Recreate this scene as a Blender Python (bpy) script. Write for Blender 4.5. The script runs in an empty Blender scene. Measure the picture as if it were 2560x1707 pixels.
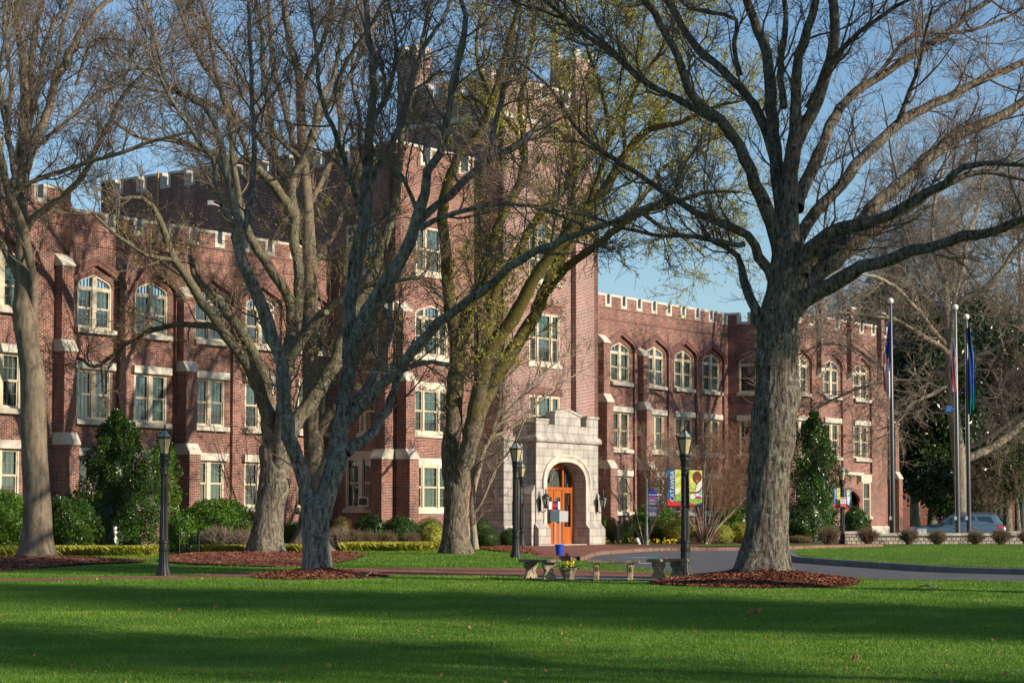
import bpy, bmesh, math, random
import numpy as np
from mathutils import Vector, Matrix
from mathutils.geometry import delaunay_2d_cdt
random.seed(7); np.random.seed(7)
R = math.radians
scene = bpy.context.scene
COL = scene.collection

# ------------------------------------------------------------ camera, sky, sun, exposure
F = 5294.0; TH = R(3.5); PPY = 1325 - F*math.tan(TH); EZ = 1.7
cam = bpy.data.objects.new('camera', bpy.data.cameras.new('camera'))
COL.objects.link(cam); scene.camera = cam
cam.location = (0, 0, EZ); cam.rotation_euler = (R(93.5), 0, 0)
cam.data.sensor_width = 36.0; cam.data.lens = 36.0*F/2560.0
cam.data.shift_y = (PPY-853.5)/2560.0
cam.data.clip_start = 0.5; cam.data.clip_end = 3000

SUN_AZ = (0.885, -0.465)            # horizontal direction towards the sun
SUN_EL = 21.0
w = bpy.data.worlds.new('World'); scene.world = w; w.use_nodes = True
nt = w.node_tree
bg = nt.nodes['Background']
sky = nt.nodes.new('ShaderNodeTexSky'); sky.sky_type = 'NISHITA'; sky.sun_disc = False
sky.sun_elevation = R(SUN_EL); sky.sun_rotation = math.atan2(SUN_AZ[0], SUN_AZ[1])
sky.air_density = 1.15; sky.dust_density = 0.25; sky.ozone_density = 4.0; sky.altitude = 200
nt.links.new(sky.outputs[0], bg.inputs[0]); bg.inputs[1].default_value = 0.108
sl = bpy.data.lights.new('sun', 'SUN'); sl.energy = 5.0; sl.angle = R(0.53); sl.color = (1.0, 0.86, 0.68)
so = bpy.data.objects.new('sun', sl); COL.objects.link(so)
ce = math.cos(R(SUN_EL)); sd = Vector((SUN_AZ[0]*ce, SUN_AZ[1]*ce, math.sin(R(SUN_EL))))
so.rotation_euler = sd.to_track_quat('Z', 'Y').to_euler()
scene.view_settings.view_transform = 'Standard'; scene.view_settings.look = 'None'
scene.view_settings.exposure = 0.42; scene.view_settings.gamma = 1.0

# ------------------------------------------------------------ measuring helpers
ct, st = math.cos(TH), math.sin(TH)
def P(x, y, D):
    r = (x-1280)/F; u = (PPY-y)/F
    d0, d1, d2 = r, ct-u*st, st+u*ct
    return Vector((d0/d1*D, D, d2/d1*D+EZ))
_ty = np.arange(-60, 420, 0.5)
_tz = 1.7-np.interp(_ty, [-60, 0, 15, 24, 35, 45, 50, 53, 60, 67, 80, 90, 102, 115, 140, 400],
                    [1.75, 1.75, 1.75, 1.72, 1.52, 1.3, 1.2, 1.14, 1.0, .87, .80, .74, .65, .58, .5, .5])
_k = np.exp(-np.linspace(-2, 2, 13)**2); _k /= _k.sum()
_tz = np.convolve(np.pad(_tz, 6, mode='edge'), _k, mode='valid')
def terr(Y): return np.interp(Y, _ty, _tz)
def G(x, y):
    lo, hi = 15.0, 260.0
    f = lambda Y: P(x, y, Y)[2]-float(terr(Y))
    if y < 1330: y = 1330
    for _ in range(50):
        m = (lo+hi)/2
        if f(m) > 0: lo = m
        else: hi = m
    return P(x, y, lo)

# ------------------------------------------------------------ object helpers
def link(o, parent=None):
    COL.objects.link(o)
    if parent is not None: o.parent = parent
    return o
def tag(o, label=None, cat=None, group=None, kind=None):
    if label: o['label'] = label
    if cat: o['category'] = cat
    if group: o['group'] = group
    if kind: o['kind'] = kind
    return o
def empty(name, loc=(0, 0, 0), rz=0.0, label=None, cat=None, group=None):
    o = bpy.data.objects.new(name, None); COL.objects.link(o)
    o.location = loc; o.rotation_euler = (0, 0, rz); o.empty_display_size = 0.3
    return tag(o, label, cat, group)
def copy_tree(o, parent=None, label=None):
    c = o.copy(); COL.objects.link(c)
    if parent is not None: c.parent = parent
    if label: c['label'] = label
    for ch in list(o.children): copy_tree(ch, c)
    return c

class MB:
    """collects polygons, then links them as one mesh object"""
    def __init__(s): s.v = []; s.f = []; s.uv = []; s.mi = []
    def poly(s, pts, uv=None, m=0):
        b = len(s.v); s.v += [tuple(p) for p in pts]; s.f.append(tuple(range(b, b+len(pts))))
        s.uv.append(uv if uv else [(0, 0)]*len(pts)); s.mi.append(m)
    def box(s, x0, x1, y0, y1, z0, z1, m=0):
        p = [(x0, y0, z0), (x1, y0, z0), (x1, y1, z0), (x0, y1, z0), (x0, y0, z1), (x1, y0, z1), (x1, y1, z1), (x0, y1, z1)]
        for q, uvf in (((0, 1, 5, 4), 0), ((1, 2, 6, 5), 1), ((2, 3, 7, 6), 0), ((3, 0, 4, 7), 1), ((4, 5, 6, 7), 2), ((3, 2, 1, 0), 2)):
            pp = [p[i] for i in q]
            uv = [((a[0], a[2]) if uvf == 0 else (a[1], a[2]) if uvf == 1 else (a[0], a[1])) for a in pp]
            s.poly(pp, uv, m)
    def prism(s, prof, y0, y1, m=0, axis='y'):
        """profile in xz (or yz for axis x) extruded along y (or x)"""
        f = (lambda a, h, t: (a, t, h)) if axis == 'y' else (lambda a, h, t: (t, a, h))
        n = len(prof)
        s.poly([f(a, h, y0) for a, h in prof], [(a, h) for a, h in prof], m)
        s.poly([f(a, h, y1) for a, h in reversed(prof)], [(a, h) for a, h in reversed(prof)], m)
        for i in range(n):
            a, b = prof[i], prof[(i+1) % n]
            s.poly([f(a[0], a[1], y0), f(a[0], a[1], y1), f(b[0], b[1], y1), f(b[0], b[1], y0)],
                   [(y0, a[1]), (y1, a[1]), (y1, b[1]), (y0, b[1])], m)
    def lathe(s, prof, cx=0, cy=0, n=16, m=0, flute=0.0, nf=0, ang=0):
        rings = []
        for r, z in prof:
            ring = []
            for i in range(n):
                a = 2*math.pi*i/n+ang
                rr = r*(1-flute*(0.5+0.5*math.cos(a*nf))) if nf else r
                ring.append((cx+rr*math.cos(a), cy+rr*math.sin(a), z))
            rings.append(ring)
        for j in range(len(rings)-1):
            for i in range(n):
                k = (i+1) % n
                s.poly([rings[j][i], rings[j][k], rings[j+1][k], rings[j+1][i]], None, m)
        s.poly(rings[-1], None, m); s.poly(rings[0][::-1], None, m)
    def tube(s, pts, rad, n=8, m=0):
        pts = [Vector(p) for p in pts]; rings = []
        for i, p in enumerate(pts):
            t = (pts[min(i+1, len(pts)-1)]-pts[max(i-1, 0)])
            t = t.normalized() if t.length > 1e-9 else Vector((0, 0, 1))
            a = t.cross(Vector((0.13, 0.21, 1)) if abs(t.z) < 0.9 else Vector((1, 0.1, 0))).normalized(); b = t.cross(a)
            r = rad[i] if isinstance(rad, (list, tuple)) else rad
            rings.append([p+a*r*math.cos(2*math.pi*k/n)+b*r*math.sin(2*math.pi*k/n) for k in range(n)])
        for j in range(len(rings)-1):
            for i in range(n):
                k = (i+1) % n; s.poly([rings[j][i], rings[j][k], rings[j+1][k], rings[j+1][i]], None, m)
        s.poly(rings[-1], None, m); s.poly(rings[0][::-1], None, m)
    def ball(s, c, rx, ry=None, rz=None, n=10, m=0):
        ry = ry or rx; rz = rz or rx; rows = n//2+1; g = []
        for j in range(rows+1):
            t = math.pi*j/rows
            g.append([(c[0]+rx*math.sin(t)*math.cos(2*math.pi*i/n), c[1]+ry*math.sin(t)*math.sin(2*math.pi*i/n), c[2]+rz*math.cos(t)) for i in range(n)])
        for j in range(rows):
            for i in range(n):
                k = (i+1) % n; s.poly([g[j][i], g[j][k], g[j+1][k], g[j+1][i]], None, m)
    def mesh(s, name, mats, smooth=False):
        me = bpy.data.meshes.new(name); me.from_pydata(s.v, [], s.f)
        ul = me.uv_layers.new(name='UVMap')
        flat = [c for f in s.uv for p in f for c in p]
        ul.data.foreach_set('uv', flat)
        me.polygons.foreach_set('material_index', s.mi)
        if smooth: me.polygons.foreach_set('use_smooth', [True]*len(s.f))
        for m in (mats if isinstance(mats, (list, tuple)) else [mats]): me.materials.append(m)
        me.update(); return me
    def build(s, name, mats, parent=None, smooth=False, loc=None, rz=None):
        o = bpy.data.objects.new(name, s.mesh(name, mats, smooth)); link(o, parent)
        if loc is not None: o.location = loc
        if rz is not None: o.rotation_euler = (0, 0, rz)
        if smooth and len(s.v) < 60000:
            bm = bmesh.new(); bm.from_mesh(o.data); bmesh.ops.remove_doubles(bm, verts=bm.verts, dist=1e-5)
            for e in bm.edges:
                if len(e.link_faces) == 2 and e.calc_face_angle(0) > 0.7: e.smooth = False
            bm.to_mesh(o.data); bm.free()
        return o
def fast_mesh(name, V, Q, mat, parent=None, smooth=True):
    """V (n,3) float, Q (m,k) int -> object"""
    V = np.asarray(V, np.float32); Q = np.asarray(Q, np.int32); k = Q.shape[1]
    me = bpy.data.meshes.new(name); me.vertices.add(len(V)); me.vertices.foreach_set('co', V.ravel())
    me.loops.add(Q.size); me.loops.foreach_set('vertex_index', Q.ravel())
    me.polygons.add(len(Q)); me.polygons.foreach_set('loop_start', np.arange(0, Q.size, k, dtype=np.int32))
    try: me.polygons.foreach_set('loop_total', np.full(len(Q), k, np.int32))
    except Exception: pass
    me.polygons.foreach_set('use_smooth', np.full(len(Q), smooth, bool))
    me.materials.append(mat); me.update(calc_edges=True)
    return link(bpy.data.objects.new(name, me), parent)

# ------------------------------------------------------------ materials
def node(nt, t, **kw):
    n = nt.nodes.new(t)
    for k, v in kw.items(): setattr(n, k, v)
    return n
def mat(name, base=(0.5, 0.5, 0.5), rough=0.7, metal=0.0, spec=0.5):
    m = bpy.data.materials.new(name); m.use_nodes = True
    b = m.node_tree.nodes['Principled BSDF']
    b.inputs['Base Color'].default_value = (*base, 1); b.inputs['Roughness'].default_value = rough
    b.inputs['Metallic'].default_value = metal; b.inputs['Specular IOR Level'].default_value = spec
    return m
def noisemat(name, c1, c2, scale=3.0, rough=0.8, bump=0.0, bscale=None, coord='Object', spec=0.3, detail=5, c3=None, stretch=None, lo=0.35, hi=0.65, metal=0.0, bdist=0.02):
    m = mat(name, c1, rough, metal, spec); nt = m.node_tree; b = nt.nodes['Principled BSDF']
    tc = node(nt, 'ShaderNodeTexCoord'); src = tc.outputs[coord]
    if stretch:
        mp = node(nt, 'ShaderNodeMapping'); mp.inputs['Scale'].default_value = stretch; nt.links.new(src, mp.inputs[0]); src = mp.outputs[0]
    n = node(nt, 'ShaderNodeTexNoise'); n.inputs['Scale'].default_value = scale; n.inputs['Detail'].default_value = detail
    nt.links.new(src, n.inputs['Vector'])
    cr = node(nt, 'ShaderNodeValToRGB'); cr.color_ramp.elements[0].position = lo; cr.color_ramp.elements[1].position = hi
    cr.color_ramp.elements[0].color = (*c1, 1); cr.color_ramp.elements[1].color = (*c2, 1)
    if c3: e = cr.color_ramp.elements.new((lo+hi)/2); e.color = (*c3, 1)
    nt.links.new(n.outputs['Fac'], cr.inputs[0]); nt.links.new(cr.outputs[0], b.inputs['Base Color'])
    if bump:
        n2 = node(nt, 'ShaderNodeTexNoise'); n2.inputs['Scale'].default_value = bscale or scale*4; n2.inputs['Detail'].default_value = 6
        nt.links.new(src, n2.inputs['Vector'])
        bp = node(nt, 'ShaderNodeBump'); bp.inputs['Strength'].default_value = bump; bp.inputs['Distance'].default_value = bdist
        nt.links.new(n2.outputs['Fac'], bp.inputs['Height']); nt.links.new(bp.outputs[0], b.inputs['Normal'])
    return m
def brickmat(name, c1, c2, mortar, bw=0.213, rh=0.0677, ms=0.012, stain=0.35, uv=True, bump=0.35, bias=0.0, stainscale=0.7, rough=0.85, dark=(0.05, 0.028, 0.03)):
    m = mat(name, c1, rough, 0, 0.25); nt = m.node_tree; b = nt.nodes['Principled BSDF']
    tc = node(nt, 'ShaderNodeTexCoord')
    src = tc.outputs['UV' if uv else 'Object']
    br = node(nt, 'ShaderNodeTexBrick'); br.offset = 0.5
    br.inputs['Scale'].default_value = 1.0; br.inputs['Brick Width'].default_value = bw; br.inputs['Row Height'].default_value = rh
    br.inputs['Mortar Size'].default_value = ms*0.5; br.inputs['Mortar Smooth'].default_value = 0.2; br.inputs['Bias'].default_value = bias
    br.inputs['Color1'].default_value = (*c1, 1); br.inputs['Color2'].default_value = (*c2, 1); br.inputs['Mortar'].default_value = (*mortar, 1)
    nt.links.new(src, br.inputs['Vector'])
    # a second brick lattice picks out scattered dark burnt headers
    br2 = node(nt, 'ShaderNodeTexBrick'); br2.offset = 0.5
    for k in ('Scale', 'Brick Width', 'Row Height', 'Mortar Size', 'Mortar Smooth'): br2.inputs[k].default_value = br.inputs[k].default_value
    br2.inputs['Brick Width'].default_value = bw*0.5
    br2.inputs['Color1'].default_value = (0, 0, 0, 1); br2.inputs['Color2'].default_value = (1, 1, 1, 1); br2.inputs['Mortar'].default_value = (0, 0, 0, 1)
    nt.links.new(src, br2.inputs['Vector'])
    mr = node(nt, 'ShaderNodeMapRange'); mr.inputs['From Min'].default_value = 0.72; mr.inputs['From Max'].default_value = 0.86
    mr.inputs['To Max'].default_value = 0.75; nt.links.new(br2.outputs['Color'], mr.inputs[0])
    mx0 = node(nt, 'ShaderNodeMixRGB'); nt.links.new(mr.outputs[0], mx0.inputs[0]); nt.links.new(br.outputs['Color'], mx0.inputs[1]); mx0.inputs[2].default_value = (*dark, 1)
    n = node(nt, 'ShaderNodeTexNoise'); n.inputs['Scale'].default_value = stainscale; n.inputs['Detail'].default_value = 7; n.inputs['Roughness'].default_value = 0.65
    mpp = node(nt, 'ShaderNodeMapping'); mpp.inputs['Scale'].default_value = (1.3, 0.45, 1) if uv else (1, 1, 1); nt.links.new(src, mpp.inputs[0]); nt.links.new(mpp.outputs[0], n.inputs['Vector'])
    cr = node(nt, 'ShaderNodeValToRGB'); cr.color_ramp.elements[0].position = 0.3; cr.color_ramp.elements[1].position = 0.7
    cr.color_ramp.elements[0].color = (1-stain, 1-stain, 1-stain, 1); cr.color_ramp.elements[1].color = (1+stain*0.4, 1+stain*0.35, 1+stain*0.3, 1)
    nt.links.new(n.outputs['Fac'], cr.inputs[0])
    mx = node(nt, 'ShaderNodeMixRGB', blend_type='MULTIPLY'); mx.inputs[0].default_value = 1
    nt.links.new(mx0.outputs[0], mx.inputs[1]); nt.links.new(cr.outputs[0], mx.inputs[2]); nt.links.new(mx.outputs[0], b.inputs['Base Color'])
    if bump:
        n3 = node(nt, 'ShaderNodeTexNoise'); n3.inputs['Scale'].default_value = 1.2/max(rh, 0.05); n3.inputs['Detail'].default_value = 3; nt.links.new(src, n3.inputs['Vector'])
        ad = node(nt, 'ShaderNodeMath', operation='MULTIPLY_ADD'); nt.links.new(n3.outputs['Fac'], ad.inputs[0]); ad.inputs[1].default_value = 0.5
        inv = node(nt, 'ShaderNodeMath', operation='SUBTRACT'); inv.inputs[0].default_value = 1; nt.links.new(br.outputs['Fac'], inv.inputs[1]); nt.links.new(inv.outputs[0], ad.inputs[2])
        bp = node(nt, 'ShaderNodeBump'); bp.inputs['Strength'].default_value = bump; bp.inputs['Distance'].default_value = 0.15*rh
        nt.links.new(ad.outputs[0], bp.inputs['Height']); nt.links.new(bp.outputs[0], b.inputs['Normal'])
    return m
def leafmat(name, c1, c2, c3=None, rough=0.45, spec=0.5, trans=0.25, clump=1.2):
    """leaves: colour varies per leaf and in clumps"""
    m = mat(name, c1, rough, 0, spec); nt = m.node_tree; b = nt.nodes['Principled BSDF']
    g = node(nt, 'ShaderNodeNewGeometry'); tc = node(nt, 'ShaderNodeTexCoord')
    n = node(nt, 'ShaderNodeTexNoise'); n.inputs['Scale'].default_value = clump; n.inputs['Detail'].default_value = 2
    nt.links.new(tc.outputs['Object'], n.inputs['Vector'])
    ma = node(nt, 'ShaderNodeMath', operation='MULTIPLY_ADD'); nt.links.new(g.outputs['Random Per Island'], ma.inputs[0]); ma.inputs[1].default_value = 0.7
    mb = node(nt, 'ShaderNodeMath', operation='MULTIPLY_ADD'); nt.links.new(n.outputs['Fac'], mb.inputs[0]); mb.inputs[1].default_value = 1.2; mb.inputs[2].default_value = -0.45
    nt.links.new(mb.outputs[0], ma.inputs[2])
    cr = node(nt, 'ShaderNodeValToRGB'); cr.color_ramp.elements[0].color = (*c1, 1); cr.color_ramp.elements[1].color = (*c2, 1)
    if c3:
        cr.color_ramp.elements[1].position = 0.8; e = cr.color_ramp.elements.new(0.97); e.color = (*c3, 1)
    nt.links.new(ma.outputs[0], cr.inputs[0]); nt.links.new(cr.outputs[0], b.inputs['Base Color'])
    if trans:
        tr = node(nt, 'ShaderNodeBsdfTranslucent'); nt.links.new(cr.outputs[0], tr.inputs[0])
        mx = node(nt, 'ShaderNodeMixShader'); mx.inputs[0].default_value = trans
        nt.links.new(b.outputs[0], mx.inputs[1]); nt.links.new(tr.outputs[0], mx.inputs[2])
        nt.links.new(mx.outputs[0], nt.nodes['Material Output'].inputs[0])
    return m
def barkmat(name, c1, c2, lichen=(0.22, 0.26, 0.2), lam=0.5, moss=None, mam=0.0, bump=0.9, furrow=14.0):
    m = mat(name, c1, 0.9, 0, 0.15); nt = m.node_tree; b = nt.nodes['Principled BSDF']
    tc = node(nt, 'ShaderNodeTexCoord'); mp = node(nt, 'ShaderNodeMapping'); mp.inputs['Scale'].default_value = (1, 1, 0.22)
    nt.links.new(tc.outputs['Object'], mp.inputs[0])
    n = node(nt, 'ShaderNodeTexNoise'); n.inputs['Scale'].default_value = furrow; n.inputs['Detail'].default_value = 6; n.inputs['Roughness'].default_value = 0.6
    nt.links.new(mp.outputs[0], n.inputs['Vector'])
    cr = node(nt, 'ShaderNodeValToRGB'); cr.color_ramp.elements[0].position = 0.36; cr.color_ramp.elements[1].position = 0.62
    cr.color_ramp.elements[0].color = (*c1, 1); cr.color_ramp.elements[1].color = (*c2, 1)
    nt.links.new(n.outputs['Fac'], cr.inputs[0]); out = cr.outputs[0]
    def blotch(sc, lo, hi, col, am, prev):
        q = node(nt, 'ShaderNodeTexNoise'); q.inputs['Scale'].default_value = sc; q.inputs['Detail'].default_value = 5; nt.links.new(tc.outputs['Object'], q.inputs['Vector'])
        r = node(nt, 'ShaderNodeMapRange'); r.inputs['From Min'].default_value = lo; r.inputs['From Max'].default_value = hi; r.inputs['To Max'].default_value = am
        nt.links.new(q.outputs['Fac'], r.inputs[0])
        x = node(nt, 'ShaderNodeMixRGB'); nt.links.new(r.outputs[0], x.inputs[0]); nt.links.new(prev, x.inputs[1]); x.inputs[2].default_value = (*col, 1)
        return x.outputs[0]
    out = blotch(6.5, 0.56, 0.64, lichen, lam, out)
    out = blotch(17.0, 0.60, 0.66, tuple(1.3*a for a in lichen), lam, out)
    if moss:
        sp = node(nt, 'ShaderNodeSeparateXYZ'); nt.links.new(tc.outputs['Object'], sp.inputs[0]); q = node(nt, 'ShaderNodeTexNoise'); q.inputs['Scale'].default_value = 1.1; nt.links.new(tc.outputs['Object'], q.inputs['Vector'])
        a1 = node(nt, 'ShaderNodeMath', operation='MULTIPLY_ADD'); nt.links.new(sp.outputs[2], a1.inputs[0]); a1.inputs[1].default_value = .16; a1.inputs[2].default_value = -1.05
        a2 = node(nt, 'ShaderNodeMath', operation='ADD'); nt.links.new(a1.outputs[0], a2.inputs[0]); nt.links.new(q.outputs['Fac'], a2.inputs[1])
        r = node(nt, 'ShaderNodeMapRange'); r.inputs['From Min'].default_value = .1; r.inputs['From Max'].default_value = .5; r.inputs['To Max'].default_value = mam; nt.links.new(a2.outputs[0], r.inputs[0])
        x = node(nt, 'ShaderNodeMixRGB'); nt.links.new(r.outputs[0], x.inputs[0]); nt.links.new(out, x.inputs[1]); x.inputs[2].default_value = (*moss, 1); out = x.outputs[0]
    nt.links.new(out, b.inputs['Base Color'])
    if bump:
        bp = node(nt, 'ShaderNodeBump'); bp.inputs['Strength'].default_value = bump; bp.inputs['Distance'].default_value = 0.04
        nt.links.new(n.outputs['Fac'], bp.inputs['Height']); nt.links.new(bp.outputs[0], b.inputs['Normal'])
    return m

M = {}
M['brick'] = brickmat('brick', (0.30, 0.09, 0.055), (0.09, 0.034, 0.031), (0.56, 0.45, 0.39), ms=.015, stain=.5)
M['brick_tower'] = brickmat('brick_tower', (0.27, 0.098, 0.078), (0.14, 0.062, 0.06), (0.60, 0.50, 0.46), ms=0.019, stain=0.25)
M['brick_dark'] = brickmat('brick_soldier', (0.22, 0.07, 0.055), (0.10, 0.036, 0.036), (0.48, 0.37, 0.33), bw=0.213, rh=0.075)
M['brick_far'] = brickmat('brick_far', (0.30, 0.085, 0.055), (0.2, 0.055, 0.04), (0.35, 0.25, 0.21), bump=0)
M['paver'] = brickmat('brick_paving', (0.34, 0.13, 0.085), (0.24, 0.09, 0.065), (0.27, 0.17, 0.13), bw=0.2, rh=0.1, ms=0.008, uv=False, stain=0.35, bump=0.1, dark=(0.09, 0.05, 0.045))
M['stone'] = brickmat('granite_ashlar', (0.50, 0.465, 0.42), (0.38, 0.365, 0.345), (0.24, 0.21, 0.18), bw=0.82, rh=0.36, ms=0.026, stain=0.42, bump=0.5, stainscale=2.5, dark=(0.36, 0.35, 0.33))
M['stone_rough'] = brickmat('granite_rock_faced', (0.44, 0.42, 0.39), (0.33, 0.32, 0.31), (0.22, 0.2, 0.18), bw=0.7, rh=0.36, ms=0.03, stain=0.4, bump=1.0, stainscale=5, dark=(0.28, 0.27, 0.27))
M['limestone'] = noisemat('limestone', (0.42, 0.39, 0.33), (0.60, 0.56, 0.48), 2.5, 0.85, 0.3, 18)
M['limestone_warm'] = noisemat('limestone_warm', (0.58, 0.51, 0.40), (0.70, 0.63, 0.50), 2.0, 0.85, 0.2, 18)
M['frame'] = noisemat('cream_paint', (0.52, 0.45, 0.33), (0.62, 0.54, 0.41), 1.2, 0.5)
M['muntin'] = mat('glazing_bar', (0.24, 0.23, 0.18), 0.5)
def glassmat(name, tint, t=0.45):
    m = bpy.data.materials.new(name); m.use_nodes = True; nt = m.node_tree; nt.nodes.remove(nt.nodes['Principled BSDF'])
    tc = node(nt, 'ShaderNodeTexCoord'); n = node(nt, 'ShaderNodeTexNoise'); n.inputs['Scale'].default_value = 1.4; nt.links.new(tc.outputs['Object'], n.inputs['Vector'])
    bp = node(nt, 'ShaderNodeBump'); bp.inputs['Strength'].default_value = 0.06; bp.inputs['Distance'].default_value = 0.08; nt.links.new(n.outputs['Fac'], bp.inputs['Height'])
    g = node(nt, 'ShaderNodeBsdfGlossy'); g.inputs['Roughness'].default_value = 0.03; g.inputs['Color'].default_value = (0.85, 0.9, 0.95, 1); nt.links.new(bp.outputs[0], g.inputs['Normal'])
    tr = node(nt, 'ShaderNodeBsdfTransparent'); tr.inputs['Color'].default_value = (*tint, 1)
    lw = node(nt, 'ShaderNodeLayerWeight'); lw.inputs['Blend'].default_value = 0.35
    mr = node(nt, 'ShaderNodeMapRange'); mr.inputs['To Min'].default_value = 0.10; mr.inputs['To Max'].default_value = 0.7; nt.links.new(lw.outputs['Fresnel'], mr.inputs[0])
    mx = node(nt, 'ShaderNodeMixShader'); nt.links.new(mr.outputs[0], mx.inputs[0]); nt.links.new(tr.outputs[0], mx.inputs[1]); nt.links.new(g.outputs[0], mx.inputs[2])
    nt.links.new(mx.outputs[0], nt.nodes['Material Output'].inputs[0]); return m
M['glass'] = glassmat('window_glass', (0.75, 0.85, 0.85))
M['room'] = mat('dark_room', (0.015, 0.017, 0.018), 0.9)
M['blind'] = noisemat('pale_green_blind', (0.07, 0.12, 0.105), (0.13, 0.20, 0.175), 3, 0.8, stretch=(6, 6, 0.5))
M['curtain'] = noisemat('grey_curtain', (0.05, 0.055, 0.05), (0.10, 0.11, 0.10), 6, 0.9, stretch=(3, 3, 0.2))
M['door'] = noisemat('varnished_orange_wood', (0.30, 0.078, 0.018), (0.42, 0.125, 0.03), 3, 0.4, 0.1, 20, stretch=(4, 4, 0.4))
M['wood_dark'] = noisemat('dark_stained_wood', (0.19, 0.05, 0.02), (0.26, 0.075, 0.025), 3, 0.4)
M['roof'] = mat('roofing_felt', (0.10, 0.10, 0.10), 0.9)
M['steel'] = noisemat('galvanised_steel', (0.42, 0.44, 0.46), (0.55, 0.57, 0.58), 5, 0.45, metal=0.4)
M['white'] = mat('white_enamel', (0.75, 0.75, 0.73), 0.5)
M['black_iron'] = noisemat('black_cast_iron', (0.009, 0.011, 0.011), (0.018, 0.021, 0.02), 6, 0.5, 0.15, 40, spec=0.35)
M['lamp_glass'] = noisemat('amber_lamp_glass', (0.36, 0.30, 0.16), (0.50, 0.43, 0.26), 6, 0.35)
M['lamp_roof'] = noisemat('frosted_lamp_roof', (0.20, 0.24, 0.22), (0.30, 0.33, 0.29), 8, 0.35)
M['grass'] = leafmat('grass_blades', (0.055, 0.15, 0.012), (0.17, 0.31, 0.02), (0.36, 0.42, 0.08), 0.5, 0.4, 0.35, 0.6)
def lawnmat():
    m = mat('lawn_turf', (0.05, 0.12, 0.02), 0.9, 0, 0.1); nt = m.node_tree; b = nt.nodes['Principled BSDF']
    g = node(nt, 'ShaderNodeNewGeometry')
    def nz(sc, det, v=None):
        n = node(nt, 'ShaderNodeTexNoise'); n.inputs['Scale'].default_value = sc; n.inputs['Detail'].default_value = det; nt.links.new(v or g.outputs['Position'], n.inputs['Vector']); return n
    mp = node(nt, 'ShaderNodeMapping'); mp.inputs['Scale'].default_value = (1, 0.35, 1); nt.links.new(g.outputs['Position'], mp.inputs[0])
    n = nz(28, 6, mp.outputs[0]); n2 = nz(0.45, 4)
    cr = node(nt, 'ShaderNodeValToRGB'); cr.color_ramp.elements[0].position = .32; cr.color_ramp.elements[1].position = .7
    cr.color_ramp.elements[0].color = (0.035, 0.10, 0.012, 1); cr.color_ramp.elements[1].color = (0.12, 0.24, 0.03, 1); nt.links.new(n.outputs['Fac'], cr.inputs[0])
    cr2 = node(nt, 'ShaderNodeValToRGB'); cr2.color_ramp.elements[0].position = .35; cr2.color_ramp.elements[1].position = .68
    cr2.color_ramp.elements[0].color = (0.8, 0.9, 0.8, 1); cr2.color_ramp.elements[1].color = (1.25, 1.1, 1.1, 1); nt.links.new(n2.outputs['Fac'], cr2.inputs[0])
    x = node(nt, 'ShaderNodeMixRGB', blend_type='MULTIPLY'); x.inputs[0].default_value = 1; nt.links.new(cr.outputs[0], x.inputs[1]); nt.links.new(cr2.outputs[0], x.inputs[2])
    nt.links.new(x.outputs[0], b.inputs['Base Color'])
    bp = node(nt, 'ShaderNodeBump'); bp.inputs['Strength'].default_value = 1; bp.inputs['Distance'].default_value = 0.05; nt.links.new(n.outputs['Fac'], bp.inputs['Height']); nt.links.new(bp.outputs[0], b.inputs['Normal'])
    return m
M['lawn'] = lawnmat()
M['mulch'] = noisemat('red_bark_mulch', (0.06, 0.022, 0.014), (0.34, 0.14, 0.085), 22, 0.95, 1.0, 30, detail=8, c3=(0.18, 0.065, 0.04), bdist=0.05)
M['chips'] = leafmat('bark_chips', (0.07, 0.025, 0.016), (0.34, 0.13, 0.075), (0.48, 0.27, 0.17), 0.85, 0.2, 0.0, 1.0)
M['soil'] = noisemat('bed_soil', (0.05, 0.03, 0.02), (0.17, 0.10, 0.065), 12, 0.95, 0.8, 25)
M['asphalt'] = noisemat('asphalt', (0.085, 0.088, 0.095), (0.125, 0.128, 0.135), 1.6, 0.9, 0.25, 70, detail=8)
M['curb'] = noisemat('concrete_kerb', (0.13, 0.13, 0.13), (0.20, 0.195, 0.18), 3, 0.9, 0.3, 30)
M['curb_brick'] = brickmat('brick_kerb', (0.27, 0.14, 0.10), (0.22, 0.13, 0.10), (0.28, 0.21, 0.17), bw=0.09, rh=0.5, ms=0.012, stain=0.4, bump=0.2, uv=True)
M['concrete'] = noisemat('aged_concrete', (0.20, 0.16, 0.10), (0.44, 0.36, 0.24), 7, 0.92, 0.7, 40)
M['concrete_top'] = noisemat('lichened_concrete', (0.10, 0.09, 0.06), (0.27, 0.23, 0.16), 9, 0.95, 0.8, 40)
M['wallstone'] = brickmat('rock_faced_wall', (0.60, 0.54, 0.42), (0.44, 0.42, 0.38), (0.10, 0.06, 0.035), bw=0.22, rh=0.165, ms=0.035, stain=0.3, bump=1.0, stainscale=3, dark=(0.3, 0.30, 0.30))
M['bark_oak'] = barkmat('bark_oak', (0.022, 0.018, 0.014), (0.17, 0.145, 0.115), (0.22, 0.25, 0.21), 0.5, furrow=15, bump=1.0)
M['bark_grey'] = barkmat('bark_grey', (0.04, 0.033, 0.027), (0.21, 0.175, 0.14), (0.27, 0.29, 0.22), 0.45, moss=(.12, .12, .05), mam=.35, furrow=15, bump=1.0)
M['bark_v'] = barkmat('bark_v', (0.045, 0.042, 0.038), (0.21, 0.205, 0.185), (0.27, 0.30, 0.26), 0.55, furrow=13, bump=1.0)
M['bark_smooth'] = barkmat('bark_smooth', (0.10, 0.078, 0.055), (0.22, 0.175, 0.125), (0.22, 0.22, 0.17), 0.4, bump=0.5, furrow=8)
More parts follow.
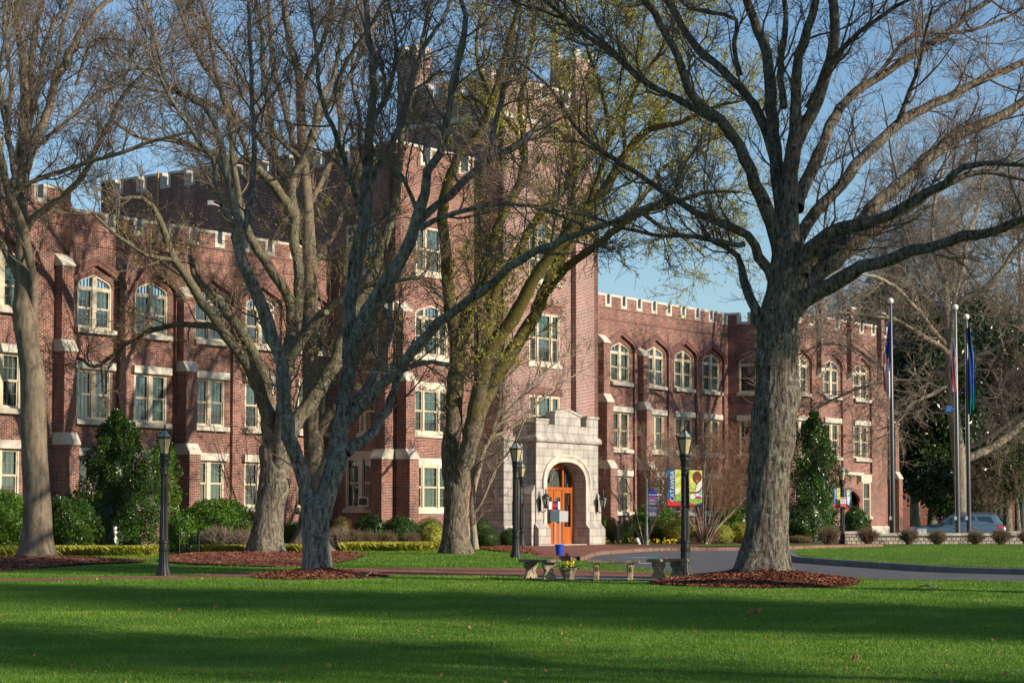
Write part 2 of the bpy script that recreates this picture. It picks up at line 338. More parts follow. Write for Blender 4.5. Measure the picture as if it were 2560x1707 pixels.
M['bark_moss'] = barkmat('bark_moss', (0.035, 0.027, 0.02), (0.21, 0.17, 0.125), (0.23, 0.23, 0.17), 0.4, moss=(0.10, 0.085, 0.014), mam=0.8, bump=1.0)
M['bark_pale'] = barkmat('bark_pale', (0.16, 0.13, 0.10), (0.32, 0.27, 0.20), (0.33, 0.33, 0.26), 0.5, bump=0.4, furrow=9)
M['twig'] = noisemat('twigs_brown', (0.10, 0.07, 0.05), (0.21, 0.155, 0.11), 1.5, 0.9)
M['twig_grey'] = noisemat('twigs_grey', (0.11, 0.085, 0.065), (0.23, 0.185, 0.145), 1.5, 0.9)
M['twig_pale'] = noisemat('twigs_pale', (0.17, 0.13, 0.10), (0.30, 0.25, 0.19), 1.5, 0.9)
M['twig_red'] = noisemat('twigs_reddish', (0.16, 0.085, 0.055), (0.27, 0.16, 0.10), 1.5, 0.9)
M['leaf_spring'] = leafmat('leaves_spring', (0.34, 0.37, 0.04), (0.60, 0.62, 0.09), None, 0.5, 0.3, 0.4)
M['leaf_dark'] = leafmat('leaves_holly', (0.014, 0.042, 0.008), (0.055, 0.125, 0.016), (0.13, 0.19, 0.03), 0.28, 0.5, 0.1)
M['leaf_mid'] = leafmat('leaves_laurel', (0.035, 0.10, 0.010), (0.11, 0.23, 0.018), (0.17, 0.22, 0.03), 0.35, 0.5, 0.15)
M['leaf_box'] = leafmat('leaves_boxwood', (0.06, 0.11, 0.014), (0.15, 0.20, 0.026), None, 0.5, 0.3, 0.15)
M['leaf_yew'] = leafmat('leaves_yew', (0.02, 0.05, 0.010), (0.06, 0.11, 0.02), None, 0.5, 0.3, 0.1)
M['leaf_gold'] = leafmat('leaves_variegated', (0.15, 0.18, 0.02), (0.44, 0.43, 0.08), (0.5, 0.48, 0.14), 0.45, 0.3, 0.2)
M['leaf_autumn'] = leafmat('leaves_bronze', (0.07, 0.09, 0.02), (0.20, 0.14, 0.05), (0.3, 0.17, 0.07), 0.5, 0.3, 0.2)
M['leaf_magnolia'] = leafmat('leaves_magnolia', (0.010, 0.024, 0.006), (0.03, 0.065, 0.012), (0.12, 0.12, 0.03), 0.3, 0.5, 0.05)
M['liriope'] = leafmat('liriope_blades', (0.16, 0.19, 0.02), (0.40, 0.38, 0.04), (0.5, 0.45, 0.1), 0.5, 0.3, 0.3)
M['flower'] = mat('yellow_petals', (0.85, 0.55, 0.02), 0.5)
M['navy'] = mat('navy_print', (0.02, 0.06, 0.17), 0.5)

# ------------------------------------------------------------ ground
def ground_sheet():
    ys = np.concatenate([np.arange(-60, 20, 8), np.arange(20, 145, 0.5), np.arange(145, 420, 12), [419]])
    xs = np.concatenate([np.arange(-400, -60, 40), np.arange(-60, 61, 6), np.arange(100, 401, 40)])
    xg, yg = np.meshgrid(xs, ys); V = np.stack([xg.ravel(), yg.ravel(), terr(yg.ravel())], 1)
    nx, ny = len(xs), len(ys); Q = []
    i = np.arange(ny-1)[:, None]*nx+np.arange(nx-1)[None, :]
    Q = np.stack([i, i+1, i+1+nx, i+nx], -1).reshape(-1, 4)
    o = fast_mesh('lawn', V, Q, M['lawn']); tag(o, kind='structure')
    far = MB(); z = float(terr(419))-0.01
    for a in ((-3000, 3000, 418, 3000), (-3000, -399, -60, 418), (399, 3000, -60, 418)):
        far.poly([(a[0], a[2], z), (a[1], a[2], z), (a[1], a[3], z), (a[0], a[3], z)])
    o = far.build('far_ground', M['lawn']); tag(o, kind='structure')
ground_sheet()
def chaikin(p, n=2):
    for _ in range(n):
        q = []
        for i in range(len(p)):
            a = Vector(p[i]); b = Vector(p[(i+1) % len(p)]); q += [a*.75+b*.25, a*.25+b*.75]
        p = [tuple(x) for x in q]
    return p
def inside(pt, poly):
    x, y = pt; c = False; j = len(poly)-1
    for i in range(len(poly)):
        xi, yi = poly[i]; xj, yj = poly[j]
        if (yi > y) != (yj > y) and x < (xj-xi)*(y-yi)/(yj-yi)+xi: c = not c
        j = i
    return c
def edge_dist(x, y, poly):
    d = 1e9
    for i in range(len(poly)):
        a = Vector(poly[i]); b = Vector(poly[(i+1) % len(poly)]); ab = b-a; L = ab.length_squared or 1e-9
        t = max(0, min(1, (Vector((x, y))-a).dot(ab)/L)); d = min(d, (a+ab*t-Vector((x, y))).length)
    return d
def sheet(name, outline, mt, dz=0.006, smooth=2, step=1.0, hfun=None, kind='structure', skirt=0.0):
    """surface patch following the terrain; outline in world xy"""
    o2 = chaikin(outline, smooth) if smooth else outline
    dense = []
    for i in range(len(o2)):
        a = Vector(o2[i]); b = Vector(o2[(i+1) % len(o2)]); n = max(1, int((b-a).length/step))
        for k in range(n): dense.append(a.lerp(b, k/n))
    poly = [(p.x, p.y) for p in dense]
    xs = [p[0] for p in poly]; ys = [p[1] for p in poly]
    pts = [Vector(p) for p in poly]
    for gy in np.arange(math.floor(min(ys))+0.5, max(ys), step):
        for gx in np.arange(math.floor(min(xs))+0.5, max(xs), max(step, (max(xs)-min(xs))/60)):
            if inside((gx, gy), poly): pts.append(Vector((gx, gy)))
    n = len(poly)
    vs, es, fs, *_ = delaunay_2d_cdt(pts, [(i, (i+1) % n) for i in range(n)], [], 1, 1e-4)
    mb = MB()
    for p in vs:
        z = float(terr(p.y))+dz+(hfun(p.x, p.y) if hfun else 0)
        mb.v.append((p.x, p.y, z))
    for f in fs:
        mb.f.append(tuple(f)); mb.uv.append([(vs[i].x, vs[i].y) for i in f]); mb.mi.append(0)
    if skirt:
        for i in range(n):
            a, b = poly[i], poly[(i+1) % n]
            za = float(terr(a[1]))+dz; zb = float(terr(b[1]))+dz
            mb.poly([(a[0], a[1], za), (b[0], b[1], zb), (b[0], b[1], zb-skirt), (a[0], a[1], za-skirt)])
    o = mb.build(name, mt, smooth=bool(hfun)); tag(o, kind=kind); return o, poly
def px(pl): return [tuple(G(x, y)[:2]) for x, y in pl]
path_out = px([(-700, 1456), (-100, 1448), (400, 1440), (760, 1427), (850, 1419.5), (1300, 1420), (1500, 1425), (1640, 1432), (1690, 1436), (1660, 1441), (1300, 1440), (1000, 1436), (800, 1439), (500, 1445.5), (-100, 1453.5), (-700, 1462)])
sheet('brick_path', path_out, M['paver'], 0.008, 2, 0.8)
# facade frame: u runs along the building, v comes out of it
A = R(53.5); CD = 61.8
def loc(u, v): return (math.cos(A)*u-math.sin(A)*(CD-v), math.sin(A)*u+math.cos(A)*(CD-v))
plaza = px([(1290, 1364), (1335, 1391), (1400, 1398), (1440, 1402), (1452, 1396), (1490, 1386), (1560, 1380.5), (1650, 1375.5), (1860, 1374), (2060, 1368.5), (2200, 1364)])+\
    [loc(117, 11.5), loc(100, 7.5), loc(88, 5.5), loc(82, 4.5), loc(76, 4.5)]
sheet('brick_plaza', plaza, M['paver'], 0.012, 1, 1.0)
bedL = px([(-400, 1395), (0, 1392), (300, 1389), (700, 1380), (830, 1374), (1000, 1369.5), (1180, 1366), (1300, 1374), (1308, 1362)])+[loc(77, 4.9), loc(76, -.5), loc(30, -.5), loc(20, 2)]
sheet('planting_bed', bedL, M['soil'], 0.016, 1, 1.0)
bedR = [loc(82.4, 6.3)]+px([(1560, 1366.6), (1700, 1367.5), (1750, 1366.5), (1980, 1364.5), (2110, 1363)])+[loc(116, 9.5), loc(118, 3.0), loc(104, -.5), loc(82, 2)]
sheet('planting_bed', bedR, M['soil'], 0.02, 1, 1.0)
road_far = [(1455, 1398), (1490, 1387), (1560, 1381.5), (1650, 1376.5), (1860, 1375), (2060, 1369.5)]
road = px(road_far)+[(20, 113), (40, 116), (75, 112), (75, 38), (22, 42)]+px([(2560, 1452), (2200, 1448), (2000, 1439), (1900, 1440), (1700, 1432.5), (1640, 1424), (1560, 1414), (1500, 1406)])
sheet('road', road, M['asphalt'], 0.004-0.0, 1, 1.0)
def strip(name, line, width, height, mt, base=0.0, closed=False, uvw=False):
    """raised kerb along a world-xy polyline"""
    p = [Vector(a) for a in line]; mb = MB(); acc = 0
    q = []
    for i in range(len(p)):
        t = (p[min(i+1, len(p)-1)]-p[max(i-1, 0)]).normalized(); nr = Vector((-t.y, t.x))
        z = float(terr(p[i].y))+base; hh = height if name != 'island_kerb' else max(.02, height*float(IH(p[i].y))/.15)
        a = p[i]-nr*width/2; b = p[i]+nr*width/2
        q.append(((a.x, a.y, z-.1), (a.x, a.y, z+hh*.86), (a.x*.86+b.x*.14, a.y*.86+b.y*.14, z+hh), (b.x, b.y, z+hh), (b.x, b.y, z-.1)))
    for i in range(len(q)-1):
        L = (p[i+1]-p[i]).length
        for k in range(4):
            mb.poly([q[i][k], q[i+1][k], q[i+1][k+1], q[i][k+1]], [(acc, k*.1), (acc+L, k*.1), (acc+L, k*.1+.1), (acc, k*.1+.1)])
        acc += L
    o = mb.build(name, mt); tag(o, kind='structure'); return o
def smooth_line(pts, step=0.4):
    p = [Vector(a) for a in pts]; out = []
    for i in range(len(p)-1):
        a = p[max(i-1, 0)]; b = p[i]; c = p[i+1]; d = p[min(i+2, len(p)-1)]
        n = max(2, int((c-b).length/step))
        for k in range(n):
            t = k/n; out.append(0.5*((2*b)+(c-a)*t+(2*a-5*b+4*c-d)*t*t+(3*b-a-3*c+d)*t**3))
    out.append(p[-1]); return out
strip('brick_kerb', smooth_line(px([(1425, 1390), (1432, 1398), (1450, 1400), (1490, 1387), (1560, 1381.5), (1650, 1376.5), (1860, 1375), (2060, 1369.5), (2200, 1366)])), 0.3, 0.13, M['curb_brick'])
# island with its kerb
isl = px([(1976, 1376.5), (1987, 1398), (2043, 1407.5), (2196, 1418.5), (2349, 1428.5), (2560, 1435)])+[(22, 47), (45, 42), (70, 50), (70, 99), (30, 99.5), (15.6, 99.8)]
IH = lambda Y: 0.15*np.clip((88-Y)/25, 0, 1)
sheet('island_lawn', isl, M['lawn'], 0.012, 1, 1.0, hfun=lambda x, y: float(IH(y)))
IC = chaikin(isl, 1)
strip('island_kerb', smooth_line([Vector(a) for a in px([(2060, 1365), (1985, 1371.5), (1972, 1378), (1984, 1398.5), (2043, 1408.5), (2196, 1419.5), (2349, 1429.5), (2560, 1436)])+[(22, 46.6), (45, 41.6)]]), 0.26, 0.165, M['curb'])
# lobe of lawn strip behind the benches and grass strip by the far pavement
sheet('grass_strip', px([(1745, 1368), (1760, 1364), (2060, 1361.5), (2064, 1364.5), (1900, 1367.5)]), M['lawn'], 0.05, 0, 1.0)
def flatrect(name, pts, mt, dz):
    mb = MB(); mb.poly([(p[0], p[1], float(terr(p[1]))+dz) for p in pts]); return tag(mb.build(name, mt), kind='structure')
M['paint_blue'] = noisemat('blue_road_paint', (0.05, 0.28, 0.50), (0.10, 0.38, 0.62), 4, 0.8)
M['paint_white'] = noisemat('white_road_paint', (0.45, 0.46, 0.47), (0.60, 0.61, 0.62), 4, 0.8)
for a, b, m_, nm in (((1556, 1394.3), (1642, 1393.6), 'paint_blue', 'parking_marking'), ((1580, 1394.6), (1622, 1394.2), 'paint_white', 'parking_marking'),
                     ((1596, 1408.5), (1625, 1407.5), 'paint_white', 'parking_marking'), ((1530, 1388.6), (1663, 1388.0), 'paint_white', 'parking_marking'), ((1560, 1400.9), (1640, 1400.3), 'paint_white', 'parking_marking')):
    p, q = G(*a), G(*b); t = (q-p); t.z = 0; t.normalize(); nr = Vector((-t.y, t.x, 0))*(0.45 if m_ == 'paint_blue' else 0.2 if a[0] in (1580, 1596) else 0.05)
    flatrect(nm, [p-nr, q-nr, q+nr, p+nr], M[m_], 0.009 if m_ == 'paint_blue' else 0.013)
# mulch rings and beds
def mound(cx, cy, rx, ry, h):
    def f(x, y):
        d = math.hypot((x-cx)/rx, (y-cy)/ry); return h*max(0, 1-d)**1.3+0.03*math.sin(x*5.1)*math.sin(y*4.3)*max(0, 1-d)+0.02*(d < 0.97)
    return f
def mulch(name, outline, h, cx, cy, rx, ry, nchips):
    o, poly = sheet(name, outline, M['mulch'], 0.008, 2, 0.22 if nchips > 4000 else 0.45, mound(cx, cy, rx, ry, h)); f = mound(cx, cy, rx, ry, h)
    rng = np.random.default_rng(int(abs(cx*100))); V = []; Q = []
    xs = [p[0] for p in poly]; ys = [p[1] for p in poly]; c = 0
    while c < nchips:
        x = rng.uniform(min(xs), max(xs)); y = rng.uniform(min(ys), max(ys))
        if not inside((x, y), poly): continue
        z = float(terr(y))+0.03+f(x, y); a = rng.uniform(0, math.pi); L = rng.uniform(.025, .07); W = rng.uniform(.008, .02); e = rng.uniform(-.5, .5)
        dx, dy = math.cos(a)*L, math.sin(a)*L; nx, ny = -math.sin(a)*W, math.cos(a)*W
        b = len(V); V += [(x-dx-nx, y-dy-ny, z-e*L), (x+dx-nx, y+dy-ny, z+e*L), (x+dx+nx, y+dy+ny, z+e*L+W*.6), (x-dx+nx, y-dy+ny, z-e*L+W*.6)]; Q.append((b, b+1, b+2, b+3)); c += 1
    ch = fast_mesh('bark_chips', V, Q, M['chips'], None, False); tag(ch, 'reddish bark mulch chips scattered over the bed', 'mulch', kind='stuff')
def ell(cx, cy, rx, ry, n=18, rag=0.06):
    return [(cx+rx*math.cos(2*math.pi*i/n)*(1+random.uniform(-rag, rag)), cy+ry*math.sin(2*math.pi*i/n)*(1+random.uniform(-rag, rag))) for i in range(n)]
OAK = (5.9, 50.0)
mulch('mulch_bed', ell(5.65, 49.0, 2.45, 2.5), 0.30, 5.9, 49.8, 2.5, 2.9, 14000)
mulch('mulch_bed', ell(-4.75, 52.4, 1.75, 1.5), 0.16, -4.85, 53.2, 1.8, 1.7, 4000)
mulch('mulch_bed', px([(385, 1401), (480, 1389), (560, 1383), (800, 1376), (925, 1386), (900, 1396), (840, 1409), (760, 1418), (600, 1415.5), (430, 1410)]), 0.12, -8.5, 68, 5, 10, 5200)
mulch('mulch_bed', px([(-300, 1409), (60, 1399), (230, 1400), (400, 1404), (300, 1409), (150, 1415), (0, 1430), (-300, 1441)]), 0.10, -14.2, 63.5, 5, 6, 5200)
mulch('mulch_bed', px([(1180, 1366), (1290, 1364), (1335, 1380), (1370, 1388), (1300, 1384), (1200, 1373)]), 0.05, 0.3, 84, 2, 9, 2500)
# concrete pad under the benches
sheet('concrete_pad', px([(1290, 1448), (1420, 1441.5), (1640, 1443), (1690, 1448), (1640, 1452), (1400, 1452)]), M['curb'], 0.03, 1, 0.8)

# ------------------------------------------------------------ the main building
BROOT = (*loc(0, 0), 0.0)
bld = empty('college_building', BROOT, A, 'long red brick college hall with battlements, square tower and stone entrance porch', 'building')
ZB = 0.4
class Fr:
    """vertical plane: origin (u,v), unit direction d, outward normal n=(-dv,du)"""
    def __init__(s, u, v, du=1.0, dv=0.0):
        L = math.hypot(du, dv); s.u, s.v, s.du, s.dv = u, v, du/L, dv/L
    def p(s, a, z, out=0.0):
        return (s.u+s.du*a-s.dv*out, -(s.v+s.dv*a+s.du*out), z)
    @property
    def rz(s): return math.atan2(-s.dv, s.du)
def wallpoly(mb, fr, outer, holes=(), depth=0.12, out=0.0, m=0, edge=0.0):
    pts = []; edges = []
    for ring in [outer]+list(holes):
        b = len(pts); n = len(ring)
        pts += [Vector(q) for q in ring]; edges += [(b+i, b+(i+1) % n) for i in range(n)]
    vs, es, fs, *_ = delaunay_2d_cdt(pts, edges, [], 1 if not holes else 1, 1e-5)
    for f in fs:
        c = sum((vs[i] for i in f), Vector((0, 0)))/len(f)
        if any(inside((c.x, c.y), h) for h in holes) or not inside((c.x, c.y), outer): continue
        mb.poly([fr.p(vs[i].x, vs[i].y, out) for i in f], [(vs[i].x, vs[i].y) for i in f], m)
    def rev(ring, dep):
        for i in range(len(ring)):
            a, b = ring[i], ring[(i+1) % len(ring)]
            mb.poly([fr.p(*a, out), fr.p(*b, out), fr.p(*b, out-dep), fr.p(*a, out-dep)],
                    [(a[0], a[1]), (b[0], b[1]), (b[0]+dep, b[1]), (a[0]+dep, a[1])] if abs(a[0]-b[0]) > abs(a[1]-b[1]) else [(0, a[1]), (0, b[1]), (dep, b[1]), (dep, a[1])], m)
    for h in holes: rev(h, depth)
    if edge: rev(outer, edge)
def tudor(c, half, zs, za, n=7):
    """points of a four-centred arch from right spring over the apex to left spring"""
    pts = []; rise = za-zs; k = 0.42
    for i in range(n+1):
        t = i/n*math.pi/2*0.80; pts.append((half-(half*k)*(1-math.cos(t)), zs+rise*0.56*math.sin(t)/math.sin(math.pi/2*0.80)))
    pts.append((0, za)); pts2 = [(-x, z) for x, z in pts[:-1]][::-1]
    return [(c+x, z) for x, z in pts+pts2]
def arched(c, half, z0, zs, za, n=7): return [(c-half, z0), (c+half, z0)]+tudor(c, half, zs, za, n)
def rect(c, half, z0, z1): return [(c-half, z0), (c+half, z0), (c+half, z1), (c-half, z1)]
def band(mb, fr, inner, outer_, out, m=0, depth=0.06):
    """curved strip of radial bricks between two point rows"""
    acc = 0
    for i in range(len(inner)-1):
        L = math.dist(outer_[i], outer_[i+1])
        mb.poly([fr.p(*inner[i], out), fr.p(*inner[i+1], out), fr.p(*outer_[i+1], out), fr.p(*outer_[i], out)],
                [(0, acc), (0, acc+L), (.21, acc+L), (.21, acc)], m)
        mb.poly([fr.p(*outer_[i], out), fr.p(*outer_[i+1], out), fr.p(*outer_[i+1], out-depth), fr.p(*outer_[i], out-depth)], [(0, acc), (0, acc+L), (.1, acc+L), (.1, acc)], m)
        mb.poly([fr.p(*inner[i], out), fr.p(*inner[i+1], out), fr.p(*inner[i+1], out-depth), fr.p(*inner[i], out-depth)], [(0, acc), (0, acc+L), (.1, acc+L), (.1, acc)], m)
        acc += L
# window meshes: local x along the wall, -y outwards, z up from the sill line
_wc = {}
def window_mesh(kind, w_, h, rise=0.0):
    """returns frame, bars, pane, blind meshes. kinds: pair, triple, single"""
    key = (kind, round(w_, 2), round(h, 2), round(rise, 2))
    if key in _wc: return _wc[key]
    fr = MB(); mu = MB(); gl = MB(); hw = w_/2; fw = 0.075
    zt = h if not rise else h-rise     # spring height of the arched head
    lights = {'pair': [(-hw+fw, -0.11), (0.11, hw-fw)], 'single': [(-hw+fw, hw-fw)],
              'triple': [(-hw+fw, -hw*0.46-0.06), (-hw*0.46+0.06, hw*0.46-0.06), (hw*0.46+0.06, hw-fw)]}[kind]
    def box(x0, x1, y0, y1, z0, z1, t=fr): t.box(x0, x1, y0, y1, z0, z1)
    box(-hw, -hw+fw, -.03, .09, 0, zt); box(hw-fw, hw, -.03, .09, 0, zt); box(-hw+fw, hw-fw, -.03, .09, 0, 0.06)
    for i in range(len(lights)-1): box(lights[i][1], lights[i+1][0], -.045, .09, 0.06, zt if not rise else zt+0.12+rise*0.55)
    top = zt-0.12 if rise else h-0.07
    for (a, b) in lights:
        box(a, b, -.02, .09, top, zt if rise else h)
        sw = 0.045; mid = (0.06+top)/2
        for (c0, c1, yy) in ((0.06, mid, 0.03), (mid, top, 0.0)):
            box(a, a+sw, yy, yy+.04, c0, c1); box(b-sw, b, yy, yy+.04, c0, c1); box(a+sw, b-sw, yy, yy+.04, c0, c0+sw); box(a+sw, b-sw, yy, yy+.04, c1-sw*.7, c1)
            nb = 3 if b-a > 0.45 else 2
            for k in range(1, nb): x = a+sw+(b-a-2*sw)*k/nb; box(x-.006, x+.006, yy+.01, yy+.03, c0+sw, c1-sw, mu)
            box(a+sw, b-sw, yy+.012, yy+.028, (c0+c1)/2-.006, (c0+c1)/2+.006, mu)
        gl.poly([(a, .055, .06), (b, .055, .06), (b, .055, top), (a, .055, top)])
    if rise:
        o_ = tudor(0, hw, zt, h); i_ = tudor(0, hw-fw, zt, h-fw*1.05); f2 = Fr(0, 0)
        def pp(q, y): return (q[0], y, q[1])
        for k in range(len(o_)-1):
            for (p0, p1, q0, q1) in (((o_[k]), (o_[k+1]), (i_[k]), (i_[k+1])),):
                fr.poly([pp(p0, -.03), pp(p1, -.03), pp(q1, -.03), pp(q0, -.03)]); fr.poly([pp(q0, -.03), pp(q1, -.03), pp(q1, .09), pp(q0, .09)]); fr.poly([pp(p0, .09), pp(p1, .09), pp(p1, -.03), pp(p0, -.03)])
        gl.poly([pp(q, .05) for q in i_][::-1])
        for (a, b) in lights:
            for k in range(1, 4):
                x = a+(b-a)*k/4; fr_z = zt+(rise-.08)*max(0.15, 1-abs(x)/(hw)); mu.box(x-.008, x+.008, .02, .04, zt, zt+(h-zt-.1)*(1-(abs(x)/hw)**1.6)+.02)
    bl = MB()
    for j, (a, b) in enumerate(lights):
        bl.poly([(a, .12, top*0.0+.06), (b, .12, .06), (b, .12, top), (a, .12, top)])
    bl2 = MB()
    for j, (a, b) in enumerate(lights):
        z0 = (0.52, 0.3, 0.6)[j % 3]*h; bl2.poly([(a, .12, z0), (b, .12, z0), (b, .12, top), (a, .12, top)])
    _wc[key] = (fr.mesh('window_frame', M['frame']), mu.mesh('glazing_bars', M['muntin']), gl.mesh('pane', M['glass']), bl.mesh('blind_full', M['blind']), bl2.mesh('blind_half', M['blind']), bl.mesh('curtain', M['curtain']))
    return _wc[key]
room = MB()
def window(fr, c, z0, kind, w_, h, rise=0.0, out=-0.24, lintel=None, sill=True, blind=0, warm=False):
    """one window part with its sub-parts"""
    meshes = window_mesh(kind, w_, h, rise)
    o = bpy.data.objects.new('window', meshes[0]); link(o, bld); o.location = fr.p(c, z0, out+0.09); o.rotation_euler = (0, 0, fr.rz)
    def sub(name, me): s = bpy.data.objects.new(name, me); link(s, o); return s
    sub('glazing_bars', meshes[1]); sub('pane', meshes[2])
    if blind < 3: sub('blind', meshes[3+blind])
    ms = M['limestone_warm'] if warm else M['limestone']
    def key(n, me_f):
        k = (n, round(w_, 2), round(out, 2), warm)
        if k not in _wc: _wc[k] = me_f()
        return _wc[k]
    off = -(out+0.09)    # wall face in local -y
    if sill:
        def f():
            b = MB(); b.prism([(-off-.09, -.20), (.06, -.20), (.06, 0), (-off-.02, 0.0), (-off-.09, -.03)], -w_/2-.12, w_/2+.12, axis='x'); return b.mesh('sill', ms)
        sub('sill', key('sill', f))
    if lintel:
        def f2():
            b = MB(); b.box(-w_/2-.14, w_/2+.14, -off-.035, .1, 0, lintel); return b.mesh('lintel', ms)
        l = sub('lintel', key('lintel%.2f' % lintel, f2)); l.location = (0, 0, h+.002)
    # dark room behind
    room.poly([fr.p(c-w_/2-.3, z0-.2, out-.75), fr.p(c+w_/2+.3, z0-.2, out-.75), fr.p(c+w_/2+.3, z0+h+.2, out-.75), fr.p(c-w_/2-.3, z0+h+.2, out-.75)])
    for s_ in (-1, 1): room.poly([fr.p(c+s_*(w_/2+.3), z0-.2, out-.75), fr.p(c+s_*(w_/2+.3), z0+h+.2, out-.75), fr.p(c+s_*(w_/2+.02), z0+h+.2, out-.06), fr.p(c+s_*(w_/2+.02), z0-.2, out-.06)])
    return o
F1, F1T, F2, F2T, F3, F3S, F3T = 2.68, 4.56, 5.98, 7.93, 9.52, 11.14, 11.65
PT = 14.05
def merlons(u0, u1, first, pitch, wn, top, notch):
    """outline along the top from u1 back to u0, plus list of notches"""
    nots = []; x = first
    while x < u1-0.2:
        if x-wn/2 > u0+0.1 and x+wn/2 < u1-0.1: nots.append(x)
        x += pitch
    pts = [(u1, top)]
    for x in reversed(nots): pts += [(x+wn/2, top), (x+wn/2, top-notch), (x-wn/2, top-notch), (x-wn/2, top)]
    pts.append((u0, top)); return pts, nots
def coping(mb, fr, u0, u1, nots, wn, top, notch, th=0.36, cap=0.11, out=0.0):
    xs = [u0]+[v_ for x in nots for v_ in (x-wn/2, x+wn/2)]+[u1]
    def bx(a, b, z0, z1, o0, o1):
        for q in (((a, o1), (b, o1)),): pass
        P8 = [fr.p(a, z0, o1), fr.p(b, z0, o1), fr.p(b, z0, o0), fr.p(a, z0, o0), fr.p(a, z1, o1), fr.p(b, z1, o1), fr.p(b, z1, o0), fr.p(a, z1, o0)]
        for q in ((0, 1, 5, 4), (1, 2, 6, 5), (2, 3, 7, 6), (3, 0, 4, 7), (4, 5, 6, 7), (3, 2, 1, 0)): mb.poly([P8[i] for i in q])
    for i in range(0, len(xs), 2): bx(xs[i]-.02, xs[i+1]+.02, top-cap+.02, top+.03, out-th-.03, out+.035)
    for x in nots:
        bx(x-wn/2-.14, x-wn/2+.012, top-notch-.14, top-cap+.02, out-th-.01, out+.02); bx(x+wn/2-.012, x+wn/2+.14, top-notch-.14, top-cap+.02, out-th-.01, out+.02)
        bx(x-wn/2+.012, x+wn/2-.012, top-notch-.14, top-notch+.012, out-th-.01, out+.02)
WIN = dict(pair=1.78)
def wing(name, fr, u0, u1, bays, notch0, pitch=1.5, z0=ZB, seed=0, blinds=None, side_edge=0.4):
    """three-storey battlemented wall with recessed arched bays"""
    mb = MB(); hd = MB(); cp = MB()
    top, nots = merlons(u0, u1, notch0, pitch, 0.30, PT, 0.50)
    outer = [(u0, z0), (u1, z0)]+top
    hw = 1.24
    holes = [arched(c, hw, z0-0.0+.02, F3S+.02, 12.0, 7) for c in bays]
    # the bay recess runs to the ground
    wallpoly(mb, fr, outer, holes, 0.14, edge=0.36)
    for c in bays:
        rec = arched(c, hw, z0+.02, F3S+.02, 12.0, 7)
        wl = [rect(c, .89, F1, F1T), rect(c, .89, F2, F2T), arched(c, .89, F3, F3S, F3T, 7)]
        wallpoly(mb, fr, rec, wl, 0.2, out=-0.14)
        i_ = [(c+hw, z0+.5*0+F3S-1.4)]+tudor(c, hw, F3S+.02, 12.0)+[(c-hw, F3S-1.4)]
        hd = MB(); i_ = tudor(c, hw, F3S+.02, 12.0); o_ = tudor(c, hw+.17, F3S+.02, 12.19); o2_ = tudor(c, hw+.32, F3S+.0, 12.35)
        band(hd, fr, i_, o_, 0.035); band(hd, fr, o_, o2_, 0.065)
        i3 = tudor(c, .895, F3S, F3T+.005); o3 = tudor(c, 1.06, F3S, F3T+.17); band(hd, fr, i3, o3, -0.115, depth=.03); hd.build('arch_moulding', M['brick_dark'], bld)
        for k, (zz, hh, rs, lt) in enumerate(((F1, F1T-F1, 0, .31), (F2, F2T-F2, 0, .29), (F3, F3T-F3, F3T-F3S, None))):
            bl = (blinds or [0, 1, 2, 1, 0, 2, 1, 2, 0, 1, 2, 0])[(seed+k+int(c*3)) % 12]
            window(fr, c, zz, 'pair', 1.78, hh, rs, out=-0.14-.13, lintel=lt, blind=bl)
    # projecting brick courses
    for z, o in ((12.72, .03), (13.30, .035)):
        for zz in (0,):
            mb.poly([fr.p(u0, z, o), fr.p(u1, z, o), fr.p(u1, z+.07, o), fr.p(u0, z+.07, o)], [(u0, z), (u1, z), (u1, z+.07), (u0, z+.07)], 1)
            mb.poly([fr.p(u0, z+.07, o), fr.p(u1, z+.07, o), fr.p(u1, z+.075, 0), fr.p(u0, z+.075, 0)], None, 1); mb.poly([fr.p(u0, z, 0), fr.p(u1, z, 0), fr.p(u1, z, o), fr.p(u0, z, o)], None, 1)
    o = mb.build('wall', [M['brick'], M['brick_dark']], bld)
    coping(cp, fr, u0, u1, nots, .30, PT, .50); cp.build('coping', M['limestone'], bld)
def buttress(fr, c, w_, stages, z0=ZB):
    """stages: list of (depth, top) from the bottom up, each with a sloped stone cap"""
    mb = MB(); caps = []; zb = z0
    for i, (dp, zt) in enumerate(stages):
        cp = MB(); caps.append(cp)
        nd = stages[i+1][0] if i+1 < len(stages) else 0.0
        a, b = c-w_/2, c+w_/2; h2 = 0.32
        def q(s, z, o): return fr.p(s, z, o)
        mb.poly([q(a, zb, dp), q(b, zb, dp), q(b, zt-.1, dp), q(a, zt-.1, dp)], [(a, zb), (b, zb), (b, zt-.1), (a, zt-.1)])
        for s in (a, b): mb.poly([q(s, zb, -.05), q(s, zb, dp), q(s, zt-.1, dp), q(s, zt-.1, -.05)], [(0, zb), (dp+.05, zb), (dp+.05, zt-.1), (0, zt-.1)])
        e = .04; a2, b2 = a-e, b+e; lo = zt-.1; d2 = dp+e
        prof = [(-.04, lo), (d2, lo), (d2, lo+.07), (nd+.0, lo+.12+h2), (-.04, lo+.12+h2)]
        n = len(prof)
        cp.poly([q(a2, z, o_) for o_, z in prof]); cp.poly([q(b2, z, o_) for o_, z in prof][::-1])
        for k in range(n):
            p0, p1 = prof[k], prof[(k+1) % n]; cp.poly([q(a2, p0[1], p0[0]), q(b2, p0[1], p0[0]), q(b2, p1[1], p1[0]), q(a2, p1[1], p1[0])])
        w_ -= 0.02; zb = zt-.1
    o = mb.build('buttress', M['brick'], bld)
    for cp in caps: cp.build('cap', M['limestone'], o)
ST3 = [(.78, 4.85), (.56, 8.2), (.36, 11.25)]
fw = Fr(0, 0)
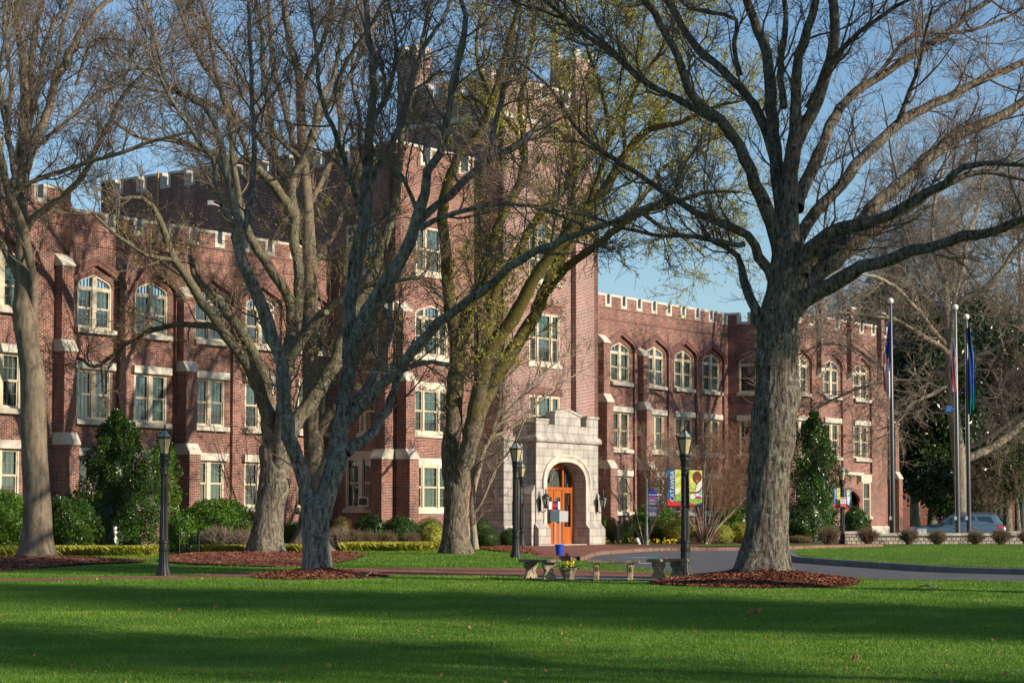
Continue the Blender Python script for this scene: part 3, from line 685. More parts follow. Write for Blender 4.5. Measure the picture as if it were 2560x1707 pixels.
wing('left', fw, 52.0, 70.3, [56.34, 59.38, 62.70, 65.70, 69.0], 57.0, 1.52, seed=0)
buttress(fw, 61.0, .62, ST3)
wing('right', fw, 85.9, 104.24, [90.0-.6, 93.31, 96.70, 99.62, 102.6], 91.9+.1, 1.49, seed=3, blinds=[0, 2, 2, 0, 2, 1, 2, 2, 0, 2, 1, 2])
buttress(fw, 91.35, .62, [(.78, 5.0), (.56, 8.45), (.36, 11.55)])
buttress(fw, 95.1, .55, [(.78, 5.0), (.56, 8.2), (.36, 11.1)])
# left projecting bay (seen at the left edge of the photograph)
fb = Fr(0, 3.5)
wing('bayleft', fb, 38.0, 51.85, [42.4, 45.6, 48.85], 47.4, 1.5, seed=5, blinds=[0, 2, 0, 1, 2, 0, 0, 1, 2, 0, 1, 2])
buttress(fb, 51.45, .6, [(.72, 4.85), (.54, 8.2), (.36, 11.3)])
# right canted bay
ff = Fr(104.24, 0, .22, .975)
mb = MB(); hd = MB(); L = 3.59
wallpoly(mb, ff, [(0, ZB), (L, ZB)]+merlons(0, L, .95, 1.6, .5, PT, .5)[0], [rect(1.75, 1.1, F1, F1T), rect(1.75, 1.1, F2, F2T), arched(1.75, 1.1, F3, F3S, 11.75)], .2, edge=.36)
band(hd, ff, tudor(1.75, 1.14, F3S, 11.80), tudor(1.75, 1.32, F3S, 11.98), .035); band(hd, ff, tudor(1.75, 1.32, F3S, 11.98), tudor(1.75, 1.48, F3S, 12.16), .065)
mb.build('wall', M['brick'], bld); hd.build('arch_moulding', M['brick_dark'], bld)
cp = MB(); coping(cp, ff, 0, L, merlons(0, L, .95, 1.6, .5, PT, .5)[1], .5, PT, .5); cp.build('coping', M['limestone'], bld)
for zz, hh, rs, lt in ((F1, F1T-F1, 0, .31), (F2, F2T-F2, 0, .29), (F3, 11.75-F3, .61, None)):
    window(ff, 1.75, zz, 'pair', 2.2, hh, rs, out=-.13, lintel=lt, blind=2)
def bayright():
    fr = fb; u0, u1 = 105.03, 117.9; mb = MB(); hd = MB(); cp = MB()
    top, nots = merlons(u0, u1, 106.2, 1.55, .32, PT, .5); bays = [106.55, 110.3, 114.0]
    holes = []
    for c in bays: holes.append(arched(c, 1.2, F2-.9, F3S, 12.0))
    holes += [arched(112.6, .85, ZB+.2, 3.4, 4.05), rect(114.4, .5, 2.55, 4.58), rect(106.55, .89, F1, F1T)]
    wallpoly(mb, fr, [(u0, ZB), (u1, ZB)]+top, holes, .14, edge=.36)
    for c in bays:
        wl = [rect(c, .89, F2, F2T), arched(c, .89, F3, F3S, F3T)]
        wallpoly(mb, fr, arched(c, 1.2, F2-.9, F3S, 12.0), wl, .2, out=-.14)
        band(hd, fr, tudor(c, 1.2, F3S, 12.0), tudor(c, 1.37, F3S, 12.19), .035); band(hd, fr, tudor(c, 1.37, F3S, 12.19), tudor(c, 1.52, F3S, 12.35), .065)
        window(fr, c, F2, 'pair', 1.78, F2T-F2, 0, out=-.27, lintel=.29, blind=2); window(fr, c, F3, 'pair', 1.78, F3T-F3, F3T-F3S, out=-.27, blind=2)
    window(fr, 106.55, F1, 'pair', 1.78, F1T-F1, 0, out=-.13, lintel=.31, blind=2)
    window(fr, 114.4, 2.55, 'single', 1.0, 2.03, 0, out=-.1, lintel=.42, blind=2)
    band(hd, fr, tudor(112.6, .85, 3.4, 4.05), tudor(112.6, 1.05, 3.4, 4.25), .05)
    mb.build('wall', M['brick'], bld); hd.build('arch_moulding', M['brick_dark'], bld)
    coping(cp, fr, u0, u1, nots, .32, PT, .5); cp.build('coping', M['limestone'], bld)
    for c in (108.55, 112.3, 116.2):
        p = MB(); w_ = .42
        p.box(c-w_/2, c+w_/2, -(3.5+.3), -(3.5-.02), 11.0, 14.75); o = p.build('pilaster', M['brick'], bld)
        q = MB(); q.prism([(-(3.5+.34), 11.02), (-3.5+.02, 11.02), (-3.5+.02, 10.5), (-(3.5+.1), 10.62), (-(3.5+.34), 10.8)], c-.27, c+.27, axis='x'); q.box(c-.27, c+.27, -3.87, -3.44, 14.752, 14.86); q.build('corbel', M['limestone'], o)
    d = MB(); d.box(111.8, 113.4, -3.5+.5, -3.5+.56, ZB+.2, 4.05); d.build('side_door', M['wood_dark'], bld)
    s = MB(); s.box(111.2, 113.9, -(3.5+.12), -3.44, 4.95, 5.12); s.box(113.2, 113.42, -(3.5+.3), -3.44, 4.55, 4.95); s.build('hood_stone', M['limestone'], bld)
    s = MB(); s.box(114.9, 117.95, -3.58, -3.44, ZB, 1.95); s.build('plinth', M['limestone'], bld)
bayright()
buttress(fb, 117.55, .5, [(.7, 4.9), (.5, 8.2)])
# pavilion behind the tower
fp = Fr(0, 3.5); pu0, pu1, PVT = 70.3, 85.9, 18.6
def pavilion():
    mb = MB(); cp = MB(); hd = MB()
    top, nots = merlons(pu0, pu1, 72.4, 2.75, .55, PVT, .7)
    wins = [rect(72.77, 1.18, 2.62, 4.53), rect(72.77, 1.18, 5.96, 7.86), arched(72.77, 1.15, 9.36, 11.1, 11.6), rect(72.9, 1.2, 13.03, 15.05)]
    wallpoly(mb, fp, [(pu0, ZB), (pu1, ZB)]+top, wins, .2, edge=.36)
    coping(cp, fp, pu0, pu1, nots, .55, PVT, .7)
    fs = Fr(pu0, 0, 0, 1)     # left side, s = v
    top2, n2 = merlons(-15.1, 3.5, -13.9, 1.62, .42, PVT, .6)
    hs = [rect(1.58, .85, 2.66, 4.85), rect(2.0, .5, 5.94, 7.8), rect(2.25, .32, 9.35, 10.5), rect(1.58, .88, 13.05, 15.1)]
    wallpoly(mb, fs, [(-15.1, ZB), (3.5, ZB)]+top2, hs, .2, edge=.36)
    coping(cp, fs, -15.1, 3.5, n2, .42, PVT, .6)
    fr_ = Fr(pu1, 3.5, 0, -1)
    top3, n3 = merlons(0, 18.6, 1.2, 1.62, .42, PVT, .6); wallpoly(mb, fr_, [(0, ZB), (18.6, ZB)]+top3, [], .2, edge=.36); coping(cp, fr_, 0, 18.6, n3, .42, PVT, .6)
    fk = Fr(pu1, -15.1, -1, 0); wallpoly(mb, fk, [(0, ZB), (pu1-pu0, ZB), (pu1-pu0, PVT), (0, PVT)], [], .2, edge=.36)
    mb.build('wall', M['brick'], bld); cp.build('coping', M['limestone'], bld)
    window(fp, 72.77, 2.62, 'triple', 2.36, 1.91, 0, out=-.1, lintel=.32, blind=0, warm=True)
    window(fp, 72.77, 5.96, 'triple', 2.36, 1.90, 0, out=-.1, lintel=.34, blind=1, warm=True)
    window(fp, 72.77, 9.36, 'triple', 2.3, 2.24, .5, out=-.1, blind=2, warm=True)
    window(fp, 72.9, 13.03, 'triple', 2.4, 2.02, 0, out=-.1, blind=0, warm=True)
    a = window(fs, 1.58, 2.66, 'pair', 1.7, 2.19, 0, out=-.1, lintel=.3, blind=2)
    ac = MB(); ac.box(.2, .78, -.42, .1, .07, .48); ac.box(.25, .73, -.425, -.4, .12, .43, 1); ac.build('window_air_conditioner', [M['white'], M['curtain']], a)
    window(fs, 2.0, 5.94, 'single', 1.0, 1.86, 0, out=-.1, lintel=.3, blind=2); window(fs, 2.25, 9.35, 'single', .64, 1.15, 0, out=-.1, blind=2)
    window(fs, 1.58, 13.05, 'pair', 1.76, 2.05, 0, out=-.1, blind=3)
    # soldier courses over the upper windows
    s = MB()
    for c, z, wd, fr in ((72.9, 15.07, 2.7, fp), (1.58, 15.12, 2.0, fs)):
        s.poly([fr.p(c-wd/2, z, .012), fr.p(c+wd/2, z, .012), fr.p(c+wd/2, z+.42, .012), fr.p(c-wd/2, z+.42, .012)], [(z, c-wd/2), (z, c+wd/2), (z+.21, c+wd/2), (z+.21, c-wd/2)])
    s.build('soldier_course', M['brick_dark'], bld)
    b = MB(); b.box(70.42, 85.7, -3.4, 14.9, 17.2, 17.35); b.build('roof', M['roof'], bld)
pavilion()
buttress(fp, 70.68, .62, ST3); buttress(Fr(pu0, 0, 0, 1), 3.12, .6, ST3)
# tower
TU0, TU1, TV = 76.1, 82.95, 5.0
def tower():
    f = Fr(0, TV); mb = MB(); cp = MB(); TT = 22.35
    top, nots = merlons(TU0, 81.45, 77.6, 1.7, .45, TT, .6)
    wallpoly(mb, f, [(TU0, ZB), (81.45, ZB)]+top, [rect(79.26, 1.2, 5.98, 7.88), rect(79.26, 1.2, 9.38, 11.68), arched(79.26, 1.2, 13.2, 15.2, 15.95)], .2, edge=.36)
    coping(cp, f, TU0, 81.45, nots, .45, TT, .6)
    fs = Fr(TU0, 0, 0, 1); top2, n2 = merlons(-.75, TV, .9, 1.7, .45, TT, .6)
    wallpoly(mb, fs, [(-.75, ZB), (TV, ZB)]+top2, [rect(3.4, .32, 9.45, 10.9)], .2, edge=.36); coping(cp, fs, -.75, TV, n2, .45, TT, .6)
    for fr_, n in ((Fr(TU1, TV, 0, -1), 5.75), (Fr(TU1, -.75, -1, 0), TU1-TU0)): wallpoly(mb, fr_, [(0, 15), (n, 15), (n, TT), (0, TT)], [], .2, edge=.36)
    mb.build('tower_wall', M['brick_tower'], bld); cp.build('coping', M['limestone'], bld)
    t = MB(); t.box(81.45, TU1, -(TV+.28), -(TV-1.2), ZB, 23.95); t.box(TU0-.02, TU0+1.1, .1, 1.2, 17.3, 23.9)
    t.box(TU1-1.0, TU1+.02, .1, 1.2, 17.3, 23.9)
    tt = t.build('corner_turret', M['brick_tower'], bld)
    t = MB()
    for (a, b, c, d, z) in ((81.45, TU1, -(TV+.28), -(TV-1.2), 23.95), (TU0-.02, TU0+1.1, .1, 1.2, 23.9), (TU1-1.0, TU1+.02, .1, 1.2, 23.9)):
        t.box(a-.04, b+.04, c-.04, d+.04, z+.002, z+.12)
        for x, y in ((a, c), (b-.4, c), (a, d-.4), (b-.4, d-.4)): t.box(x, x+.4, y, y+.4, z+.122, z+.5)
    t.build('cap', M['limestone'], tt)
    for zz, hh, rs, bl in ((5.98, 1.9, 0, 0), (9.38, 2.3, 0, 1), (13.2, 2.75, .75, 2)): window(f, 79.26, zz, 'triple', 2.4, hh, rs, out=-.1, blind=bl, warm=True)
    window(fs, 3.4, 9.45, 'single', .64, 1.45, 0, out=-.1, blind=2)
    s = MB()
    for c, z, wd in ((79.26, 7.9, 2.9), (79.26, 11.7, 2.9)):
        s.poly([f.p(c-wd/2, z, .012), f.p(c+wd/2, z, .012), f.p(c+wd/2, z+.42, .012), f.p(c-wd/2, z+.42, .012)], [(z, c-wd/2), (z, c+wd/2), (z+.21, c+wd/2), (z+.21, c-wd/2)])
    i_, o_ = tudor(79.26, 1.2, 15.2, 15.95), tudor(79.26, 1.5, 15.2, 16.3); band(s, f, i_, o_, .03)
    s.build('soldier_course', M['brick_dark'], bld)
    s = MB(); s.box(TU0-.06, 81.45, -(TV+.07), -(TV-.05), 20.4, 20.62); s.box(TU0-.07, TU0+.05, -(TV-.05), .7, 20.4, 20.62); s.build('string_course', M['limestone'], bld)
    b = MB(); b.box(TU0+.3, TU1-.3, -4.6, .5, 21.2, 21.4); b.build('roof', M['roof'], bld)
    # stone base of the tower
    s = MB(); s.box(TU0-.12, 77.1, -(TV+.12), -(TV-.3), ZB, 5.72); s.box(TU0-.12, TU0+.1, -(TV-.3), -3.4, ZB, 5.72); s.build('stone_base', M['stone_rough'], bld)
    s = MB(); s.prism([(-(TV+.2), 5.722), (-(TV-.2), 5.722), (-(TV-.2), 5.95), (-(TV+.06), 5.95), (-(TV+.2), 5.83)], TU0-.2, 77.1, axis='x')
    s.box(TU0-.22, 77.1, -(TV+.24), -(TV-.3), 1.0, 1.9); s.box(TU0-.22, TU0+.1, -(TV-.3), -3.45, 1.0, 1.9); s.build('plinth', M['stone'], bld)
tower()
def porch():
    V0 = 6.15; f = Fr(0, V0); mb = MB(); c = 79.39; hw = 1.55; zs, za = 3.75, 4.82
    outer = [(77.02, 1.0), (81.97, 1.0), (81.97, 6.87), (81.02, 6.87), (81.02, 6.46), (80.53, 6.46), (80.53, 6.90), (79.53, 7.16), (78.48, 7.0), (78.48, 6.48), (77.98, 6.48), (77.98, 6.63), (77.02, 6.63)]
    arch = [(c-hw, 1.0+.001), (c+hw, 1.001)]+[(c+hw*math.cos(t)**0.82 if math.cos(t) > 0 else c-hw*abs(math.cos(t))**0.82, zs+(za-zs)*abs(math.sin(t))**0.9) for t in [math.pi*i/20 for i in range(21)]]
    arch = [(max(c-hw, min(c+hw, x)), z) for x, z in arch]
    wallpoly(mb, f, outer, [arch], 1.0, edge=.5)
    for u, s in ((77.02, 1), (81.97, -1)):
        fs = Fr(u, 0, 0, 1) if s == 1 else Fr(u, 2*0, 0, 1)
        wallpoly(mb, fs, [(TV-.1, 1.0), (V0, 1.0), (V0, 6.63 if s == 1 else 6.87), (TV-.1, 6.63 if s == 1 else 6.87)], [], edge=0)
    # ceiling/back of porch
    mb.box(77.3, 81.7, -(V0-.5), -TV, 5.2, 5.4)
    mb.build('porch_wall', M['stone'], bld)
    s = MB()
    def run(pts, out, w_=.12, dep=.1):
        for i in range(len(pts)-1):
            a, b = pts[i], pts[i+1]
            dx, dz = b[0]-a[0], b[1]-a[1]; L = math.hypot(dx, dz) or 1; nx, nz = -dz/L*w_/2, dx/L*w_/2
            q = [(a[0]+nx, a[1]+nz), (b[0]+nx, b[1]+nz), (b[0]-nx, b[1]-nz), (a[0]-nx, a[1]-nz)]
            s.poly([f.p(*p, out) for p in q]); 
            for k in range(4): p0, p1 = q[k], q[(k+1) % 4]; s.poly([f.p(*p0, out), f.p(*p1, out), f.p(*p1, out-dep), f.p(*p0, out-dep)])
    A2 = arch[2:]
    def off(d): return [(c+(x-c)*(1+d/hw), zs+(z-zs)*(1+d/(za-zs)*.9)) for x, z in A2]
    run([(c+hw+.13, 1.9)]+off(.13)+[(c-hw-.13, 1.9)], .03, .24, .1)
    run([(c+hw+.31, 3.6)]+off(.31)+[(c-hw-.31, 3.6)], .09, .10, .12)
    run([(c+hw+.23, 1.9)]+off(.22)+[(c-hw-.23, 1.9)], .05, .05, .08)
    s.build('arch_surround', M['limestone'], bld)
    s = MB()
    s.prism([(-(V0+.13), 5.70), (-(V0-.05), 5.70), (-(V0-.05), 5.98), (-(V0+.02), 5.98), (-(V0+.13), 5.84)], 76.9, 82.1, axis='x')
    s.prism([(76.89, 5.70), (77.05, 5.70), (77.05, 5.98), (77.0, 5.98), (76.89, 5.84)], -(V0-.05), -TV, axis='y')
    for a, b, z in ((76.98, 77.98, 6.63), (81.02, 82.02, 6.87)): s.box(a, b, -(V0+.05), -(V0-.52), z+.002, z+.10)
    s.box(77.96, 78.50, -(V0+.03), -(V0-.52), 6.40, 6.482); s.box(80.51, 81.04, -(V0+.03), -(V0-.52), 6.38, 6.462)
    for (x0, z0, x1, z1) in ((78.46, 7.0, 79.53, 7.16), (79.53, 7.16, 80.56, 6.90)):
        s.prism([(x0, z0), (x1, z1), (x1, z1+.1), (x0, z0+.1)], -(V0+.05), -(V0-.52), axis='y')
    s.build('coping', M['stone'], bld)
    s = MB()      # base blocks with sloped tops and corner buttresses
    for a, b in ((76.92, c-hw-.0), (c+hw+.0, 82.25)):
        s.box(a, b, -(V0+.22), -(V0-.0), 1.0, 1.75); s.prism([(-(V0+.22), 1.752), (-V0, 1.752), (-V0, 2.0)], a, b, axis='x')
    s.prism([(81.97, 1.0), (82.25, 1.0), (82.25, 3.1), (81.97, 3.5)], -(V0-.02), -TV, axis='y')
    s.prism([(76.75, 1.0), (77.02, 1.0), (77.02, 3.75), (76.75, 3.35)], -(V0-.05), -(TV+.3), axis='y')
    s.build('plinth', M['stone'], bld)
    s = MB(); s.box(76.7, 76.82, -(V0-.6), -(V0-.72), 1.0, 5.6); s.build('downpipe', M['steel'], bld)
    # doors
    YD = -(V0-.72); d = MB(); z0 = 1.06
    d.box(c-1.55, c-1.43, YD-.06, YD+.1, z0, 4.9); d.box(c+1.43, c+1.56, YD-.06, YD+.1, z0, 4.9)
    d.box(c-1.43, c+1.43, YD-.05, YD+.08, 3.55, 3.68); d.box(c+.62, c+.74, YD-.06, YD+.08, z0, 4.9); d.box(c-.06+.0, c+.0, YD-.05, YD+.08, z0, 3.55)
    d.box(c-1.43, c+.62, YD-.02, YD+.05, 4.5, 4.9)
    df = d.build('door_frame', M['door'], bld)
    for (a, b) in ((c-1.43, c-.06), (c+0.0, c+.62)):
        l = MB(); l.box(a+.01, b-.01, YD-.02, YD+.03, z0+.01, z0+.95); l.box(a+.01, a+.13, YD-.02, YD+.03, z0+.95, 3.54); l.box(b-.13, b-.01, YD-.02, YD+.03, z0+.95, 3.54)
        l.box(a+.13, b-.13, YD-.02, YD+.03, 3.2, 3.54); l.box(a+.2, b-.2, YD-.032, YD-.019, z0+.15, z0+.8)
        lo = l.build('door', M['door'], bld)
        g = MB(); g.poly([(a+.13, YD+.01, z0+.95), (b-.13, YD+.01, z0+.95), (b-.13, YD+.01, 3.2), (a+.13, YD+.01, 3.2)]); g.build('pane', M['glass'], lo)
        h = MB(); h.tube([(b-.2, YD-.08, z0+.95), (b-.2, YD-.08, z0+1.35)], .018, 6); h.build('handle', M['flower'], lo)
        p = MB(); p.box(a+.15, a+.33, YD-.035, YD-.025, z0+1.1, z0+1.5); p.box(b-.36, b-.16, YD-.035, YD-.025, z0+1.6, z0+1.95); p.build('paper_notice', M['white'], lo)
    l = MB(); l.box(c+.75, c+.83, YD-.02, YD+.03, z0, 3.54); l.box(c+1.35, c+1.43, YD-.02, YD+.03, z0, 3.54); l.box(c+.83, c+1.35, YD-.02, YD+.03, z0, z0+.8); l.box(c+.83, c+1.35, YD-.02, YD+.03, 3.42, 3.54)
    for k in range(5): l.tube([(c+1.09+.16*math.sin(k*1.3), YD, z0+.8+k*.5), (c+1.09-.14*math.sin(k*1.7+1), YD, z0+1.3+k*.5)], .012, 5, 0)
    lo = l.build('sidelight', M['door'], bld)
    g = MB(); g.poly([(c+.83, YD+.01, z0+.8), (c+1.35, YD+.01, z0+.8), (c+1.35, YD+.01, 3.42), (c+.83, YD+.01, 3.42)]); g.build('pane', M['glass'], lo)
    t = MB(); cc = (c-.4, 4.0)
    for rr, sx in ((.32, 1), (.2, .8)): t.tube([(cc[0]+rr*sx*math.cos(a), YD, cc[1]+rr*1.05*math.sin(a)) for a in [2*math.pi*i/16 for i in range(17)]], .014, 5)
    for sx in (-1, 1): t.tube([(cc[0]+sx*.3, YD, 3.72), (cc[0]+sx*.55, YD, 4.1), (cc[0]+sx*.75, YD, 3.8)], .014, 5); t.tube([(cc[0], YD, 3.7), (cc[0]+sx*.5, YD, 4.4)], .014, 5)
    to = t.build('fanlight', M['muntin'], bld)
    g = MB(); g.poly([(c-1.43, YD+.01, 3.68), (c+1.43, YD+.01, 3.68), (c+1.43, YD+.01, 4.85), (c-1.43, YD+.01, 4.85)]); g.build('pane', M['glass'], to)
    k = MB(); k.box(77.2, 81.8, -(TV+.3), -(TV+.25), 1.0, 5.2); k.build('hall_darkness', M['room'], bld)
    st_ = MB(); st_.box(77.9, 80.9, -(V0+.1), -(V0-.75), .9, 1.075); st_.build('threshold', M['stone'], bld)
    # wall lanterns
    for u in (77.28, 81.85):
        l = MB(); y = -(V0+.02)
        l.box(u-.05, u+.05, y-.04, y, 2.55, 3.1); l.tube([(u, y-.04, 2.62), (u, y-.16, 2.5), (u, y-.3, 2.56), (u, y-.34, 2.7)], .02, 6); l.tube([(u, y-.02, 3.1), (u, y-.02, 3.45)], [.03, .008], 6)
        l.lathe([(.05, 2.68), (.10, 2.74), (.075, 2.78)], u, y-.34, 8); l.lathe([(.21, 3.12), (.19, 3.2), (.09, 3.3), (.04, 3.34), (.03, 3.42), (.045, 3.46), (.008, 3.6)], u, y-.34, 8)
        for i in range(6): a = i*math.pi/3; l.tube([(u+.085*math.cos(a), y-.34+.085*math.sin(a), 2.77), (u+.17*math.cos(a), y-.34+.17*math.sin(a), 3.12)], .012, 5)
        lo = l.build('wall_lantern', M['black_iron'], bld)
        g = MB(); g.lathe([(.07, 2.78), (.155, 3.11)], u, y-.34, 6); g.build('glass_shade', M['lamp_roof'], lo)
porch()
# wing roofs and inner ends
b = MB(); b.box(40, 70.2, -.0+.4, 14, 13.0, 13.15); b.box(38.2, 51.6, -3.1, .4, 13.0, 13.15); b.box(86, 117.6, .4, 14, 13.0, 13.15); b.box(105.2, 117.6, -3.1, .4, 13.0, 13.15); b.build('roof', M['roof'], bld)
b = MB()
wallpoly(b, Fr(51.85, 3.5, 0, -1), [(0, ZB), (3.5, ZB), (3.5, PT), (0, PT)], [], edge=.36)
wallpoly(b, Fr(117.9, 3.5, 0, -1), [(0, ZB), (17.5, ZB), (17.5, PT), (0, PT)], [], edge=.36)
wallpoly(b, Fr(38, -14, 0, 1), [(0, ZB), (17.5, ZB), (17.5, PT), (0, PT)], [], edge=.36)
wallpoly(b, Fr(117.9, -14, -1, 0), [(0, ZB), (79.9, ZB), (79.9, PT), (0, PT)], [], edge=.36)
b.build('wall', M['brick'], bld)
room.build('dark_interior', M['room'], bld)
def roof_bits():
    # conduit pipes, yellow pipe, dish and boxes on the tall side wall
    d = MB(); x = pu0-.12
    for v in (-13.85, -13.68): d.tube([(x, -v, 14.0), (x, -v, 18.15)], .04, 6)
    d.build('conduit', M['white'], bld)
    d = MB(); v = -11.03; d.tube([(x, -v, 14.2), (x, -v, 18.7)], .045, 6); d.tube([(x, -v, 17.0), (x-.3, -v-.25, 17.0)], .03, 6); d.build('vent_pipe', mat('yellow_pipe', (.45, .26, .06), .7), bld)
    for v, z, sx in ((-2.3, 15.55, .55), (-2.1, 14.1, .6)):
        d = MB(); d.box(x-.25, x+.14, -v-sx/2, -v+sx/2, z, z+.55); d.box(x-.26, x-.24, -v-sx/2+.06, -v+sx/2-.06, z+.08, z+.46, 1); d.build('wall_air_conditioner', [M['white'], M['steel']], bld)
roof_bits()
dish = empty('satellite_dish', (0, 0, 0), 0, 'white satellite dish on a mast above the left wing battlements', 'satellite dish')
def mkdish():
    lx, ly = loc(66.6, -2.2); dish.location = (lx, ly, 13.1)
    d = MB(); d.tube([(0, 0, 0), (0, 0, 2.2)], .04, 8); d.tube([(0, 0, 2.0), (-.35, -.1, 2.3)], .035, 6); d.tube([(-.3, -.1, 2.4), (-1.2, -.5, 2.75)], .025, 6); d.box(-1.35, -1.12, -.6, -.42, 2.66, 2.84); d.build('mast', M['white'], dish)
    d = MB(); n = 16
    rings = [[Vector((r*math.cos(a), r*math.sin(a)*1.1, r*r*.35)) for a in [2*math.pi*i/n for i in range(n)]] for r in (.02, .2, .4, .55)]
    rot = Matrix.Rotation(R(-72), 3, 'Y') @ Matrix.Rotation(R(10), 3, 'X')
    for j in range(3):
        for i in range(n):
            k = (i+1) % n; d.poly([rot @ q+Vector((-.15, -.05, 2.5)) for q in (rings[j][i], rings[j][k], rings[j+1][k], rings[j+1][i])])
    d.build('reflector', M['white'], dish)
mkdish()

# ------------------------------------------------------------ trees
def resample(pts, rad, step):
    """Catmull-Rom resampling of a traced limb"""
    p = [Vector(a) for a in pts]; P_, R_ = [], []
    for i in range(len(p)-1):
        a = p[max(i-1, 0)]; b = p[i]; c = p[i+1]; d = p[min(i+2, len(p)-1)]
        n = max(1, int((c-b).length/step))
        for k in range(n):
            t = k/n; P_.append(0.5*((2*b)+(c-a)*t+(2*a-5*b+4*c-d)*t*t+(3*b-a-3*c+d)*t**3)); R_.append(rad[i]*(1-t)+rad[i+1]*t)
    P_.append(p[-1]); R_.append(rad[-1]); return np.array([tuple(q) for q in P_]), np.array(R_)
def frames(T):
    ref = np.where(np.abs(T[..., 2:3]) < 0.9, np.array([0.0, 0.0, 1.0]), np.array([1.0, 0.0, 0.0]))
    a = np.cross(T, ref); a /= np.linalg.norm(a, axis=-1, keepdims=True)+1e-9; return a, np.cross(T, a)
def tubes(Pn, Rn, k):
    """Pn (C,n,3), Rn (C,n) -> verts, quads"""
    C, n, _ = Pn.shape
    T = np.empty_like(Pn); T[:, 1:-1] = Pn[:, 2:]-Pn[:, :-2]; T[:, 0] = Pn[:, 1]-Pn[:, 0]; T[:, -1] = Pn[:, -1]-Pn[:, -2]
    T /= np.linalg.norm(T, axis=-1, keepdims=True)+1e-9
    Tm = T.mean(1, keepdims=True); Tm /= np.linalg.norm(Tm, axis=-1, keepdims=True)+1e-9
    ref = np.where(np.abs(Tm[..., 2:3]) < 0.85, np.array([0.0, 0.0, 1.0]), np.array([1.0, 0.0, 0.0]))
    a = np.cross(T, np.broadcast_to(ref, T.shape)); a /= np.linalg.norm(a, axis=-1, keepdims=True)+1e-9; b = np.cross(T, a)
    ang = 2*np.pi*np.arange(k)/k; ca, sa = np.cos(ang), np.sin(ang)
    V = Pn[:, :, None, :]+Rn[:, :, None, None]*(a[:, :, None, :]*ca[None, None, :, None]+b[:, :, None, :]*sa[None, None, :, None])
    base = (np.arange(C)*n*k)[:, None, None]+(np.arange(n-1)*k)[None, :, None]; j = np.arange(k)[None, None, :]; j2 = (j+1) % k
    Q = np.stack([base+j, base+j2, base+k+j2, base+k+j], -1).reshape(-1, 4)
    return V.reshape(-1, 3), Q
def grow(rng, pos, dirs, rads, length, ang, n=5, up=0.15, wig=0.25, r0=0.5, rmin=0.004, droop=0.0, ray=None):
    """children starting at pos with parent directions; returns (C,n,3),(C,n)"""
    C = len(pos); a, b = frames(dirs)
    ph = rng.uniform(0, 2*np.pi, C); al = rng.uniform(ang[0], ang[1], C)
    d = dirs*np.cos(al)[:, None]+(a*np.cos(ph)[:, None]+b*np.sin(ph)[:, None])*np.sin(al)[:, None]
    L = rng.uniform(length[0], length[1], C)*(0.6+0.4*np.clip(rads/0.05, 0, 1.6)) if False else rng.uniform(length[0], length[1], C)
    Pn = np.empty((C, n, 3)); Pn[:, 0] = pos
    for i in range(1, n):
        d = d+rng.normal(0, wig, (C, 3)); d[:, 2] += up-droop*i/n
        d /= np.linalg.norm(d, axis=1, keepdims=True)
        Pn[:, i] = Pn[:, i-1]+d*(L/(n-1))[:, None]
    rr = np.maximum(rads*r0, rmin)
    Rn = rr[:, None]*np.linspace(1, 0.35, n)[None, :]; Rn = np.maximum(Rn, rmin*0.7)
    return Pn, Rn
def sample_on(rng, Pn, Rn, per, lo=0.2):
    """random attachment points on a set of polylines"""
    C, n, _ = Pn.shape; idx = np.repeat(np.arange(C), per); t = rng.uniform(lo, 1.0, len(idx))*(n-1)
    i = np.minimum(t.astype(int), n-2); f = (t-i)[:, None]
    p = Pn[idx, i]*(1-f)+Pn[idx, i+1]*f; d = Pn[idx, i+1]-Pn[idx, i]; d /= np.linalg.norm(d, axis=1, keepdims=True)+1e-9
    r = Rn[idx, i]*(1-f[:, 0])+Rn[idx, i+1]*f[:, 0]; return p, d, r
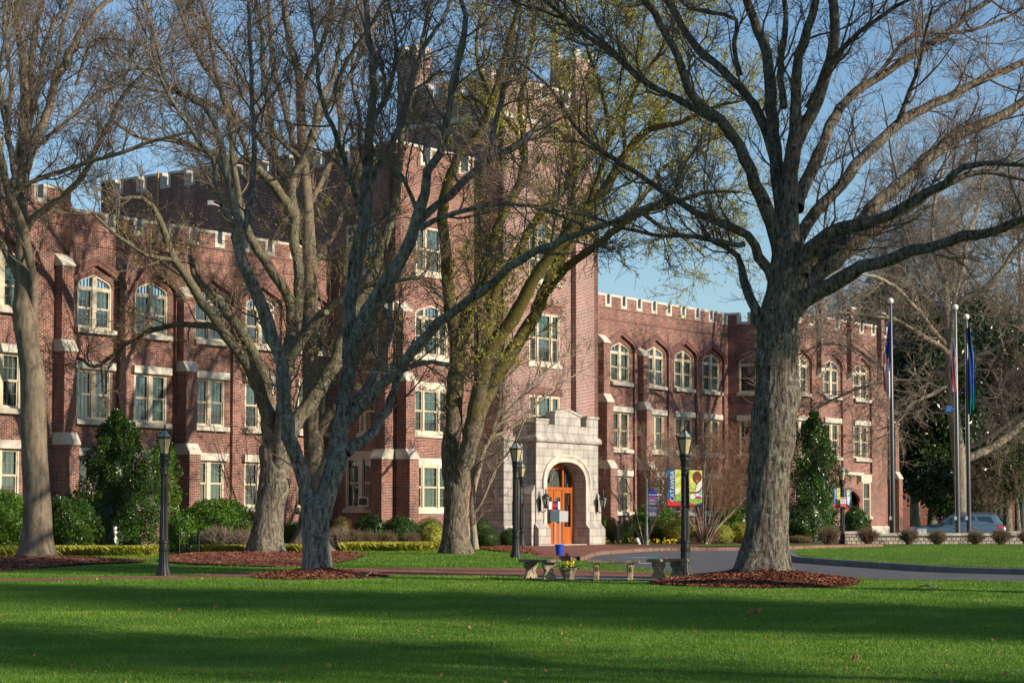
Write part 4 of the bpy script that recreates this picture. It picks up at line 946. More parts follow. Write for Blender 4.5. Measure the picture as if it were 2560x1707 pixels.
def trunk_mesh(rng, pts, rad, flare=1.5, lobes=5, k=26, furrow=0.03, base_z=0.0, burls=()):
    """thick trunk with root flare, furrowed skin and burls"""
    P_, R_ = resample(pts, rad, 0.14)
    dd_ = P_[-1]-P_[-2]; dd_ /= np.linalg.norm(dd_); r_ = R_[-1]
    P_ = np.concatenate([P_, [P_[-1]+dd_*r_*.35, P_[-1]+dd_*r_*.65, P_[-1]+dd_*r_*.85, P_[-1]+dd_*r_*.92]]); R_ = np.concatenate([R_, [r_*.86, r_*.6, r_*.3, r_*.02]]); n = len(P_)
    T = np.gradient(P_, axis=0); T /= np.linalg.norm(T, axis=1, keepdims=True)
    a = np.cross(T, [0, 1.0, 0]); a /= np.linalg.norm(a, axis=1, keepdims=True); b = np.cross(T, a)
    ang = 2*np.pi*np.arange(k)/k; ph = rng.uniform(0, 6.28, 8)
    h = P_[:, 2:3]-base_z; fl = np.exp(-np.maximum(h, 0)/0.38)
    lob = 0.5+0.5*np.cos(lobes*ang+ph[0])*0.8+0.2*np.cos(2*ang+ph[1])
    rr = R_[:, None]*(1+(flare-1)*fl*(0.55+0.65*lob[None, :]))
    ff = np.zeros((n, k))
    for m_, am in ((11, .4), (17, .35), (5, .6), (3, .7))+(((27, .75), (35, .55)) if k > 60 else ((19, .5),) if k > 30 else ()):
        ff += am*np.sin(m_*ang[None, :]+ph[m_ % 8]+(1.2+m_*.05)*np.sin(h*(1.1+m_*.09)+ph[2])+rng.normal(0, .12, (n, k)))*(.75+.25*np.sin(h*m_*.37+ph[3]))
    rr = rr*(1+furrow*ff)
    V = P_[:, None, :]+rr[:, :, None]*(a[:, None, :]*np.cos(ang)[None, :, None]+b[:, None, :]*np.sin(ang)[None, :, None])
    for (bx, by, bz, br, ba) in burls:
        c = np.array([bx, by, bz]); dvec = V-c; dd = np.linalg.norm(dvec, axis=2)
        ax = P_[:, None, :]; o = V-ax; o /= np.linalg.norm(o, axis=2, keepdims=True)+1e-9
        V = V+o*(ba*np.exp(-(dd/br)**2)-ba*.5*np.exp(-(dd/(br*.35))**2))[:, :, None]
    base = (np.arange(n-1)*k)[:, None]; j = np.arange(k)[None, :]; j2 = (j+1) % k
    Q = np.stack([base+j, base+j2, base+k+j2, base+k+j], -1).reshape(-1, 4)
    return V.reshape(-1, 3), Q
def join(parts):
    V = []; Q = []; o = 0
    for v, q in parts: V.append(v); Q.append(q+o); o += len(v)
    return np.concatenate(V), np.concatenate(Q)
def leaf_quads(rng, pts, size, flat=0.0, aspect=0.55, droop=0.0):
    C = len(pts); d = rng.normal(0, 1, (C, 3)); d[:, 2] -= droop; d /= np.linalg.norm(d, axis=1, keepdims=True)
    e = rng.normal(0, 1, (C, 3)); e[:, 2] += 0; e = np.cross(d, e); e /= np.linalg.norm(e, axis=1, keepdims=True)+1e-9
    s = size*rng.uniform(0.6, 1.35, C)[:, None]
    nrm = np.cross(d, e)*s*0.15
    V = np.stack([pts, pts+d*s*.5+e*s*aspect*.5+nrm, pts+d*s, pts+d*s*.5-e*s*aspect*.5+nrm], 1)
    return V.reshape(-1, 3), np.arange(C*4).reshape(C, 4)
def make_tree(name, label, cat, D, trunk, limbs, bark='bark_grey', twig='twig_grey', group=None, dens=1.0, l1=(1.2, 3.2), l2=(.5, 1.5), l3=(.25, .7), tw=0.0045,
              flare=1.5, lobes=5, furrow=0.03, leaves=None, burls=(), seed=1, spread=0.5, up=0.12, n2=9, n3=6, top=(3, 6), extra_at_trunk=0, bark2=None, k=26, weep=0.0, spots=(), side='twigs'):
    """trunk and limbs are traced as (x, y, radius) in photograph pixels and set at their own distances; smaller wood grows from them"""
    rng = np.random.default_rng(seed)
    x0, y0, _ = trunk[0]; base = P(x0, y0, D); gz = float(terr(D)); root = empty(name, (base.x, D, gz), 0, label, cat, group)
    off = np.array([base.x, D, gz])
    def conv(tr, yo0, dep):
        out = []; rr = []; acc = 0; prev = None
        for (x, y, r) in tr:
            q = P(x, y, D)
            if prev is not None: acc += math.hypot(q.x-prev.x, q.z-prev.z)
            prev = q; yy = D+yo0+dep*acc
            out.append(P(x, y, yy)); rr.append(r/F*yy)
        return out, rr
    tp, tr_ = conv(trunk, 0, 0); tp[0].z = gz-0.25
    bl = [(P(bx, by, D-0.0).x, D-br_*D/F, P(bx, by, D).z, br_*1.2*D/F, ba*D/F) for (bx, by, br_, ba) in burls]
    bz = gz
    parts = [trunk_mesh(rng, tp, tr_, flare, lobes, k, furrow, bz, bl)]
    known = [(x, y, 0.0) for x, y, _ in trunk]
    big = []      # resampled limbs
    allP = []; allR = []
    for li, lb in enumerate(limbs):
        dep = lb[0]; tr = list(lb[1])
        x, y, _ = tr[0]; kn = min(known, key=lambda q: (q[0]-x)**2+(q[1]-y)**2)
        pts, rr = conv(tr, kn[2], dep)
        if tr[-1][1] < 12 or tr[-1][0] > 2555 or tr[-1][0] < 5:      # keeps growing beyond the frame
            d = (pts[-1]-pts[-2]).normalized(); L = rng.uniform(*top); q = pts[-1]; r = rr[-1]
            for s in range(4):
                d = (d+Vector(rng.normal(0, .12, 3))+Vector((0, 0, .10))).normalized(); q = q+d*L/4; r *= 0.68; pts.append(q); rr.append(max(r, .012))
        acc = 0
        for i in range(len(tr)-1):
            for f_ in (0, .2, .4, .6, .8): known.append((tr[i][0]*(1-f_)+tr[i+1][0]*f_, tr[i][1]*(1-f_)+tr[i+1][1]*f_, (pts[i].y-D)*(1-f_)+(pts[i+1].y-D)*f_))
        known.append((tr[-1][0], tr[-1][1], pts[len(tr)-1].y-D))
        P_, R_ = resample(pts, rr, 0.28)
        P_[1:-1] += rng.normal(0, 0.012, (len(P_)-2, 3))*np.clip(R_[1:-1, None]*14, .3, 1.6)
        big.append((P_, R_)); mx = R_.max()
        R2 = R_.copy(); R2[0] *= 1.15
        kk = 14 if mx > .11 else 10 if mx > .05 else 7
        v, q = tubes(P_[None], (R2*(1+rng.normal(0, .045, len(R2))))[None], kk); parts.append((v, q))
    # knots and cut stubs on the bark
    V, Q = join(parts); to = fast_mesh('trunk', V-off, Q, M[bark], root)
    # branch levels
    pos = []; dr = []; rd = []
    for P_, R_ in big:
        d = np.gradient(P_, axis=0); d /= np.linalg.norm(d, axis=1, keepdims=True)+1e-9
        m_ = rng.uniform(0, 1, len(P_)) < 0.95*dens*np.clip(0.055/np.maximum(R_, .02), 0.16, 1.5)
        m_[:2] = False
        pos.append(P_[m_]); dr.append(d[m_]); rd.append(R_[m_])
        for _ in range(2): pos.append(P_[-1:]); dr.append(d[-1:]); rd.append(R_[-1:])
    pos = np.concatenate(pos); dr = np.concatenate(dr); rd = np.concatenate(rd)
    A1, B1 = grow(rng, pos, dr, np.minimum(rd, .06), l1, (.45, 1.15), 7, up, .20, .5, .010, weep)
    p, d, r = sample_on(rng, A1, B1, n2); A2, B2 = grow(rng, p, d, r, l2, (.4, 1.1), 5, up*.8, .26, .55, .0065, weep)
    p, d, r = sample_on(rng, A2, B2, n3, .15); A3, B3 = grow(rng, p, d, r, l3, (.35, 1.1), 4, up*.5, .3, .6, tw, weep)
    B2 = np.maximum(B2, tw*1.25); 
    # direct short twigs on the big limbs
    V, Q = join([tubes(A1, B1, 5), tubes(A2, B2, 3), tubes(A3, B3, 3)])
    fast_mesh(side, V-off, Q, M[twig], root)
    if leaves:
        mt, cnt, size, cond = leaves
        pts = A3[:, rng.integers(1, 4, len(A3))[0]:, :].reshape(-1, 3); pts = A3.reshape(-1, 3)
        if cond is not None: pts = pts[cond(pts)]
        if len(pts) > 0:
            pts = pts[rng.integers(0, len(pts), cnt)]+rng.normal(0, .03, (cnt, 3)); V, Q = leaf_quads(rng, pts, size, droop=.8)
            fast_mesh('leaves', V-off, Q, M[mt], root, False)
    for (sx, sy, sr, sd) in spots:      # pruning scars
        kn = min(known, key=lambda q: (q[0]-sx)**2+(q[1]-sy)**2); q = P(sx, sy, D+kn[2]); m = MB(); m.tube([q-Vector(off)+Vector((0, .02, 0)), q-Vector(off)-Vector((0, sd, 0))], sr, 12); m.build('cut_stub', M['bark_pale'], root)
    return root
OAKT = [(1905, 1440, 56), (1908, 1400, 56), (1915, 1330, 52), (1922, 1200, 51), (1930, 1090, 52), (1934, 1030, 54), (1941, 960, 51), (1942, 880, 50), (1945, 800, 50), (1958, 740, 43), (1966, 690, 44), (1968, 640, 38), (1967, 590, 32), (1966, 560, 28)]
OAKL = [
 (0.05, [(1967, 575, 30), (1970, 500, 25), (1975, 430, 22), (1983, 370, 18), (2010, 320, 17), (2045, 250, 15), (2075, 150, 14), (2085, 80, 13), (2080, -20, 12)]),
 (-0.3, [(1975, 430, 18), (1985, 330, 15), (1990, 250, 14), (1992, 180, 13), (2010, 100, 12), (2040, 0, 10)]),
 (0.3, [(1962, 560, 22), (1948, 480, 17), (1940, 400, 16), (1928, 300, 16), (1925, 200, 15), (1905, 100, 13), (1865, 0, 11)]),
 (-0.4, [(1955, 640, 22), (1930, 560, 19), (1890, 460, 16), (1850, 370, 15), (1800, 300, 13), (1740, 250, 12), (1710, 190, 11), (1680, 110, 10), (1650, 60, 9), (1600, -20, 7)]),
 (0.45, [(1940, 430, 14), (1900, 290, 12), (1830, 200, 11), (1740, 120, 10), (1690, 40, 9), (1660, -20, 8)]),
 (-0.25, [(1935, 700, 15), (1900, 640, 13), (1870, 590, 11), (1801, 558, 10), (1736, 528, 9), (1700, 509, 8), (1604, 440, 6.5), (1528, 393, 6), (1451, 333, 5), (1393, 245, 4.5), (1366, 210, 4), (1297, 153, 3)]),
 (0.4, [(1800, 300, 10), (1736, 275, 9), (1700, 252, 9), (1604, 200, 8), (1546, 145, 7), (1470, 92, 6), (1374, 11, 5)]),
 (0.55, [(1604, 200, 5), (1556, 150, 5), (1470, 75, 4), (1390, 40, 4), (1300, 10, 3)]),
 (-0.5, [(1860, 610, 7), (1847, 615, 7), (1737, 592, 6), (1660, 590, 5), (1560, 570, 4.5), (1489, 545, 4), (1374, 519, 3.5), (1282, 508, 2.5)]),
 (0.35, [(1905, 812, 17), (1897, 800, 15), (1874, 740, 13), (1859, 699, 11), (1844, 642, 8), (1815, 620, 6), (1786, 607, 5), (1760, 573, 4), (1740, 540, 3)]),
 (-0.45, [(1990, 700, 24), (2004, 653, 22), (2050, 605, 20), (2100, 573, 18), (2196, 551, 14), (2288, 501, 12), (2360, 463, 10), (2406, 417, 8), (2464, 406, 7), (2560, 413, 5)]),
 (0.35, [(1985, 640, 19), (2000, 589, 17), (2040, 530, 16), (2081, 486, 15), (2142, 413, 14), (2196, 356, 13), (2234, 318, 12), (2280, 287, 12), (2368, 245, 11), (2464, 195, 10), (2560, 157, 9)]),
 (0.5, [(2004, 690, 22), (2060, 640, 20), (2110, 590, 19), (2160, 545, 18), (2203, 500, 17), (2272, 440, 16), (2330, 387, 15), (2406, 337, 14), (2483, 298, 13), (2560, 252, 12)]),
 (-0.1, [(1995, 730, 22), (2012, 714, 21), (2062, 672, 20), (2138, 611, 17), (2196, 569, 14), (2270, 520, 11), (2350, 470, 9), (2450, 430, 7), (2560, 450, 5)]),
 (-0.55, [(1985, 770, 25), (2012, 749, 22), (2081, 714, 19), (2157, 668, 17), (2234, 649, 15), (2280, 626, 14), (2349, 611, 13), (2406, 592, 12), (2464, 584, 12), (2560, 550, 10)]),
 (0.6, [(1990, 520, 18), (2010, 470, 17), (2027, 432, 16), (2066, 344, 14), (2085, 291, 13), (2131, 237, 11), (2203, 191, 10), (2272, 145, 9), (2360, 88, 8), (2425, 31, 7), (2475, 0, 6)]),
 (-0.5, [(2020, 270, 8), (2060, 190, 8), (2100, 130, 7), (2150, 80, 6), (2234, 20, 5), (2280, -5, 4)]),
 (0.3, [(2150, 230, 6), (2200, 180, 6), (2280, 90, 5), (2400, 80, 5), (2480, 60, 4), (2560, 20, 3)]),
 (-0.3, [(1850, 190, 7), (1835, 110, 6), (1840, 50, 5), (1770, 30, 5), (1720, 20, 4), (1700, 0, 3)]),
 (0.2, [(1960, 270, 9), (1950, 200, 8), (1955, 120, 8), (1965, 60, 7), (1960, 0, 6)]),
 (-0.6, [(2240, 318, 7), (2260, 260, 6), (2300, 160, 5), (2310, 100, 4), (2330, 20, 3)]),
]
TREES = {}
TREES['oak'] = make_tree('oak_tree', 'massive spreading bare oak with thick knotted trunk on the mulch mound beside the road', 'tree', 50.0, OAKT, OAKL, 'bark_oak', 'twig', flare=1.75, lobes=6, furrow=.035, seed=11,
   burls=((1935, 1060, 32, 18), (1955, 1010, 25, 14), (1990, 985, 22, 14), (1970, 855, 22, 16), (1912, 905, 20, 14), (1915, 1100, 24, 12), (1985, 1110, 22, 10)), dens=1.0, l1=(.9, 2.4), l2=(.4, 1.1), l3=(.2, .55), k=80, tw=.0055)
VT = [(794, 1446, 37), (793, 1400, 34), (790, 1340, 33), (790, 1300, 34), (789, 1280, 35), (789, 1262, 36)]
VL = [
 (-0.12, [(775, 1292, 20), (768, 1240, 19), (745, 1150, 19), (723, 1091, 18), (712, 1017, 18), (704, 913, 17), (677, 837, 17), (645, 745, 16), (612, 670, 15), (597, 630, 13), (590, 592, 12), (597, 560, 11), (570, 440, 9), (547, 344, 8), (513, 268, 8), (417, 214, 6), (402, 153, 5), (383, 77, 5), (356, 0, 4)]),
 (0.35, [(597, 610, 10), (612, 572, 9), (628, 497, 8), (635, 383, 7), (631, 268, 6), (624, 96, 5), (620, 0, 4)]),
 (-0.4, [(590, 570, 8), (558, 530, 8), (552, 500, 7), (530, 400, 6), (497, 350, 6), (430, 250, 5), (400, 190, 4), (380, 120, 3)]),
 (0.08, [(800, 1290, 26), (815, 1240, 26), (838, 1168, 25), (848, 1100, 24), (855, 1036, 22), (868, 960, 20), (873, 883, 18), (873, 768, 17), (893, 650, 17), (915, 519, 16), (915, 459, 14), (926, 344, 12), (934, 191, 10), (919, 76, 8), (915, 0, 7)]),
 (-0.3, [(873, 900, 18), (896, 840, 22), (925, 775, 22), (953, 725, 20), (1010, 634, 17), (1045, 546, 15), (1060, 480, 12), (1068, 430, 11), (1098, 390, 11), (1118, 306, 10), (1137, 191, 9), (1160, 96, 8), (1165, 40, 7), (1152, -5, 6)]),
 (-0.5, [(858, 1066, 14), (896, 1028, 14), (972, 940, 13), (1049, 856, 13), (1125, 787, 12), (1202, 730, 11), (1297, 653, 10), (1374, 615, 9), (1450, 584, 8), (1527, 557, 7), (1604, 523, 6), (1680, 492, 5)]),
 (0.3, [(1040, 560, 11), (1065, 532, 11), (1125, 486, 10), (1221, 402, 9), (1290, 365, 9), (1330, 330, 8)]),
 (0.5, [(1180, 440, 8), (1215, 400, 8), (1230, 340, 7), (1255, 249, 6), (1275, 184, 5), (1290, 120, 4), (1300, 40, 3)]),
 (-0.3, [(1050, 572, 7), (1085, 552, 7), (1144, 531, 6), (1221, 511, 6), (1278, 511, 5), (1350, 520, 4), (1450, 560, 3)]),
 (0.4, [(915, 490, 9), (940, 430, 9), (975, 370, 8), (1010, 290, 8), (1030, 200, 7), (1060, 120, 6), (1100, 60, 5), (1130, 0, 4)]),
 (-0.3, [(1045, 560, 6), (1040, 520, 6), (1005, 440, 5), (960, 390, 4), (950, 350, 3)]),
 (-0.4, [(907, 545, 8), (880, 460, 7), (850, 370, 7), (820, 290, 6), (800, 230, 5), (790, 120, 4), (770, 0, 3)]),
 (0.5, [(865, 1130, 15), (890, 1112, 15), (915, 1098, 14), (953, 1050, 12), (985, 975, 10), (1003, 925, 9), (1035, 913, 7), (1080, 905, 6), (1130, 912, 5)]),
 (0.6, [(880, 1010, 9), (925, 955, 9), (950, 905, 8), (972, 844, 8), (978, 790, 7), (975, 740, 6)]),
 (-0.4, [(730, 1060, 8), (640, 1040, 0.1)][:1]+[(700, 905, 11), (660, 850, 10), (600, 830, 9), (566, 824, 8)]) if False else (0.3, [(915, 330, 6), (960, 250, 6), (985, 170, 5), (990, 90, 4), (970, 0, 3)]),
]
TREES['v'] = make_tree('maple_tree', 'grey barked tree forking low into a wide V in front of the mulch bed', 'tree', 53.3, VT, VL, 'bark_v', 'twig_grey', flare=1.12, lobes=4, furrow=.025, seed=12, l1=(.9, 2.3), l2=(.4, 1.1), l3=(.2, .55), k=64, tw=.0068, leaves=('leaf_spring', 1500, .06, lambda p: (p[:, 2] > 5) & (p[:, 2] < 10) & (p[:, 0] > -5)))
T1 = [(92, 1412, 38), (93, 1370, 36), (94, 1300, 35), (90, 1200, 33), (86, 1130, 32), (84, 1030, 31), (82, 940, 31), (72, 880, 27), (68, 820, 29), (63, 768, 27), (62, 720, 26), (62, 680, 24), (60, 640, 20)]
L1 = [
 (0.1, [(61, 650, 19), (60, 600, 18), (57, 560, 17), (52, 478, 17), (58, 363, 15), (62, 230, 12), (54, 115, 10), (42, 19, 8), (40, -10, 8)]),
 (-0.3, [(82, 800, 12), (84, 740, 11), (78, 660, 11), (62, 590, 12), (48, 545, 12), (20, 480, 11), (8, 420, 10), (-5, 364, 9)]),
 (0.3, [(58, 500, 12), (66, 344, 11), (77, 191, 9), (92, 57, 8), (107, 0, 7)]),
 (-0.4, [(62, 600, 10), (80, 545, 9), (115, 524, 9), (191, 459, 8), (230, 394, 7), (287, 275, 6), (333, 210, 5), (372, 172, 4)]),
 (0.4, [(60, 430, 13), (77, 383, 12), (115, 287, 11), (138, 210, 10), (165, 153, 9), (191, 96, 8), (237, 34, 7), (268, 0, 6)]),
 (-0.2, [(25, 494, 7), (77, 455, 6), (153, 429, 6), (230, 402, 5), (306, 383, 5), (383, 352, 4), (480, 330, 3)]),
 (0.5, [(60, 440, 6), (99, 364, 5), (153, 314, 5), (230, 245, 4), (325, 172, 3)]),
 (-0.4, [(55, 420, 9), (31, 383, 8), (8, 268, 8), (-8, 172, 7)]),
 (0.2, [(50, 690, 14), (27, 653, 12), (0, 600, 10), (-40, 540, 8)]),
 (0.3, [(120, 250, 5), (145, 150, 5), (160, 60, 4), (185, 0, 4)]),
 (-0.3, [(190, 215, 4), (230, 105, 4), (300, 100, 3), (400, 130, 3)]),
 (0.6, [(70, 330, 7), (100, 200, 6), (110, 110, 5), (150, 30, 4)]),
 (0.2, [(20, 500, 8), (35, 440, 7), (20, 330, 7), (28, 200, 6), (10, 80, 5), (15, 0, 4)]),
]
TREES['t1'] = make_tree('maple_tree', 'tall bare tree at the left edge with a smooth grey trunk before the hedge', 'tree', 64.5, T1, L1, 'bark_smooth', 'twig_grey', flare=1.6, lobes=6, furrow=.03, seed=13, l1=(1.0, 2.8), l2=(.5, 1.3), l3=(.25, .65), tw=.0065, k=32, burls=((45, 770, 16, 8), (50, 820, 14, 8)))
T2 = [(664, 1388, 46), (666, 1350, 40), (672, 1290, 35), (680, 1210, 33), (687, 1160, 35), (690, 1120, 35)]
L2 = [
 (-0.2, [(680, 1190, 24), (678, 1110, 24), (672, 1040, 20), (660, 1015, 18), (647, 971, 16), (620, 913, 15), (585, 864, 14), (551, 818, 13), (509, 760, 12), (471, 699, 11), (432, 638, 10), (413, 596, 9), (398, 546, 8), (383, 517, 7), (352, 494, 6), (306, 497, 4)]),
 (-0.5, [(450, 655, 7), (425, 649, 6), (364, 638, 5), (325, 611, 5), (276, 577, 4), (233, 534, 3)]),
 (0.25, [(688, 1180, 22), (684, 1090, 22), (672, 1030, 17), (665, 960, 16), (655, 921, 15), (628, 875, 14), (597, 821, 13), (555, 768, 12), (517, 726, 10), (486, 684, 8), (475, 640, 6)]),
 (-0.35, [(692, 1180, 24), (704, 1080, 22), (712, 970, 18), (725, 900, 16), (735, 875, 15), (785, 806, 13), (823, 768, 11), (865, 745, 10), (915, 714, 8), (991, 700, 6), (1049, 695, 5)]),
 (0.3, [(720, 900, 15), (735, 840, 14), (742, 806, 14), (746, 691, 13), (735, 596, 13), (738, 538, 12), (727, 490, 12), (738, 440, 11), (765, 385, 10), (788, 325, 9), (800, 249, 8), (830, 200, 6), (850, 120, 5), (870, 0, 3)]),
 (-0.3, [(733, 540, 13), (715, 510, 13), (669, 450, 12), (631, 413, 10), (574, 398, 9), (500, 370, 8), (430, 350, 6), (350, 345, 4), (280, 300, 3)]),
 (0.1, [(696, 1190, 24), (712, 1110, 25), (735, 1060, 22), (777, 1005, 19), (810, 950, 18), (842, 905, 17), (850, 860, 16), (880, 790, 14), (925, 700, 13), (955, 620, 12), (985, 520, 11), (1000, 400, 9), (1010, 300, 8), (1040, 200, 6), (1060, 80, 5), (1080, 0, 4)]),
 (-0.15, [(700, 1030, 12), (712, 960, 13), (720, 883, 13), (727, 790, 13), (715, 730, 13), (670, 665, 12), (624, 588, 11), (600, 520, 9), (585, 420, 8), (575, 300, 7), (540, 180, 6), (520, 60, 5), (500, 0, 4)]),
 (0.5, [(600, 845, 9), (566, 829, 9), (540, 818, 8), (494, 812, 8), (421, 814, 7), (344, 841, 6), (287, 883, 5), (237, 917, 5), (191, 894, 4), (115, 909, 2.5)]),
 (0.5, [(740, 560, 9), (700, 460, 8), (680, 330, 8), (660, 200, 7), (655, 80, 5), (640, 0, 4)]),
 (-0.5, [(631, 413, 7), (600, 330, 7), (560, 240, 6), (500, 150, 5), (460, 60, 4), (440, 0, 3)]),
 (0.6, [(720, 450, 8), (660, 360, 7), (600, 300, 6), (480, 240, 5), (400, 230, 4), (300, 210, 3)]),
 (-0.6, [(760, 400, 6), (700, 350, 6), (640, 250, 5), (560, 130, 4), (480, 30, 3)]),
]
TREES['t2'] = make_tree('maple_tree', 'stout many limbed bare tree on the large mulch bed, with long mossy limbs', 'tree', 72.0, T2, L2, 'bark_grey', 'twig', flare=1.45, lobes=5, furrow=.035, seed=14, l1=(1.0, 2.6), l2=(.5, 1.2), l3=(.25, .6), tw=.0066, k=64, spots=((748, 659, .085, .24), (817, 782, .085, .22), (423, 626, .08, .2)), burls=((710, 1225, 22, 16), (655, 1130, 18, 10)), leaves=('leaf_spring', 2600, .07, lambda p: (p[:, 2] > 5) & (p[:, 2] < 13) & (p[:, 0] < -3)))
T3 = [(772, 1375, 34), (778, 1300, 29), (785, 1220, 26), (785, 1150, 25), (783, 1080, 25), (780, 1015, 24), (777, 940, 21), (775, 860, 20), (775, 780, 20), (775, 691, 19), (772, 600, 17), (767, 497, 15), (760, 420, 14), (755, 344, 13), (750, 230, 11)]
L3 = [
 (0.2, [(752, 260, 11), (745, 180, 10), (719, 77, 9), (708, 0, 8)]),
 (-0.3, [(751, 250, 8), (762, 199, 8), (790, 140, 7), (811, 96, 6), (834, 0, 5)]),
 (0.4, [(764, 470, 9), (735, 364, 9), (712, 268, 8), (685, 172, 7), (677, 77, 6), (670, 0, 5)]),
 (-0.3, [(793, 1085, 15), (806, 1062, 14), (834, 1020, 12), (855, 985, 11), (870, 950, 10), (900, 900, 8), (920, 860, 6), (950, 800, 4)]),
 (0.4, [(775, 700, 10), (800, 640, 9), (845, 560, 8), (860, 480, 7), (890, 400, 6), (900, 300, 5), (880, 200, 4), (890, 60, 3)]),
 (-0.5, [(757, 380, 8), (800, 300, 7), (830, 250, 7), (870, 150, 6), (930, 60, 5), (960, 0, 4)]),
 (0.5, [(772, 620, 8), (700, 560, 7), (650, 520, 6), (620, 460, 5), (560, 400, 4)]),
 (0.5, [(768, 520, 8), (820, 420, 8), (850, 330, 7), (850, 240, 6), (900, 130, 5), (905, 0, 4)]),
]
TREES['t3'] = make_tree('maple_tree', 'tall straight tree with smooth sunlit tan bark just right of the stout tree', 'tree', 79.0, T3, L3, 'bark_smooth', 'twig_pale', flare=2.3, lobes=4, furrow=.015, seed=15, l1=(1.1, 3.0), l2=(.5, 1.3), l3=(.25, .7), tw=.0068, leaves=('leaf_spring', 1800, .07, lambda p: p[:, 2] < 16))
T5 = [(1138, 1390, 36), (1138, 1350, 32), (1139, 1290, 29), (1140, 1240, 28), (1141, 1210, 29)]
L5 = [
 (0.15, [(1136, 1250, 24), (1130, 1180, 25), (1129, 1110, 24), (1135, 1036, 22), (1144, 883, 19), (1163, 806, 16), (1183, 749, 14), (1217, 653, 13), (1236, 596, 12), (1262, 530, 11), (1297, 459, 10), (1313, 364, 9), (1300, 290, 7), (1310, 200, 6), (1330, 100, 5), (1340, 0, 4)]),
 (-0.25, [(1142, 870, 15), (1137, 844, 15), (1121, 730, 15), (1114, 615, 14), (1106, 538, 13), (1118, 459, 12), (1152, 383, 11), (1202, 325, 10), (1229, 249, 9), (1255, 172, 8), (1280, 80, 7), (1300, 0, 6)]),
 (-0.25, [(1146, 1240, 22), (1158, 1160, 23), (1178, 1080, 21), (1202, 959, 19), (1221, 880, 18), (1278, 799, 17), (1317, 730, 16), (1355, 665, 15), (1393, 615, 14), (1450, 538, 13), (1508, 480, 12), (1565, 383, 10), (1623, 325, 8), (1700, 306, 6), (1780, 270, 4), (1860, 250, 3)]),
 (0.3, [(1150, 1230, 18), (1166, 1150, 20), (1192, 1060, 18), (1221, 978, 18), (1278, 883, 17), (1336, 787, 16), (1374, 700, 15), (1431, 596, 13), (1470, 531, 11), (1530, 440, 9), (1600, 350, 7), (1660, 280, 5), (1690, 180, 4), (1720, 60, 3)]),
 (-0.45, [(1340, 770, 12), (1355, 745, 12), (1412, 672, 11), (1489, 615, 10), (1546, 569, 9), (1604, 531, 8), (1700, 500, 6), (1780, 480, 5), (1850, 480, 3.5)]),
 (0.5, [(1205, 930, 14), (1218, 850, 13), (1232, 768, 12), (1259, 691, 11), (1290, 634, 11), (1336, 557, 10), (1400, 480, 9), (1450, 420, 8), (1520, 350, 6), (1580, 240, 5), (1600, 120, 4), (1620, 0, 3)]),
 (-0.2, [(1172, 1130, 15), (1183, 1090, 15), (1193, 1060, 13), (1200, 1010, 12), (1207, 978, 11)]),
 (0.5, [(1313, 420, 6), (1290, 330, 6), (1250, 290, 5), (1190, 250, 4), (1130, 240, 3)]),
 (-0.5, [(1470, 510, 7), (1500, 430, 7), (1520, 340, 6), (1510, 250, 5), (1480, 160, 4), (1450, 60, 3), (1440, 0, 2.5)]),
 (0.2, [(1380, 680, 7), (1400, 600, 7), (1430, 500, 6), (1440, 400, 6), (1420, 320, 5), (1400, 220, 4), (1390, 100, 3)]),
 (-0.5, [(1604, 531, 5), (1640, 560, 5), (1690, 585, 4), (1730, 610, 3), (1760, 640, 2)]),
 (0.6, [(1540, 560, 6), (1600, 500, 5), (1660, 420, 5), (1740, 380, 4), (1800, 330, 3)]),
 (-0.6, [(1565, 383, 6), (1560, 300, 5), (1600, 200, 5), (1650, 130, 4), (1680, 50, 3)]),
 (0.2, [(1229, 249, 6), (1200, 180, 5), (1190, 100, 4), (1210, 20, 3)]),
]
TREES['t5'] = make_tree('elm_tree', 'mossy trunked tree leaning right by the stone porch, crown full of yellow green leaves', 'tree', 74.5, T5, L5, 'bark_moss', 'twig', flare=1.5, lobes=5, furrow=.035, seed=16, l1=(1.0, 2.8), l2=(.5, 1.3), l3=(.25, .65), tw=.0065, k=64, leaves=('leaf_spring', 62000, .085, lambda p: (p[:, 2] > 7.5) & (p[:, 0] > -2.5-.0*p[:, 2])), dens=1.3, weep=.12, spots=((1207, 974, .12, .22),))
T6 = [(1188, 1366, 9), (1185, 1340, 8.5), (1181, 1283, 8), (1184, 1225, 7.5), (1202, 1149, 7)]
L6 = [
 (0.2, [(1200, 1155, 7), (1221, 1099, 6.5), (1252, 1053, 6), (1297, 1003, 5), (1336, 957, 4), (1380, 915, 3), (1420, 880, 2)]),
 (-0.4, [(1215, 1115, 5), (1235, 1060, 5), (1250, 1000, 4), (1248, 930, 3.5), (1262, 860, 3)]),
 (0.5, [(1225, 1095, 4), (1290, 1060, 4), (1340, 1010, 3.5), (1400, 960, 2.5), (1450, 930, 2)]),
 (0.3, [(1183, 1230, 6), (1175, 1150, 5), (1150, 1050, 4), (1130, 980, 3)]),
 (-0.3, [(1182, 1290, 4), (1210, 1240, 4), (1240, 1170, 3), (1280, 1120, 3), (1310, 1050, 2)]),
 (-0.2, [(1170, 1366, 7), (1166, 1300, 6), (1160, 1220, 5), (1150, 1140, 4), (1140, 1060, 3)]),
]
make_tree('dogwood_tree', 'slender pale leafless tree standing right behind the mossy trunk by the porch', 'tree', 86.0, T6, L6, 'bark_pale', 'twig_pale', flare=1.3, furrow=.02, seed=17, l1=(.7, 1.7), l2=(.3, .9), l3=(.2, .5), tw=.006, dens=2.2, n2=6, n3=3)
